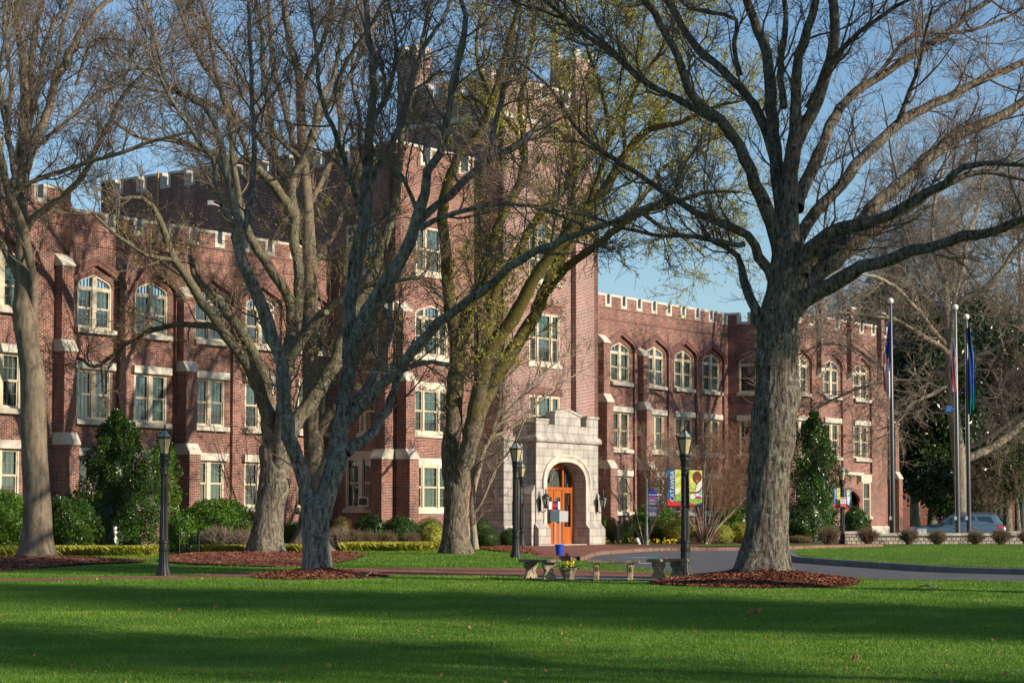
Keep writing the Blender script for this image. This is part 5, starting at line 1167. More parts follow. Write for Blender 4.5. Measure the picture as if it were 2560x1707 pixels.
T7 = [(2406, 1350, 18), (2405, 1290, 17), (2403, 1230, 17), (2398, 1150, 17), (2390, 1080, 16), (2380, 1010, 15), (2377, 940, 13), (2374, 880, 12)]
L7 = [
 (0.2, [(2375, 890, 11), (2372, 844, 10), (2368, 768, 8), (2360, 691, 7), (2340, 640, 6), (2330, 560, 5), (2350, 450, 4), (2380, 350, 3)]),
 (-0.3, [(2375, 880, 9), (2387, 768, 8), (2420, 745, 7), (2450, 730, 7), (2500, 680, 6), (2540, 620, 5), (2600, 560, 4)]),
 (0.4, [(2402, 1150, 12), (2430, 1140, 11), (2464, 1126, 10), (2500, 1105, 9), (2521, 1091, 9), (2560, 1057, 8), (2620, 1020, 6)]),
 (-0.4, [(2410, 1120, 7), (2440, 1110, 6), (2500, 1070, 6), (2560, 1030, 5), (2600, 1000, 4)]),
 (-0.3, [(2379, 900, 8), (2350, 865, 7), (2311, 844, 7), (2234, 799, 6), (2157, 787, 5), (2081, 783, 4), (2020, 800, 3)]),
 (0.3, [(2376, 950, 7), (2340, 930, 6), (2310, 948, 5), (2234, 952, 4), (2150, 970, 3.5), (2080, 1000, 3), (2030, 1025, 2)]),
 (-0.6, [(2372, 870, 7), (2330, 820, 6), (2290, 770, 6), (2240, 720, 5), (2180, 690, 4), (2110, 690, 3), (2040, 730, 2)]),
 (0.6, [(2368, 790, 6), (2330, 750, 6), (2300, 690, 5), (2270, 600, 4), (2240, 500, 3), (2230, 420, 2)]),
 (-0.4, [(2376, 930, 8), (2420, 900, 7), (2470, 880, 6), (2530, 850, 5), (2600, 820, 4)]),
 (0.5, [(2370, 820, 6), (2400, 700, 6), (2420, 600, 5), (2450, 500, 4), (2460, 400, 3)]),
 (-0.5, [(2377, 960, 6), (2330, 985, 5), (2280, 1010, 4), (2240, 1060, 3), (2210, 1090, 2)]),
 (-0.2, [(2385, 1040, 6), (2440, 1000, 5), (2500, 1020, 4), (2560, 960, 3)]),
 (0.3, [(2250, 955, 4), (2180, 900, 4), (2130, 870, 3), (2060, 860, 3), (1990, 890, 2)]),
]
TREES['t7'] = make_tree('oak_tree', 'pale bare tree with low sweeping limbs behind the flagpoles', 'tree', 112.0, T7, L7, 'bark_pale', 'twig_pale', flare=1.35, seed=18, l1=(1.4, 3.6), l2=(.7, 1.9), l3=(.4, 1.0), tw=.0085, dens=1.5, up=.02)

# trees farther off, grown freely around a simple stem
def free_tree(name, label, cat, X, Y, H, r, seed, bark='bark_grey', twig='twig_grey', group=None, dens=1.0, tw=.008, evergreen=None, crown0=.3, spread=.42, detail=True):
    rng = np.random.default_rng(seed); gz = float(terr(Y)); root = empty(name, (X, Y, gz), 0, label, cat, group)
    n = 9; pts = [Vector((0, 0, -.2))]; d = Vector((rng.normal(0, .03), rng.normal(0, .03), 1))
    for i in range(1, n): d = (d+Vector((rng.normal(0, .06), rng.normal(0, .06), .25))).normalized(); pts.append(pts[-1]+d*H*.92/(n-1))
    rad = [r*(1-.88*i/(n-1)) for i in range(n)]
    tp, tr_ = resample(pts, rad, .4)
    T = [trunk_mesh(rng, [Vector(p) for p in tp[::3]], list(tr_[::3]), 1.5, 5, 16, .02, 0)]
    V, Q = T[0]
    h = tp[:, 2]/H; m_ = (h > crown0) & (h < .93); idx = np.where(m_)[0]; cnt = int(26*dens)
    ii = np.sort(rng.choice(idx, cnt)); dr = np.tile([[0, 0, 1.0]], (cnt, 1)); hh = h[ii]
    A0, B0 = grow(rng, tp[ii], dr, np.maximum(tr_[ii], r*.25), (H*.20, H*spread), (.5, 1.05), 8, .13, .16, .42, .02)
    sc = (1.15-hh*.75)[:, None, None]; A0 = A0[:, :1]+(A0-A0[:, :1])*sc
    p, d_, r_ = sample_on(rng, A0, B0, int(11*dens), .12); A1, B1 = grow(rng, p, d_, r_, (H*.05, H*.15), (.4, 1.1), 6, .10, .2, .5, .012)
    p, d_, r_ = sample_on(rng, A1, B1, 6); A2, B2 = grow(rng, p, d_, r_, (.6, 1.8), (.4, 1.1), 5, .08, .25, .6, tw)
    parts = [(V, Q), tubes(A0, B0, 8)]
    V, Q = join(parts); fast_mesh('trunk', V, Q, M[bark], root)
    L = [tubes(A1, B1, 4), tubes(A2, B2, 3)]
    if detail:
        p, d_, r_ = sample_on(rng, A2, B2, 3); A3, B3 = grow(rng, p, d_, r_, (.3, .9), (.4, 1.1), 4, .05, .3, .7, tw); L.append(tubes(A3, B3, 3))
    V, Q = join(L); fast_mesh('twigs', V, Q, M[twig], root)
    if evergreen:
        mt, cnt, size = evergreen
        pts = np.concatenate([A2.reshape(-1, 3), A1[:, 2:].reshape(-1, 3)]); pts = pts[rng.integers(0, len(pts), cnt)]+rng.normal(0, .22, (cnt, 3))
        V, Q = leaf_quads(rng, pts, size, droop=.2); fast_mesh('crown', V, Q, M[mt], root, False)
    return root
def at(x, Y): return P(x, 1300, Y).x
BG = 'bare trees beyond the flagpoles'
free_tree('oak_tree', 'pale leafless tree rising behind the right bay of the college hall', 'tree', at(2190, 150), 150, 21, .40, 31, 'bark_pale', 'twig_pale', BG, 1.2, .011)
free_tree('oak_tree', 'tall pale leafless tree at the right edge beyond the parked car', 'tree', at(2560, 146), 146, 25, .45, 32, 'bark_pale', 'twig_pale', BG, 1.2, .011)
free_tree('oak_tree', 'tall thin bare tree standing between the flagpoles far behind the car', 'tree', at(2400, 165), 165, 27, .42, 33, 'bark_pale', 'twig_pale', BG, 1.2, .012)
free_tree('oak_tree', 'bare tree behind the hall roof, right of the big oak trunk', 'tree', at(2060, 172), 172, 20, .38, 34, 'bark_pale', 'twig_pale', BG, 1.0, .012)
free_tree('magnolia_tree', 'dark glossy evergreen magnolia filling the gap beside the hall', 'tree', at(2330, 134), 134, 12.5, .35, 35, 'bark_grey', 'twig', None, 1.6, .01, ('leaf_magnolia', 130000, .30), .05, .36, False)
free_tree('magnolia_tree', 'dark evergreen magnolia at the right edge above the car roof', 'tree', at(2520, 139), 139, 12, .35, 36, 'bark_grey', 'twig', None, 1.5, .01, ('leaf_magnolia', 130000, .30), .14, .38, False)
free_tree('magnolia_tree', 'tall dusky evergreen whose top shows over the right bay roof', 'tree', at(2290, 150), 150, 16.5, .4, 37, 'bark_grey', 'twig', None, 1.3, .01, ('leaf_magnolia', 70000, .34), .35, .34, False)
free_tree('magnolia_tree', 'tall dusky evergreen mass farthest right behind bare branches', 'tree', at(2500, 156), 156, 16, .4, 38, 'bark_grey', 'twig', None, 1.3, .01, ('leaf_magnolia', 70000, .34), .35, .36, False)
free_tree('holly_tree', 'small evergreen with a bare lower trunk right of the parked car', 'tree', at(2545, 128), 128, 5.5, .22, 39, 'bark_grey', 'twig', None, 1.3, .01, ('leaf_dark', 16000, .14), .35, .40, False)

# many stemmed crape myrtles
def myrtle(label, stems, D, fan, top, seed, bark, twig, tw=.006, n1=26, n2=9, n3=5, base_r=.035):
    """stems fan out from one foot"""
    rng = np.random.default_rng(seed); x, y = stems; X = P(x, y, D).x; gz = float(terr(D)); root = empty('crape_myrtle', (X, D, gz), 0, label, 'small tree')
    n = 7; cnt = n1//3; dirs = np.stack([rng.uniform(-fan, fan, cnt), rng.uniform(-fan, fan, cnt), np.ones(cnt)], 1); dirs /= np.linalg.norm(dirs, axis=1, keepdims=True)
    A0 = np.zeros((cnt, 9, 3)); A0[:, 0] = rng.normal(0, .08, (cnt, 3))*[1, 1, 0]; d = dirs.copy()
    for i in range(1, 9): d = d+rng.normal(0, .06, (cnt, 3)); d /= np.linalg.norm(d, axis=1, keepdims=True); A0[:, i] = A0[:, i-1]+d*(top*rng.uniform(.75, 1.0, cnt)/8)[:, None]
    B0 = base_r*rng.uniform(.6, 1.2, cnt)[:, None]*np.linspace(1, .3, 9)[None]
    p, dd, r = sample_on(rng, A0, B0, n2, .3); A1, B1 = grow(rng, p, dd, r, (.5, 1.4), (.25, .8), 6, .10, .16, .55, tw*1.4)
    p, dd, r = sample_on(rng, A1, B1, n3); A2, B2 = grow(rng, p, dd, r, (.3, .9), (.3, .9), 5, .06, .2, .6, tw)
    p, dd, r = sample_on(rng, A2, B2, n3); A3, B3 = grow(rng, p, dd, r, (.15, .45), (.3, .9), 4, .03, .25, .7, tw*.9)
    V, Q = tubes(A0, B0, 8); fast_mesh('stems', V, Q, M[bark], root)
    V, Q = join([tubes(A1, B1, 4), tubes(A2, B2, 3), tubes(A3, B3, 3)]); fast_mesh('twigs', V, Q, M[twig], root)
myrtle('grey leafless crape myrtle behind the blue house number sign', (1607, 1340), 101, .55, 5.4, 41, 'bark_pale', 'twig_pale', .0065, 24, 11, 6)
myrtle('broad reddish brown crape myrtle with many slim stems behind the banner lamp post', (1762, 1345), 100, .75, 5.9, 42, 'bark_pale', 'twig_red', .0065, 45, 12, 6)
myrtle('thin stemmed leafless crape myrtle against the left wing wall', (628, 1360), 79, .32, 6.0, 43, 'bark_pale', 'twig_red', .005, 18, 8, 4, .03)
myrtle('short bare shrub tree behind the left edge of the stone wall and the far lamp', (2475, 1330), 127, .45, 4.6, 44, 'bark_grey', 'twig', .009, 30, 9, 5)

# ------------------------------------------------------------ shrubs
def shrub(label, x0, x1, yt, D, mt, n, size, yb=None, name='shrub', cat='shrub', group=None, seed=None, cone=False, dry=False, aspect=.55, core=True, lump=.18, depth=None, z0=0.0):
    rng = np.random.default_rng(seed if seed is not None else int(x0*7+D)); cx = P((x0+x1)/2, 1300, D).x; rx = (x1-x0)/2/F*D; gz = float(terr(D))
    zt = P((x0+x1)/2, yt, D).z-gz; ry = depth or min(rx, 1.3)*1.0; root = empty(name, (cx, D, gz), 0, label, cat, group)
    if dry:
        cnt = int(n); A0 = np.zeros((cnt, 5, 3)); d = np.stack([rng.uniform(-1, 1, cnt)*rx/zt*1.1, rng.uniform(-.8, .8, cnt), np.ones(cnt)], 1); d /= np.linalg.norm(d, axis=1, keepdims=True)
        A0[:, 0, 0] = rng.uniform(-.3, .3, cnt)*rx; A0[:, 0, 1] = rng.uniform(-.2, .2, cnt)
        for i in range(1, 5): d = d+rng.normal(0, .14, (cnt, 3)); d /= np.linalg.norm(d, axis=1, keepdims=True); A0[:, i] = A0[:, i-1]+d*(zt*rng.uniform(.6, 1.05, cnt)/4)[:, None]
        B0 = np.full((cnt, 5), .008); p, dd, r = sample_on(rng, A0, B0, 7, .2); A1, B1 = grow(rng, p, dd, r, (.12, .4), (.3, .9), 4, .05, .25, .8, .0055)
        V, Q = join([tubes(A0, B0, 4), tubes(A1, B1, 3)]); fast_mesh('twigs', V, Q, M[mt], root)
        if mt != 'twig_pale':
            pts = A1.reshape(-1, 3); pts = pts[rng.integers(0, len(pts), n*7)]; V, Q = leaf_quads(rng, pts, .045); fast_mesh('leaves', V, Q, M['leaf_autumn'], root, False)
        return root
    ph = rng.uniform(0, 6.28, (6, 3)); fr_ = rng.uniform(1.5, 4.5, (6, 3))
    def radf(dv):
        s = sum(np.sin(dv @ fr_[i]*2+ph[i, 0]) for i in range(6))/6; return 1+lump*s*1.6
    cnt = n; dv = rng.normal(0, 1, (cnt, 3)); dv /= np.linalg.norm(dv, axis=1, keepdims=True)
    rr = radf(dv)*(1-np.abs(rng.normal(0, .10, cnt))); hz = zt/2
    if cone:
        t = rng.uniform(0, 1, cnt)**.8; a = rng.uniform(0, 6.283, cnt); w_ = np.clip(1-t**3.8, 0.12, 1)*(.86+.22*np.sin(a*3+t*9+ph[0, 0])+.2*np.sin(a*5-t*19)+.12*np.sin(a*2+t*31))*(1-np.abs(rng.normal(0, .22, cnt)))
        pts = np.stack([rx*w_*np.cos(a), ry*w_*np.sin(a), zt*(.04+.96*t)], 1)
    else:
        q = dv*rr[:, None]; pts = np.stack([q[:, 0]*rx, q[:, 1]*ry, np.maximum(hz+q[:, 2]*hz*1.02, .03+rng.uniform(0, .1, cnt))], 1)
        low = q[:, 2] < 0; pts[low, 0] *= (1+.18*(-q[low, 2])); 
    pts[:, 2] += z0
    V, Q = leaf_quads(rng, pts, size, aspect=aspect); fast_mesh('foliage', V, Q, M[mt], root, False)
    if core:
        m = MB(); nu, nv = 18, 10; g = []
        for j in range(nv+1):
            t = math.pi*j/nv; row = []
            for i in range(nu):
                a = 2*math.pi*i/nu; d = np.array([[math.sin(t)*math.cos(a), math.sin(t)*math.sin(a), math.cos(t)]]); r = .80*float(radf(d)[0])
                if cone: tt = 1-j/nv; w_ = max(.02, 1-tt**2.2)*.5*(1+.3*math.sin(3*a+tt*9)); row.append((rx*w_*math.cos(a), ry*w_*math.sin(a), zt*.93*tt))
                else: row.append((d[0][0]*r*rx, d[0][1]*r*ry, max(hz+d[0][2]*r*hz, 0)+z0))
            g.append(row)
        for j in range(nv):
            for i in range(nu): k = (i+1) % nu; m.poly([g[j][i], g[j][k], g[j+1][k], g[j+1][i]])
        m.build('inner_branches', M[mt], root, True)
    # a few stems at the foot
    m = MB()
    for i in range(4): a = rng.uniform(0, 6.28); m.tube([(rx*.2*math.cos(a), ry*.2*math.sin(a), -.05), (rx*.35*math.cos(a), ry*.35*math.sin(a), zt*.4)], .02, 5)
    m.build('stems', M['bark_grey'], root); return root
S = shrub
S('bright green laurel hedge at the far left edge under the ground floor window', -70, 118, 1234, 74.0, 'leaf_mid', 11000, .13, seed=1, aspect=.35, name='laurel_shrub')
S('dark glossy holly bush between the left tree trunk and the tall holly', 122, 262, 1236, 75.0, 'leaf_dark', 9000, .085, seed=2, name='holly_shrub')
S('tall broad dark holly reaching the second floor sills behind the left lamp post', 188, 392, 1026, 76.5, 'leaf_dark', 26000, .09, seed=3, name='holly_tree', cat='holly', cone=True, depth=1.4)
S('loose yellowing bush right behind the left lamp post', 350, 462, 1080, 77.3, 'leaf_mid', 6500, .085, seed=4, cone=True, core=False)
S('rounded bright green laurel right of the left lamp post', 412, 492, 1290, 75.0, 'leaf_mid', 5000, .085, seed=5, name='laurel_shrub')
S('long glossy laurel hedge under the ground floor windows of the left wing', 440, 640, 1250, 78.0, 'leaf_mid', 12000, .11, seed=6, name='laurel_shrub', aspect=.4, depth=.9)
S('small green bush touching the left side of the stout trunk', 585, 650, 1304, 76.5, 'leaf_box', 3500, .055, seed=7)
S('green bush seen between the stout trunk and the V shaped tree', 700, 764, 1304, 80.0, 'leaf_box', 3800, .055, seed=8)
S('larger tan leafless bush in front of the laurel hedge', 505, 586, 1318, 74.5, 'twig_pale', 420, .05, seed=9, dry=True)
S('smaller tan leafless bush beside the stout trunk', 582, 632, 1326, 74.7, 'twig_pale', 260, .05, seed=10, dry=True)
S('reddish green bush below the window with the air conditioner', 828, 880, 1292, 87.5, 'leaf_autumn', 3200, .05, seed=11)
S('dark glossy camellia bush left of the pavilion buttress', 886, 966, 1290, 88.0, 'leaf_dark', 6500, .07, seed=12, name='camellia_shrub')
S('dark glossy camellia bush in front of the pavilion buttress', 955, 1048, 1292, 88.5, 'leaf_dark', 7000, .07, seed=13, name='camellia_shrub')
S('clipped round boxwood left of the mossy trunk', 1036, 1112, 1293, 90.0, 'leaf_box', 7500, .035, seed=14, name='boxwood_shrub', lump=.05)
S('golden mottled bush in front of the clipped boxwood', 1052, 1116, 1312, 88.0, 'leaf_gold', 4500, .05, seed=15)
S('tan leafless bush with fine stems near the V shaped tree', 824, 872, 1324, 84.5, 'twig_pale', 300, .05, seed=16, dry=True)
S('brownish twiggy low bush left of the dark camellia', 868, 902, 1326, 84.8, 'twig', 220, .05, seed=17, dry=True)
S('low brown twiggy plant at the foot of the left camellia', 903, 940, 1334, 85.2, 'twig', 200, .05, seed=18, dry=True)
S('low brown twiggy plant between the two camellias', 948, 986, 1334, 85.4, 'twig', 200, .05, seed=19, dry=True)
S('low brown twiggy plant under the right camellia', 1016, 1046, 1336, 85.8, 'twig', 180, .05, seed=20, dry=True)
S('upper clipped round yew behind the slender pale tree', 1172, 1232, 1293, 91.0, 'leaf_yew', 5500, .04, seed=21, name='yew_shrub', lump=.06)
S('lower spreading yew at the foot of the stone tower base', 1186, 1248, 1318, 89.5, 'leaf_yew', 5000, .045, seed=22, name='yew_shrub', lump=.1)
S('small yew left of the lamp posts by the porch', 1250, 1300, 1320, 94.5, 'leaf_yew', 4000, .045, seed=23, name='yew_shrub', lump=.1)
S('small yew between the far lamp post and the porch', 1286, 1334, 1322, 96.0, 'leaf_yew', 4000, .045, seed=24, name='yew_shrub', lump=.1)
S('narrow clipped green hedge touching the right side of the porch', 1496, 1520, 1286, 104.5, 'leaf_box', 2500, .04, seed=25, name='boxwood_shrub', lump=.05)
S('rusty golden shrub just right of the porch', 1512, 1546, 1292, 103.5, 'leaf_autumn', 3500, .04, seed=26)
S('round dark yew under the first window right of the porch', 1548, 1594, 1298, 103.0, 'leaf_yew', 4000, .04, seed=27, name='yew_shrub', lump=.06)
S('spreading yew behind the dark bollard', 1520, 1586, 1318, 101.0, 'leaf_yew', 4800, .05, seed=28, name='yew_shrub')
S('low yew left of the house number sign', 1580, 1624, 1322, 101.5, 'leaf_yew', 3800, .05, seed=29, name='yew_shrub')
S('olive green bush left half of the pair behind the banner lamp', 1620, 1690, 1300, 102.5, 'leaf_box', 6000, .055, seed=30)
S('big round golden bush behind the banner lamp post', 1658, 1740, 1298, 101.0, 'leaf_gold', 8500, .05, seed=51)
S('tan half bare bush under the reddish crape myrtle', 1738, 1792, 1320, 100.5, 'twig_red', 380, .05, seed=52, dry=True)
S('golden bush directly right of the tan half bare bush', 1770, 1834, 1312, 102.0, 'leaf_gold', 5000, .05, seed=53)
S('golden bush touching the left side of the big oak trunk', 1824, 1884, 1306, 102.5, 'leaf_gold', 5200, .05, seed=54)
S('low laurel hedge behind the grey crape myrtle', 1574, 1702, 1264, 106.0, 'leaf_mid', 8000, .10, seed=55, name='laurel_shrub', depth=.8)
S('low laurel hedge left of the oak trunk behind the golden bushes', 1788, 1890, 1264, 107.5, 'leaf_mid', 7500, .10, seed=56, name='laurel_shrub', depth=.8)
S('tall cone shaped dark holly right of the big oak trunk', 1962, 2112, 1030, 110.0, 'leaf_dark', 24000, .11, seed=57, name='holly_tree', cat='holly', cone=True, depth=1.6)
S('mid height glossy bush between the oak trunk and the tall holly', 1962, 2048, 1274, 106.0, 'leaf_dark', 6500, .085, seed=58)
S('rounded dark bush right of the far lamp post under the side door', 2104, 2174, 1270, 111.0, 'leaf_dark', 6500, .08, seed=59)
S('low orange brown plants along the far pavement edge', 1966, 2032, 1338, 103.5, 'leaf_autumn', 3000, .05, seed=60, lump=.1)
G_ = 'twiggy bushes along the stone wall'
for i, (a, b, t, lb) in enumerate(((2040, 2102, 1316, 'large twiggy bush left of the far lamp post'), (2146, 2194, 1320, 'twiggy bush right of the stone wall end pier'), (2250, 2292, 1322, 'twiggy bush below the left flagpole gap before the car grille'),
        (2322, 2364, 1328, 'twiggy bush before the front wheel of the parked car'), (2418, 2458, 1329, 'twiggy bush right of the two close flagpoles'), (2478, 2526, 1322, 'twiggy bush before the rear of the parked car'), (2546, 2590, 1326, 'twiggy bush cut by the right edge of the view'))):
    S(lb, a, b, t, 99.2, 'twig', 170, .05, seed=70+i, dry=True, group=G_)
# liriope borders
def liriope(label, pts, n, seed):
    rng = np.random.default_rng(seed); X0, X1, Y0, Y1 = pts; gz = float(terr((Y0+Y1)/2)); root_ = None; V = []
    px_ = rng.uniform(X0, X1, n); py_ = rng.uniform(Y0, Y1, n)+.25*np.sin(px_*2); a = rng.uniform(0, 6.28, n); h = rng.uniform(.18, .36, n); l = rng.uniform(.05, .2, n); wd = .012
    z = terr(py_); c, s = np.cos(a), np.sin(a)
    p0 = np.stack([px_-s*wd, py_+c*wd, z], 1); p1 = np.stack([px_+s*wd, py_-c*wd, z], 1); p2 = np.stack([px_+c*l*.6+s*wd, py_+s*l*.6-c*wd, z+h*.8], 1); p3 = np.stack([px_+c*l*1.4, py_+s*l*1.4, z+h], 1)
    V = np.stack([p0, p1, p2, p3], 1).reshape(-1, 3); o = fast_mesh('ground_cover', V, np.arange(4*n).reshape(n, 4), M['liriope'], None, False)
    tag(o, label, 'ground cover', kind='stuff')
liriope('yellow green grassy border in front of the tall holly', (at(140, 71.5), at(398, 71.5), 70.6, 72.6), 9000, 1)
liriope('yellow green grassy tuft left of the left tree trunk', (at(15, 70), at(62, 70), 69.2, 71), 1600, 2)
liriope('yellow green grassy border left of the stout trunk', (at(488, 73.5), at(640, 73.5), 73, 75), 5000, 3)
liriope('yellow green grassy border right of the stout trunk', (at(700, 77), at(760, 77), 76, 78), 1600, 4)
liriope('low yellow green ground cover along the pavilion bed', (at(860, 83), at(1110, 83), 81.5, 84.5), 5000, 5)

# ------------------------------------------------------------ lamp posts
def text_mesh(s, size, mt, align='CENTER', ext=0.0):
    cu = bpy.data.curves.new('lettering', 'FONT'); cu.body = s; cu.size = size; cu.align_x = align; cu.align_y = 'CENTER'; cu.extrude = ext; cu.resolution_u = 3
    o = bpy.data.objects.new('lettering', cu); COL.objects.link(o); dg = bpy.context.evaluated_depsgraph_get(); dg.update()
    me = bpy.data.meshes.new_from_object(o.evaluated_get(dg)); bpy.data.objects.remove(o); me.materials.clear(); me.materials.append(mt); me.name = 'lettering'; return me
def put_text(s, size, mt, parent, loc_, rot=(R(90), 0, 0), name='lettering', sx=1.0):
    o = bpy.data.objects.new(name, text_mesh(s, size, mt)); link(o, parent); o.location = loc_; o.rotation_euler = rot; o.scale = (sx, 1, 1); return o
def lamp_proto(label):
    t = empty('street_lamp', (0, 0, 0), 0, label, 'lamp post', 'lamp posts round the lawn and drive')
    m = MB()
    m.lathe([(.205, -.1), (.205, .03), (.19, .06), (.15, .16), (.125, .32), (.118, .60)], n=32, flute=.07, nf=16)
    m.build('base', M['black_iron'], t, True)
    m = MB(); m.lathe([(.122, .60), (.135, .64), (.135, .68), (.118, .70), (.118, .80), (.138, .82), (.138, .87), (.112, .90)], n=24); 
    m.build('collar', M['black_iron'], t, True)
    m = MB(); m.lathe([(.108, .90), (.098, 1.6), (.086, 2.45), (.082, 2.5)], n=32, flute=.12, nf=16); m.build('shaft', M['black_iron'], t, True)
    m = MB(); m.lathe([(.084, 2.5), (.10, 2.52), (.10, 2.56), (.088, 2.6), (.092, 2.75), (.105, 2.86), (.125, 2.90), (.125, 2.94), (.10, 2.97), (.12, 3.01), (.12, 3.04)], n=20)
    for i in range(8): a = i*math.pi/4; m.ball((.1*math.cos(a), .1*math.sin(a), 2.78), .02, .02, .04, 6)
    m.build('capital', M['black_iron'], t, True)
    m = MB(); n = 6
    for i in range(n):
        a = 2*math.pi*(i+.5)/n; c, s = math.cos(a), math.sin(a)
        m.tube([(.115*c, .115*s, 3.03), (.205*c, .205*s, 3.44)], .013, 5)
        m.tube([(.205*c, .205*s, 3.44), (.235*c, .235*s, 3.50), (.24*c, .24*s, 3.56)], [.016, .012, .006], 5)
        m.tube([(.2*c, .2*s, 3.46), (.04*c, .04*s, 3.66)], .011, 5)
        m.tube([(.115*c, .115*s, 3.04), (.135*c, .135*s, 3.0), (.13*c, .13*s, 2.94)], .01, 5)
    m.lathe([(.205, 3.425), (.222, 3.43), (.222, 3.475), (.205, 3.48)], n=6, ang=R(30)); m.lathe([(.12, 3.0), (.13, 3.03), (.118, 3.06)], n=6, ang=R(30))
    m.lathe([(.055, 3.64), (.03, 3.68), (.02, 3.72), (.028, 3.74), (.012, 3.77), (.004, 3.86)], n=8)
    lh = m.build('lantern', M['black_iron'], t, False)
    m = MB(); m.lathe([(.108, 3.05), (.198, 3.44)], n=6, ang=R(30)); m.build('glass_shade', M['lamp_glass'], lh)
    m = MB(); m.lathe([(.198, 3.475), (.05, 3.645)], n=6, ang=R(30)); m.build('lantern_roof', M['lamp_roof'], lh)
    return t
LAMP = lamp_proto('black fluted lamp post on the lawn edge at the left, in shade before the holly')
def place(o, x, D, rz=0.0, dz=0.0): q = P(x, 1300, D); o.location = (q.x, D, float(terr(D))+dz); o.rotation_euler = (0, 0, rz); return o
place(LAMP, 410, 53.2, .1)
la2 = place(copy_tree(LAMP, None, 'tall fluted lamp post standing on the grass left of the stone porch'), 1290, 67.4, .2)
la2b = place(copy_tree(LAMP, None, 'farther lamp post half hidden behind the one by the porch, with banners'), 1304.5, 92.5, .4)
la3 = place(copy_tree(LAMP, None, 'large lamp post right of the benches carrying two colourful college banners'), 1713, 53.6, .0)
la4 = place(copy_tree(LAMP, None, 'distant small lamp post with banners and a no parking sign by the stone wall'), 2106, 100.9, .3)
M['b_sky'] = mat('banner_blue', (.02, .13, .30), .6); M['b_navy'] = mat('banner_navy', (.015, .045, .15), .6); M['b_red'] = mat('banner_red', (.62, .03, .03), .6)
M['b_grass'] = noisemat('banner_grass', (.10, .30, .02), (.42, .62, .12), 26, .6); M['b_leaf'] = noisemat('banner_foliage', (.40, .50, .05), (.85, .80, .25), 9, .6)
M['b_skin'] = mat('banner_skin', (.24, .08, .035), .6); M['b_hair'] = noisemat('banner_hair', (.09, .025, .015), (.28, .08, .04), 60, .8); M['b_white'] = mat('banner_white', (.8, .82, .82), .6)
M['b_teal'] = mat('banner_teal', (.2, .58, .52), .6); M['b_pink'] = mat('banner_pink', (.5, .02, .14), .6)
def flat(m, pts, y, mi): m.poly([(x, y, z) for x, z in pts], None, mi)
def disc(m, cx, cz, rx, rz, y, mi, n=18): flat(m, [(cx+rx*math.cos(2*math.pi*i/n), cz+rz*math.sin(2*math.pi*i/n)) for i in range(n)], y, mi)
def banner_left(parent, y0=-.13, words=True, sc=1.0):
    mats = [M['b_sky'], M['b_navy'], M['b_red'], M['b_grass'], M['b_leaf'], M['b_white']]
    m = MB(); x0, x1, z0, z1 = -.455, -.115, 1.74, 2.66
    flat(m, [(x0, z0), (x1, z0), (x1, z1), (x0, z1)], y0, 0)
    flat(m, [(x0, z0+.35), (x0+.1, z0+.5), (x0+.06, z0+.75), (x0, z0+.8)], y0-.002, 1); flat(m, [(x0+.05, z0+.12), (-.26, z0+.12), (-.26, z0+.45), (x0+.12, z0+.3)], y0-.002, 1)
    flat(m, [(-.26, z0+.12), (x1, z0+.12), (x1, z1), (-.26, z1)], y0-.003, 4); flat(m, [(-.26, z0+.12), (x1, z0+.12), (x1, z0+.3), (-.26, z0+.27)], y0-.005, 3)
    flat(m, [(-.26, z0+.3), (-.19, z0+.31), (-.14, z0+.4), (-.26, z0+.42)], y0-.006, 5)
    flat(m, [(x0, z0), (x1, z0), (x1, z0+.07), (-.26, z0+.12), (x0, z0+.17)], y0-.007, 2)
    b = m.build('banner', mats, parent)
    put_text('CATAWBA', .155, M['b_white'], b, (-.325, y0-.009, 2.235), (R(90), R(-90), 0), sx=1.02)
    a = MB()
    for z in (z0-.01, z1+.01): a.tube([(0, y0+.02, z), (x0-.02, y0+.02, z)], .011, 6)
    a.build('banner_arm', M['black_iron'], parent); return b
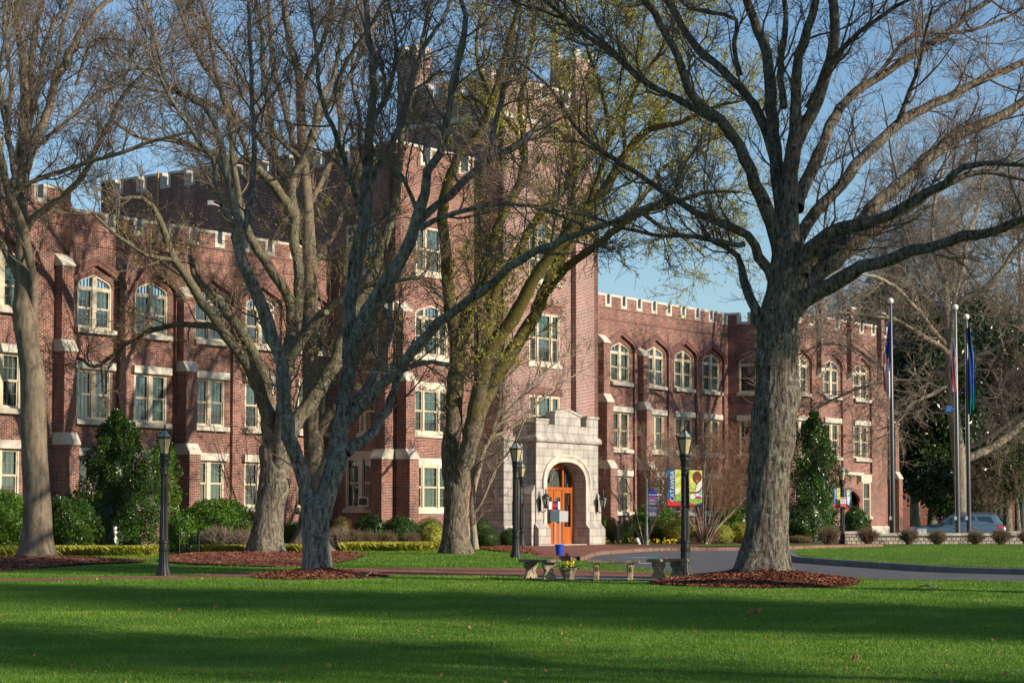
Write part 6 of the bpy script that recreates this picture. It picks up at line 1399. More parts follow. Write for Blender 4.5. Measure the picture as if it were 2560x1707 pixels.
def banner_right(parent, y0=-.13, person=True):
    mats = [M['b_leaf'], M['b_grass'], M['b_red'], M['b_navy'], M['b_hair'], M['b_skin'], M['b_white'], M['b_teal'], M['b_pink'], M['b_sky']]
    m = MB(); x0, x1, z0, z1 = .10, .42, 1.74, 2.64
    flat(m, [(x0, z0), (x1, z0), (x1, z1), (x0, z1)], y0, 0 if person else 9)
    flat(m, [(x0, z0), (x1, z0), (x1, z0+.25), (x0, z0+.21)], y0-.002, 1 if person else 3)
    flat(m, [(x0, z0), (x1, z0), (x1-.1, z0+.03), (x0, z0+.08)], y0-.004, 2); flat(m, [(x1-.17, z0), (x1, z0), (x1, z0+.09), (x1-.17, z0+.035)], y0-.005, 3)
    if person:
        disc(m, .295, 2.465, .115, .15, y0-.003, 4, 24)
        flat(m, [(.215, 2.02), (.36, 1.95), (.42, 1.98), (.42, 2.36), (.36, 2.36), (.31, 2.30), (.25, 2.12)], y0-.004, 6)      # white top
        flat(m, [(.33, 2.02), (.42, 2.0), (.42, 2.18), (.36, 2.15)], y0-.0045, 7); flat(m, [(.27, 2.28), (.31, 2.28), (.31, 2.36), (.27, 2.36)], y0-.005, 5)
        disc(m, .292, 2.405, .052, .075, y0-.006, 5, 16); disc(m, .29, 2.372, .022, .009, y0-.008, 6, 10)
        for ex in (.274, .308): disc(m, ex, 2.42, .007, .004, y0-.008, 4, 8)
        flat(m, [(.10, 2.06), (.10, 2.10), (.27, 2.10), (.35, 2.13), (.42, 2.24), (.42, 2.19), (.36, 2.07), (.27, 2.05)], y0-.007, 5)   # arm
        flat(m, [(.12, 1.93), (.22, 1.92), (.26, 2.03), (.14, 2.04)], y0-.004, 6); flat(m, [(.26, 1.93), (.40, 1.92), (.38, 1.99), (.27, 1.99)], y0-.006, 8)
    else:
        flat(m, [(.22, 1.9), (.30, 1.85), (.36, 2.2), (.32, 2.5), (.2, 2.42)], y0-.003, 6); disc(m, .28, 2.5, .1, .09, y0-.004, 0); disc(m, .29, 2.3, .06, .05, y0-.005, 1)
    b = m.build('banner', mats, parent); a = MB()
    for z in (z0-.01, z1+.01): a.tube([(0, y0+.02, z), (x1+.02, y0+.02, z)], .011, 6)
    a.build('banner_arm', M['black_iron'], parent); return b
banner_left(la3); banner_right(la3)
banner_left(la4); banner_right(la4, person=False)
la4.rotation_euler = (0, 0, 0)
banner_left(la2b); banner_right(la2b, person=False); la2b.rotation_euler = (0, 0, R(-62))
ns = MB(); ns.box(-.13, .15, -.25, -.24, 1.78, 2.22); b_ = ns.build('parking_sign', M['white'], la4)
put_text('NO', .10, M['b_red'], b_, (.01, -.255, 2.09)); put_text('PARKING', .065, M['b_red'], b_, (.01, -.255, 2.0))
ns = MB(); ns.box(-.13, .15, -.257, -.251, 1.79, 1.92); ns.box(-.13, .15, -.257, -.251, 2.16, 2.2); ns.build('sign_stripe', M['b_red'], b_)
put_text('FIRE LANE', .045, M['b_white'], b_, (.01, -.262, 1.86))

# ------------------------------------------------------------ signs, bollard, bucket
M['post_grey'] = noisemat('grey_post', (.10, .15, .15), (.16, .21, .20), 5, .5); M['sign_blue'] = mat('sign_blue', (.02, .03, .32), .5); M['sign_slate'] = mat('sign_slate', (.10, .10, .17), .5)
M['bucket'] = mat('blue_bucket', (.01, .05, .42), .35); M['orange'] = mat('orange_plastic', (.75, .10, .02), .5); M['bronze'] = mat('bronze_bollard', (.06, .05, .045), .5)
sg = empty('wayfinding_sign', (0, 0, 0), 0, 'grey post with a hanging blue college sign reading 2301', 'sign'); place(sg, 1617, 98.3)
m = MB(); m.lathe([(.10, -.05), (.10, .03), (.07, .1), (.055, .42), (.075, .45), (.05, .5), (.045, 2.95), (.06, 2.97), (.03, 3.02), (.01, 3.06)], n=14); m.tube([(0, 0, 2.5), (.1, 0, 2.62), (.3, 0, 2.66), (.45, 0, 2.58)], .015, 6); m.build('post', M['post_grey'], sg, True)
m = MB(); flat(m, [(.07, 1.98), (.48, 1.98), (.48, 2.42), (.42, 2.45), (.36, 2.54), (.28, 2.57), (.19, 2.54), (.13, 2.45), (.07, 2.42)], -.0, 0); flat(m, [(.07, 2.2), (.48, 2.2), (.48, 2.42), (.42, 2.45), (.36, 2.54), (.28, 2.57), (.19, 2.54), (.13, 2.45), (.07, 2.42)], -.012, 0)
m.box(.07, .48, -.01, .02, 1.56, 2.19, 1); m.box(.07, .48, -.014, .02, 2.17, 2.205, 2); m.box(.075, .475, -.01, .02, 1.3, 1.54, 1); b_ = m.build('panel', [M['sign_blue'], M['sign_slate'], M['b_red']], sg)
put_text('CATAWBA', .105, M['b_white'], b_, (.275, -.02, 2.31), sx=.72); put_text('ADMISSIONS', .06, M['b_white'], b_, (.24, -.015, 2.06), sx=.75); put_text('FINANCIAL AID', .06, M['b_white'], b_, (.26, -.015, 1.9), sx=.72); put_text('WELCOME CENTER', .06, M['b_white'], b_, (.275, -.015, 1.72), sx=.66)
put_text('2301', .2, M['b_white'], b_, (.275, -.015, 1.42), sx=.8)
bo = empty('bollard', (0, 0, 0), 0, 'short dark bronze light bollard beside the brick pavement', 'bollard'); place(bo, 1546.5, 99.0)
m = MB(); m.lathe([(.065, -.05), (.065, .95), (.06, .96), (.06, 1.02), (.07, 1.03), (.07, 1.10), (.04, 1.14)], n=14); m.box(-.045, .045, -.075, -.05, .82, .93); m.build('column', M['bronze'], bo, True)
fl = empty('garden_floodlight', (0, 0, 0), 0, 'tiny white and black ground floodlight in the bed left of the sign post', 'floodlight'); place(fl, 1598, 98.8)
m = MB(); m.lathe([(.06, 0), (.06, .12)], n=10); m.box(-.1, .02, -.06, .06, .12, .24); m.tube([(-.05, 0, .18), (-.13, -.05, .3)], [.07, .085], 10); m.build('housing', M['white'], fl)
bu = empty('bucket_sign', (0, 0, 0), 0, 'blue bucket holding a steel post with two blank white boards', 'sign'); place(bu, 1398.5, 71.0)
m = MB(); m.lathe([(.11, .01), (.14, .34), (.15, .345), (.15, .38), (.13, .38), (.125, .33)], n=20); m.build('bucket', M['bucket'], bu, True)
m = MB(); m.box(-.008, .035, -.02, .02, .2, 1.52); m.build('post', M['steel'], bu)
m = MB(); m.poly([(-.30, .14, 1.13), (0.0, -.03, 1.13), (0.0, -.03, 1.5), (-.30, .14, 1.5)]); m.poly([(0.0, -.034, 1.13), (.29, -.05, 1.13), (.29, -.05, 1.49), (0.0, -.034, 1.5)]); m.build('board', M['white'], bu)
ps = empty('porch_sign', (0, 0, 0), 0, 'small blue and red notice on a thin pole before the porch door', 'sign'); place(ps, 1389, 96.5)
m = MB(); m.tube([(0, 0, 0), (0, 0, 1.95)], .02, 8); m.build('post', M['steel'], ps)
m = MB(); m.box(-.12, .12, -.03, -.02, 1.62, 2.02, 0); m.box(-.12, .12, -.034, -.03, 1.74, 1.9, 1); b_ = m.build('panel', [M['sign_blue'], M['b_red']], ps)
cn = empty('traffic_cone', (0, 0, 0), 0, 'tiny orange cone standing on the road behind the right bench', 'cone'); place(cn, 1665, 63.0, dz=.012)
m = MB(); m.lathe([(.045, 0), (.012, .12), (.006, .125)], n=10); m.box(-.05, .05, -.05, .05, 0, .012); m.build('cone', M['orange'], cn)
ys = empty('yard_sign', (0, 0, 0), 0, 'small blue and red yard sign showing in the fork of the V shaped tree', 'sign'); place(ys, 784, 82.0)
m = MB(); m.box(-.16, .1, 0, .01, .85, 1.2, 0); m.box(-.16, .1, -.003, 0, .82, .88, 1); m.tube([(-.13, .02, 0), (-.13, .02, .85)], .01, 5); m.tube([(.07, .02, 0), (.07, .02, .85)], .01, 5); m.build('panel', [M['sign_blue'], M['b_red']], ys)
rl = empty('hand_railing', (0, 0, 0), 0, 'low black iron railing in the bushes right of the left lamp', 'railing'); place(rl, 474, 72.5)
m = MB()
for i in range(8): m.tube([(-.32+i*.09, 0, .02), (-.32+i*.09, 0, .68)], .009, 5)
m.tube([(-.36, 0, .7), (.36, -.0, .7)], .016, 6); m.tube([(-.36, 0, .08), (.36, 0, .08)], .012, 6); m.tube([(-.34, 0, 0), (-.34, 0, .72)], .018, 6); m.tube([(.33, 0, 0), (.33, 0, .72), (.36, -.2, .74)], .018, 6); m.build('rails', M['black_iron'], rl)

# ------------------------------------------------------------ benches and planter
def bench_proto(label):
    t = empty('garden_bench', (0, 0, 0), 0, label, 'bench', 'curved scroll legged concrete benches')
    m = MB(); L, W = .61, .19
    prof = [(-L, .40), (-L-.03, .42), (-L-.03, .45), (-L, .475)]
    for (a, b, c, d) in ((L-.015, W-.015, .395, .405), (L+.01, W+.01, .405, .455), (L-.01, W-.01, .455, .47)): m.box(-a, a, -b, b, c, d)
    m.build('seat', M['concrete_top'], t)
    for s in (-1, 1):
        g = MB(); x = s*.40
        pr = [(-.17, 0), (.17, 0), (.17, .045), (.15, .06), (.135, .09), (.10, .15), (.095, .20), (.12, .25), (.155, .29), (.165, .335), (.155, .38), (.14, .394), (-.14, .394), (-.155, .38), (-.165, .335), (-.155, .29), (-.12, .25), (-.095, .20), (-.10, .15), (-.135, .09), (-.15, .06), (-.17, .045)]
        n = 5
        xs = [x-.062, x-.05, x+.05, x+.062]
        g.prism([(y, z) for y, z in pr], x-.055, x+.055, axis='x')
        for sy in (-1, 1):
            for k in range(3): g.tube([(x+(k-1)*.034, sy*.158, .36), (x+(k-1)*.034, sy*.165, .32), (x+(k-1)*.034, sy*.118, .245), (x+(k-1)*.034, sy*.095, .19), (x+(k-1)*.034, sy*.12, .12), (x+(k-1)*.034, sy*.16, .055)], .016, 6)
            for sx in (-1, 1): g.tube([(x+sx*.058, sy*.105, .325), (x+sx*.062, sy*.13, .35), (x+sx*.062, sy*.145, .32), (x+sx*.062, sy*.12, .29), (x+sx*.06, sy*.08, .31), (x+sx*.058, sy*.03, .37), (x+sx*.058, sy*.02, .2), (x+sx*.058, sy*.07, .1)], .012, 5)
        g.build('leg', M['concrete'], t)
    return t
B = bench_proto('middle weathered concrete garden bench, seen straight on behind the lawn'); place(B, 1533, 50.3, R(-6), .02)
place(copy_tree(B, None, 'weathered concrete bench turned end on, left of the flower bowl'), 1349, 50.9, R(-58), .02)
place(copy_tree(B, None, 'weathered concrete bench turned end on beside the banner lamp post'), 1669, 51.2, R(52), .02)
pl = empty('flower_bowl', (0, 0, 0), 0, 'eight sided concrete bowl of yellow pansies between two benches', 'planter'); place(pl, 1421, 50.4, R(10), .03)
m = MB(); m.lathe([(.13, 0), (.14, .03), (.12, .045), (.17, .12), (.21, .22), (.235, .235), (.235, .27), (.2, .27), (.19, .22)], n=8); m.build('bowl', M['concrete_top'], pl)
rng = np.random.default_rng(5); pts = np.stack([rng.normal(0, .09, 260), rng.normal(0, .09, 260), rng.uniform(.24, .35, 260)], 1); V, Q = leaf_quads(rng, pts, .05, aspect=.7); fast_mesh('pansy_leaves', V, Q, M['leaf_mid'], pl, False)
pts = np.stack([rng.normal(-.01, .075, 60), rng.normal(0, .07, 60), rng.uniform(.3, .41, 60)], 1); V, Q = leaf_quads(rng, pts, .045, aspect=1.1); fast_mesh('pansy_flowers', V, Q, M['flower'], pl, False)
def pansies(label, x0, x1, D0, D1, n, seed):
    rng = np.random.default_rng(seed); X = rng.uniform(at(x0, D0), at(x1, D0), n); Y = rng.uniform(D0, D1, n); root = empty('pansy_bed', (float(X.mean()), D0, float(terr(D0))), 0, label, 'flowers'); o = np.array(root.location)
    p = np.repeat(np.stack([X, Y, terr(Y)+.06], 1), 22, 0)+rng.normal(0, .08, (n*22, 3)); V, Q = leaf_quads(rng, p, .06); fast_mesh('leaves', V-o, Q, M['leaf_mid'], root, False)
    p = np.repeat(np.stack([X, Y-.05, terr(Y)+.17], 1), 6, 0)+rng.normal(0, .07, (n*6, 3)); V, Q = leaf_quads(rng, p, .06, aspect=1.1); fast_mesh('flowers', V-o, Q, M['flower'], root, False)
pansies('yellow pansies planted left of the porch door', 1348, 1412, 98.3, 99.2, 26, 3)
pansies('yellow pansies planted right of the porch around the bollard', 1510, 1590, 99.8, 100.6, 12, 4)
pansies('yellow pansies planted right of the house number sign', 1620, 1690, 98.6, 99.6, 16, 6)

# ------------------------------------------------------------ stone wall, flagpoles, flags
wl_ = empty('stone_wall', (at(2111, 100.3), 100.3, float(terr(100))), 0, 'low wall of square pale stones with flat coping round the flagpoles', 'wall')
X0 = at(2111, 100.3); X1 = at(2161, 100.3)-X0
m = MB(); m.box(0.04, X1-.04, 0, .45, -.2, .49); m.build('pier', M['wallstone'], wl_)
m = MB(); m.box(0, X1, -.04, .49, .492, .62); m.build('pier_cap', M['limestone'], wl_)
m = MB(); m.box(X1-.039, 30, .06, .40, -.2, .41); m.build('wall', M['wallstone'], wl_)
for k in range(12):
    a = X1+.02+k*2.3; m = MB(); m.box(a, a+2.27, .0, .45, .412, .535); m.build('coping', M['limestone'], wl_)
m = MB(); m.box(at(2516, 118)-X0, at(2556, 118)-X0, 17.5, 17.9, -.2, .62); m.build('far_pier', M['limestone'], wl_)
POLES = {}
for key, x, yt, lb in (('nc', 2229.5, 752, 'left steel flagpole flying the blue, white and red state flag'), ('us', 2392, 768, 'middle steel flagpole flying the stars and stripes'), ('college', 2419.5, 792, 'right steel flagpole with a blue and teal college flag')):
    o = empty('flagpole', (0, 0, 0), 0, lb, 'flagpole', 'flagpoles behind the stone wall'); D = 103.5; place(o, x+3, D)
    H = P(x, yt, D).z-float(terr(D)); m = MB(); m.lathe([(.13, -.1), (.12, .5), (.115, 2), (.075, H-.25), (.045, H-.2), (.04, H-.1)], n=16); m.build('pole', mat('pole_'+key, (.07, .072, .076) if key != 'us' else (.10, .103, .108), .38, .6), o, True)
    m = MB(); m.ball((0, 0, H), .15, n=14); m.build('ball', M['white'], o, True)
    m = MB(); m.tube([(-.14, -.1, 1.2), (-.13, -.09, H*.5), (-.08, -.05, H-.3)], .008, 4); m.box(-.2, -.1, -.16, -.08, 1.15, 1.32); m.build('halyard', M['steel'], o)
    POLES[key] = (o, H)
M['f_red'] = mat('flag_red', (.60, .02, .03), .6); M['f_white'] = mat('flag_white', (.72, .72, .74), .6); M['f_blue'] = mat('flag_blue', (.02, .05, .28), .6); M['f_royal'] = mat('flag_royal', (.01, .08, .35), .6); M['f_teal'] = mat('flag_teal', (.0, .25, .27), .6); M['f_gold'] = mat('flag_gold', (.55, .30, .08), .6)
def flag(key, label, ytop, ybot, wpx, fn, mats, side=1, seed=0, words=None):
    """cloth hanging in folds from the pole; fn(a,b) gives the material, a across 0..1, b down 0..1"""
    o, H = POLES[key]; D = 103.5; rng = np.random.default_rng(seed); fz = lambda y: P(2400, y, D).z-float(terr(D)); z1, z0 = fz(ytop), fz(ybot)
    root = empty('flag', tuple(o.location), 0, label, 'flag'); nx, nz = 60, 110; g = []
    for j in range(nz+1):
        b = j/nz; w_ = wpx/F*D*(.30+.70*min(1, b*2.6))*(1-.12*math.sin(b*6.0)); row = []
        for i in range(nx+1):
            a = i/nx; fo = math.sin(a*13+b*3.5+seed)*.11*(.4+.6*b)+math.sin(a*5.5-b*4)*.07
            x = side*(.06+a*w_)+.012*math.sin(b*9+a*4); z = z1-(z1-z0)*(b*(1-.10*abs(a-.35)*2))-(.05*math.sin(a*9+seed))*b
            row.append((x, fo-.06, z))
        g.append(row)
    m = MB()
    for j in range(nz):
        for i in range(nx): m.poly([g[j][i], g[j][i+1], g[j+1][i+1], g[j+1][i]], None, fn((i+.5)/nx, (j+.5)/nz))
    m.build('cloth', mats, root, True); return root
def us(a, b):
    d = b*2.1+.22*math.sin(a*6)
    if b < .40-.12*a: 
        ca, cb = (a*9) % 1, (b*26+.5*int(a*9)) % 1; return 1 if abs(ca-.5)+abs(cb-.5) < .36 else 2
    return int((a*6.5+d*2.4) % 2 < 1)
def nc(a, b):
    if b < .55+.1*math.sin(a*7):
        if (abs(b-.14-.1*a) < .018 and .3 < a < .8) or abs(b-.47+.05*math.cos(a*5)) < .022 and .2 < a < .9: return 3
        r = math.hypot((a-.6)*.45, (b-.29)); th = math.atan2(b-.29, (a-.6)*.45); 
        if r < .045*(0.62+.38*math.cos(5*(th-.3))): return 1
        return 2
    return 0 if a > .78+.1*math.sin(b*12) or (.55 < b < .6 and a > .7) else 1
def colf(a, b): return 1 if b > .74+.08*math.sin(a*8) else (2 if (abs(a-.55) < .05 and .3 < b < .62 and (b*40) % 1 < .6) else 0)
flag('us', 'stars and stripes hanging limp from the middle pole', 838, 986, 25, us, [M['f_red'], M['f_white'], M['f_blue']], -.55, 1)
flag('nc', 'blue, white and red state flag hanging limp from the left pole', 805, 1000, 21, nc, [M['f_red'], M['f_white'], M['f_blue'], M['f_gold']], -.75, 4)
flag('college', 'narrow blue and teal flag hanging from the right pole', 818, 1038, 15, colf, [M['f_royal'], M['f_teal'], M['f_white']], 1, 6)
so_ = empty('solar_light', (0, 0, 0), 0, 'small tilted blue solar panel light fixed before the pale tree', 'solar panel'); q = P(2371, 1022, 103.2); so_.location = q
m = MB(); m.poly([(-.19, -.1, -.14), (.1, -.1, -.14), (.22, .1, .16), (-.05, .1, .16)]); m.poly([(-.19, -.07, -.16), (.1, -.07, -.16), (.22, .13, .14), (-.05, .13, .14)]); m.tube([(.1, 0, 0), (.42, .3, 0)], .03, 6); m.build('panel', mat('solar_cells', (.03, .12, .30), .3), so_)
for i, x in enumerate((2298, 2310)):
    o = empty('flag_floodlight', (at(x, 100.6), 100.6, float(terr(100))+.535), 0, ('left' if i == 0 else 'right')+' of two small grey floodlights on the stone wall', 'floodlight', 'floodlights on the stone wall')
    m = MB(); m.box(-.09, .09, -.06, .08, .0, .2); m.box(-.1, .1, -.08, -.06, .0, .21); m.build('housing', M['steel'], o)

# ------------------------------------------------------------ parked car
def car():
    t = empty('parked_car', (at(2384, 107.5), 107.5, float(terr(107.5))-.30), R(-9), 'slate blue sport utility vehicle parked behind the low stone wall', 'car')
    body = mat('slate_blue_paint', (.12, .19, .25), .25, .45, .6); body.node_tree.nodes['Principled BSDF'].inputs['Coat Weight'].default_value = .6
    blk = mat('black_trim', (.015, .015, .017), .5); gl = mat('tinted_glass', (.02, .045, .06), .04, 0, .9); chrome = mat('chrome', (.6, .61, .62), .15, 1)
    # loft of cross sections along the length (x: -2.5 front .. 2.5 rear); point list per section is (y, z), mirrored
    def loft(secs, m_, mi=0):
        rings = []
        for x, pts in secs: rings.append([(x, y, z) for y, z in pts]+[(x, -y, z) for y, z in reversed(pts)])
        for j in range(len(rings)-1):
            n = len(rings[j])
            for i in range(n): k = (i+1) % n; m_.poly([rings[j][i], rings[j][k], rings[j+1][k], rings[j+1][i]], None, mi)
        m_.poly(rings[0], None, mi); m_.poly(rings[-1][::-1], None, mi)
    def sec(x, w_, zb, zh, crown): return (x, [(w_*.9, zb), (w_, zb+.14), (w_*1.0, zh*.62+zb*.3), (w_*.985, zh-.12), (w_*.93, zh-.03), (w_*.6, zh+crown*.6), (0.001, zh+crown)])
    m = MB(); loft([sec(-2.52, .62, .42, .84, .02), sec(-2.46, .80, .34, .95, .03), sec(-2.3, .90, .32, 1.02, .04), sec(-1.9, .955, .32, 1.08, .05), sec(-1.2, .97, .30, 1.13, .06), sec(-.85, .975, .30, 1.16, .05), sec(0, .985, .30, 1.16, .04), sec(1.2, .985, .30, 1.19, .03), sec(2.0, .965, .32, 1.21, .03), sec(2.35, .92, .36, 1.20, .02), sec(2.5, .84, .42, 1.12, .0)], m)
    bo_ = m.build('body', body, t, True)
    m = MB()
    def cs(x, w0, w1, z0, z1): return (x, [(w0, z0), (w0*.98+w1*.02, z0+.06), (w1+.03, z1-.08), (w1*.9, z1-.01), (0.001, z1+.02)])
    loft([cs(-.95, .88, .86, 1.13, 1.18), cs(-.2, .90, .74, 1.15, 1.66), cs(.1, .91, .74, 1.15, 1.74), cs(.9, .91, .74, 1.16, 1.77), cs(1.8, .90, .73, 1.18, 1.74), cs(2.1, .88, .72, 1.19, 1.70), cs(2.38, .85, .74, 1.19, 1.30)], m)
    m.build('roof', body, t, True)
    m = MB()      # side glass, windscreen, rear
    for s in (-1, 1):
        def q(x, z): f = (z-1.15)/(1.74-1.15); return (x, s*(.915-.145*f), z)
        for pl_ in ([(-.62, 1.2), (.18, 1.2), (.18, 1.62), (-.12, 1.58)], [(.26, 1.2), (1.05, 1.21), (.98, 1.63), (.26, 1.64)], [(1.22, 1.24), (1.95, 1.28), (1.78, 1.60), (1.12, 1.62)]): m.poly([q(*p) for p in pl_])
    m.poly([(-.93, -.8, 1.2), (-.93, .8, 1.2), (-.24, .66, 1.64), (-.24, -.66, 1.64)]); m.poly([(2.36, -.72, 1.36), (2.36, .72, 1.36), (2.16, .62, 1.66), (2.16, -.62, 1.66)])
    m.build('windows', gl, t)
    m = MB()
    for s in (-1, 1): m.tube([(0.0, s*.70, 1.79), (.3, s*.72, 1.82), (1.6, s*.72, 1.81), (1.95, s*.70, 1.76)], .022, 6); 
    m.build('roof_rail', chrome, t)
    for s in (-1, 1):
        m = MB(); m.box(-.72, -.5, s*1.0-.1, s*1.0+.1, 1.18, 1.34); m.tube([(-.6, s*.9, 1.2), (-.6, s*1.0, 1.24)], .03, 6); m.build('wing_mirror', blk, t)
        for xx in (.02, .95): m = MB(); m.box(xx, xx+.2, s*.99-.015, s*.99+.015, 1.02, 1.06); m.build('door_handle', chrome, t)
        m = MB(); m.poly([(-2.47, s*.60, .86), (-2.40, s*.84, .87), (-2.05, s*.945, .93), (-2.0, s*.94, 1.02), (-2.32, s*.86, .98), (-2.49, s*.62, .94)]); m.build('headlight', mat('headlamp', (.6, .62, .62), .1, .2), t)
        m = MB(); m.poly([(2.18, s*.962, .98), (2.42, s*.90, .98), (2.46, s*.86, 1.14), (2.12, s*.955, 1.16)]); m.poly([(2.43, s*.9, .98), (2.515, s*.7, .98), (2.49, s*.7, 1.12), (2.44, s*.86, 1.14)]); m.build('tail_light', mat('tail_lamp', (.5, .01, .01), .2), t)
        for xx in (-1.52, 1.42):
            m = MB(); a_ = [(xx+.37*math.cos(a), s*.86, .37+.37*math.sin(a)) for a in [2*math.pi*i/24 for i in range(24)]]; b_ = [(p[0], s*1.0, p[2]) for p in a_]
            for i in range(24): k = (i+1) % 24; m.poly([a_[i], a_[k], b_[k], b_[i]])
            m.poly(b_); w_ = m.build('wheel', blk, t)
            m = MB(); m.poly([(xx+.25*math.cos(a), s*1.005, .37+.25*math.sin(a)) for a in [2*math.pi*i/20 for i in range(20)]]); m.build('rim', chrome, w_)
            m = MB(); m.tube([(xx+.44*math.cos(a), s*.985, .37+.44*math.sin(a)) for a in [math.pi*i/12 for i in range(13)]], .03, 5); m.build('wheel_arch', blk, t)
    m = MB(); m.box(-2.55, -2.44, -.52, .52, .72, .92); m.box(-2.56, -2.4, -.7, .7, .42, .6); m.build('grille', blk, t)
    m = MB(); 
    for k in range(3): m.box(-2.57, -2.54, -.5, .5, .75+k*.055, .77+k*.055)
    m.build('grille_bar', chrome, t)
    for s in (-1, 1):
        m = MB(); m.tube([(-.9, s*.975, .62), (1.9, s*.975, .62)], .02, 5); m.build('door_trim', blk, t)
car()

# ------------------------------------------------------------ the building behind the magnolias
sb = empty('neighbour_building', (at(2300, 172), 172, float(terr(172))), 0, 'low red brick building glimpsed behind the magnolias and the car', 'building')
m = MB(); W_ = 26; f0 = Fr(0, 0)
hol = [rect(at(2372, 172)-at(2300, 172), .5, 1.9, 3.5), rect(at(2437, 172)-at(2300, 172), .5, 1.9, 3.5)]
wallpoly(m, f0, [(-4, -1), (W_, -1), (W_, 6.5), (-4, 6.5)], hol, .2); m.poly([(-4, 0, 6.5), (W_, 0, 6.5), (W_, 12, 6.5), (-4, 12, 6.5)]); m.poly([(-4, 0, -1), (-4, 12, -1), (-4, 12, 6.5), (-4, 0, 6.5)], [(0, 0), (12, 0), (12, 7.5), (0, 7.5)])
m.build('wall', M['brick_far'], sb)
for h_ in hol:
    a, b = h_[0][0], h_[1][0]; m = MB(); m.box(a, b, .1, .14, 1.9, 2.0); m.box(a, b, .1, .14, 3.4, 3.5); m.box(a, a+.08, .1, .14, 2, 3.4); m.box(b-.08, b, .1, .14, 2, 3.4); m.box(a, b, .1, .14, 2.65, 2.72); o = m.build('window', M['white'], sb)
    m = MB(); m.poly([(a, .16, 1.9), (b, .16, 1.9), (b, .16, 3.5), (a, .16, 3.5)]); m.build('pane', M['b_sky'], o)
pa = at(2510, 172)-at(2300, 172); m = MB(); m.box(pa, pa+.6, -2.2, -.003, -1, 3.6); m.build('pilaster', M['brick_far'], sb)
m = MB(); m.box(pa-.1, pa+8, -2.3, -.003, 3.6, 4.1); m.build('porch_roof', M['brick_far'], sb)

# ------------------------------------------------------------ trees right of the view (they throw the long shadows over the lawn)
pa_ = free_tree('shade_tree', 'tall bare tree standing right of the view beside the lawn', 'tree', 24, 38.3, 26, .5, 61, 'bark_oak', 'twig', 'trees standing right of the lawn', 2.0, .02, None, .50, .26, False)
pb_ = free_tree('shade_tree', 'second tall bare tree standing right of the lawn, nearer the camera', 'tree', 33, 26, 22, .45, 62, 'bark_grey', 'twig', 'trees standing right of the lawn', 1.5, .013, None, .25, .30, False)
for i, (src, x, y, rz, s) in enumerate(((pa_, 29, 11.5, 1.2, .9), (pb_, 27, 1.5, 2.4, .85), (pb_, 47, 15, 4.1, 1.0), (pb_, 44, 2, 5.0, 1.05), (pb_, 40, -12, 1.0, 1.1), (pa_, 58, 8, .6, 1.1))):
    c = copy_tree(src, None, ['bare tree right of the lawn in the near row', 'bare tree right of the lawn level with the camera', 'bare tree in the middle of the far row right of the lawn', 'bare tree of the far row level with the camera', 'bare tree right of and behind the camera', 'bare tree farthest right of the lawn'][i])
    c.location = (x, y, float(terr(y))); c.rotation_euler = (0, 0, rz); c.scale = (s, s, s)

# ------------------------------------------------------------ grass blades
def vinside(X, Y, poly):
    c = np.zeros(len(X), bool); j = len(poly)-1
    for i in range(len(poly)):
        xi, yi = poly[i]; xj, yj = poly[j]
        hit = ((yi > Y) != (yj > Y)) & (X < (xj-xi)*(Y-yi)/((yj-yi) or 1e-9)+xi); c ^= hit; j = i
    return c
def blades(name, label, Y0, Y1, n, xr, excl=(), only=None, dz=0.0, hs=1.0, seed=1):
    rng = np.random.default_rng(seed); u = rng.uniform(0, 1, n); Y = Y0*(Y1/Y0)**u; X = rng.uniform(xr[0], xr[1], n)*Y if xr[1] < 1 else rng.uniform(xr[0], xr[1], n)
    keep = np.ones(n, bool)
    for p in excl: keep &= ~vinside(X, Y, p)
    if only is not None: keep &= vinside(X, Y, only)
    X, Y = X[keep], Y[keep]; n = len(X)
    clump = .75+.35*np.sin(X*1.7+np.sin(Y*.9)*2)*np.sin(Y*1.3+X*.4)+rng.normal(0, .12, n)
    h = hs*np.clip(clump, .4, 1.6)*rng.uniform(.022, .050, n); wd = (.0022+Y*.00011); a = rng.uniform(0, 2*np.pi, n); l = rng.uniform(.1, .9, n)*h
    z = terr(Y)+(IH(Y) if dz == .15 else dz); c, s = np.cos(a), np.sin(a); b = rng.uniform(0, 2*np.pi, n)
    p0 = np.stack([X-c*wd, Y-s*wd, z-.004], 1); p1 = np.stack([X+c*wd, Y+s*wd, z-.004], 1); p2 = np.stack([X+np.cos(b)*l, Y+np.sin(b)*l, z+h], 1)
    V = np.stack([p0, p1, p2], 1).reshape(-1, 3); o = fast_mesh(name, V, np.arange(3*n).reshape(n, 3), M['grass'], None, False); tag(o, label, 'grass', kind='stuff')
SM = lambda p, k: [tuple(q) for q in chaikin(p, k)]
EX = [SM(path_out, 2), SM(plaza, 1), SM(bedL, 1), SM(bedR, 1), SM(road, 1), [(5.65+2.35*math.cos(t), 49+2.4*math.sin(t)) for t in np.linspace(0, 6.28, 24)], [(-4.75+1.65*math.cos(t), 52.4+1.4*math.sin(t)) for t in np.linspace(0, 6.28, 20)],
      SM(px([(385, 1401), (480, 1389), (560, 1383), (800, 1376), (925, 1386), (900, 1396), (840, 1409), (760, 1418), (600, 1415.5), (430, 1410)]), 2), SM(px([(-300, 1409), (60, 1399), (230, 1400), (400, 1404), (300, 1409), (150, 1415), (0, 1430), (-300, 1441)]), 2),
      SM(px([(1290, 1448), (1420, 1441.5), (1640, 1443), (1690, 1448), (1640, 1452), (1400, 1452)]), 1)]
blades('turf', 'short green turf of the broad front lawn', 22.5, 54, 620000, (-.252, .252), EX, None, 0.0, 1.0, 1)
blades('turf', 'green turf between the path and the building', 54, 92, 130000, (-.252, .252), EX, None, 0.0, 1.15, 2)
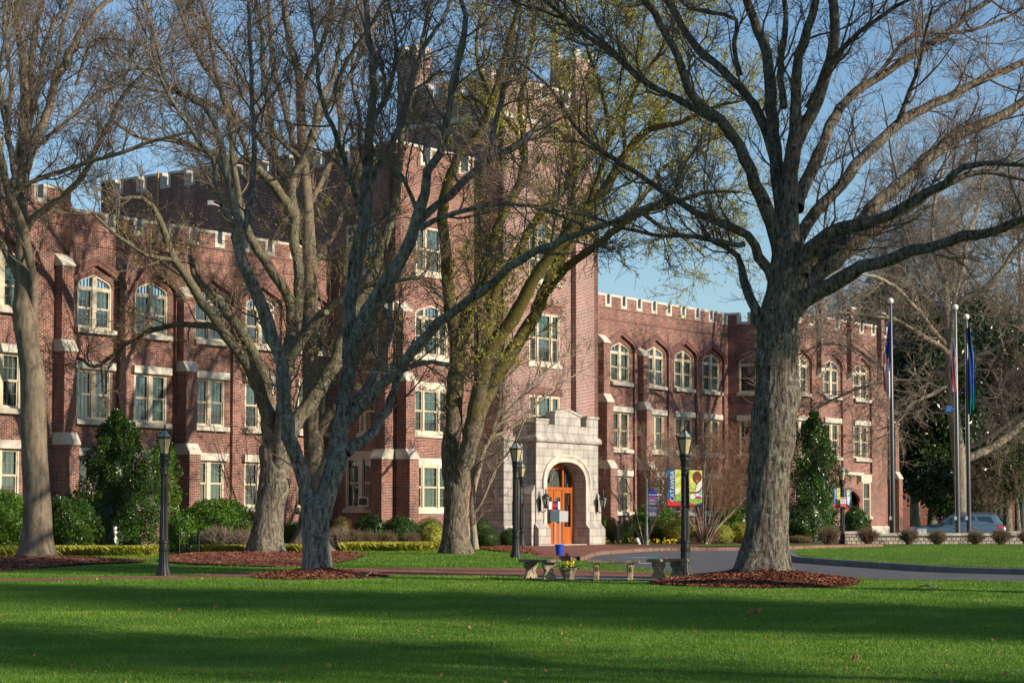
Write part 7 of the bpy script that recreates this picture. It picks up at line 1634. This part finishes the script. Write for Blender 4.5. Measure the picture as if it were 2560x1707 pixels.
blades('turf', 'green turf of the island inside the drive', 46, 100, 150000, (.10, .26), [], IC, .15, 1.0, 3)
blades('turf', 'narrow grass strip along the far pavement', 99, 112, 26000, (.06, .16), [], px([(1745, 1368), (1760, 1364), (2060, 1361.5), (2064, 1364.5), (1900, 1367.5)]), .05, 1.6, 4)

rng = np.random.default_rng(77)
n = 420; Y = 23*(60/23)**rng.uniform(0, 1, n); X = rng.uniform(-.25, .25, n)*Y; ok = np.ones(n, bool)
for p in EX[:5]: ok &= ~vinside(X, Y, p)
X, Y = X[ok], Y[ok]; V, Q = leaf_quads(rng, np.stack([X, Y, terr(Y)+.035], 1), .055, aspect=.8); M['dead_leaf'] = leafmat('dead_leaves', (0.20, 0.10, 0.04), (0.42, 0.24, 0.10), None, .7, .2, .1)
tag(fast_mesh('fallen_leaves', V, Q, M['dead_leaf'], None, False), 'small dry brown leaves scattered over the lawn', 'leaves', kind='stuff')
def big_leaf(x, y, sz, label, mt='dead_leaf'):
    q = G(x, y); o = empty('fallen_leaf', (q.x, q.y, float(terr(q.y))), rng.uniform(0, 3), label, 'leaf'); m = MB(); n_ = 11
    for k in range(3):
        a0 = k*2.1; m.poly([(0, 0, .04)]+[(sz*.5*(1+.3*math.sin(i*2.4))*math.cos(a0+i*.16), sz*.5*(1+.3*math.sin(i*2.4))*math.sin(a0+i*.16), .04+.05*math.sin(i*.6+k)) for i in range(n_)])
    m.build('blade', M[mt], o)
big_leaf(1888, 1532, .22, 'large curled brown leaf lying on the front lawn below the big oak')
big_leaf(2138, 1652, .11, 'small pale brown leaf near the bottom right of the lawn')
big_leaf(540, 1523, .09, 'small orange leaf on the lawn left of centre')
def stick(pts, label):
    q0 = G(*pts[0]); o = empty('fallen_branch', (q0.x, q0.y, float(terr(q0.y))), 0, label, 'branch'); m = MB()
    W = [G(*p)-Vector((q0.x, q0.y, 0)) for p in pts]; W = [Vector((w_.x, w_.y, .05+.03*(i % 2))) for i, w_ in enumerate(W)]; m.tube(W, [.02*(1-.2*i) for i in range(len(W))], 6)
    for i in range(1, len(W)): m.tube([W[i], W[i]+Vector((.12*(-1)**i, .25, .06))], .006, 4)
    m.build('stick', M['bark_pale'], o)
stick([(878, 1437), (895, 1443), (915, 1448)], 'short grey log stub lying on the mulch right of the V shaped tree')
stick([(2300, 1470), (2320, 1474), (2335, 1481), (2348, 1483)], 'thin dry twig lying on the grass at the right below the drive')
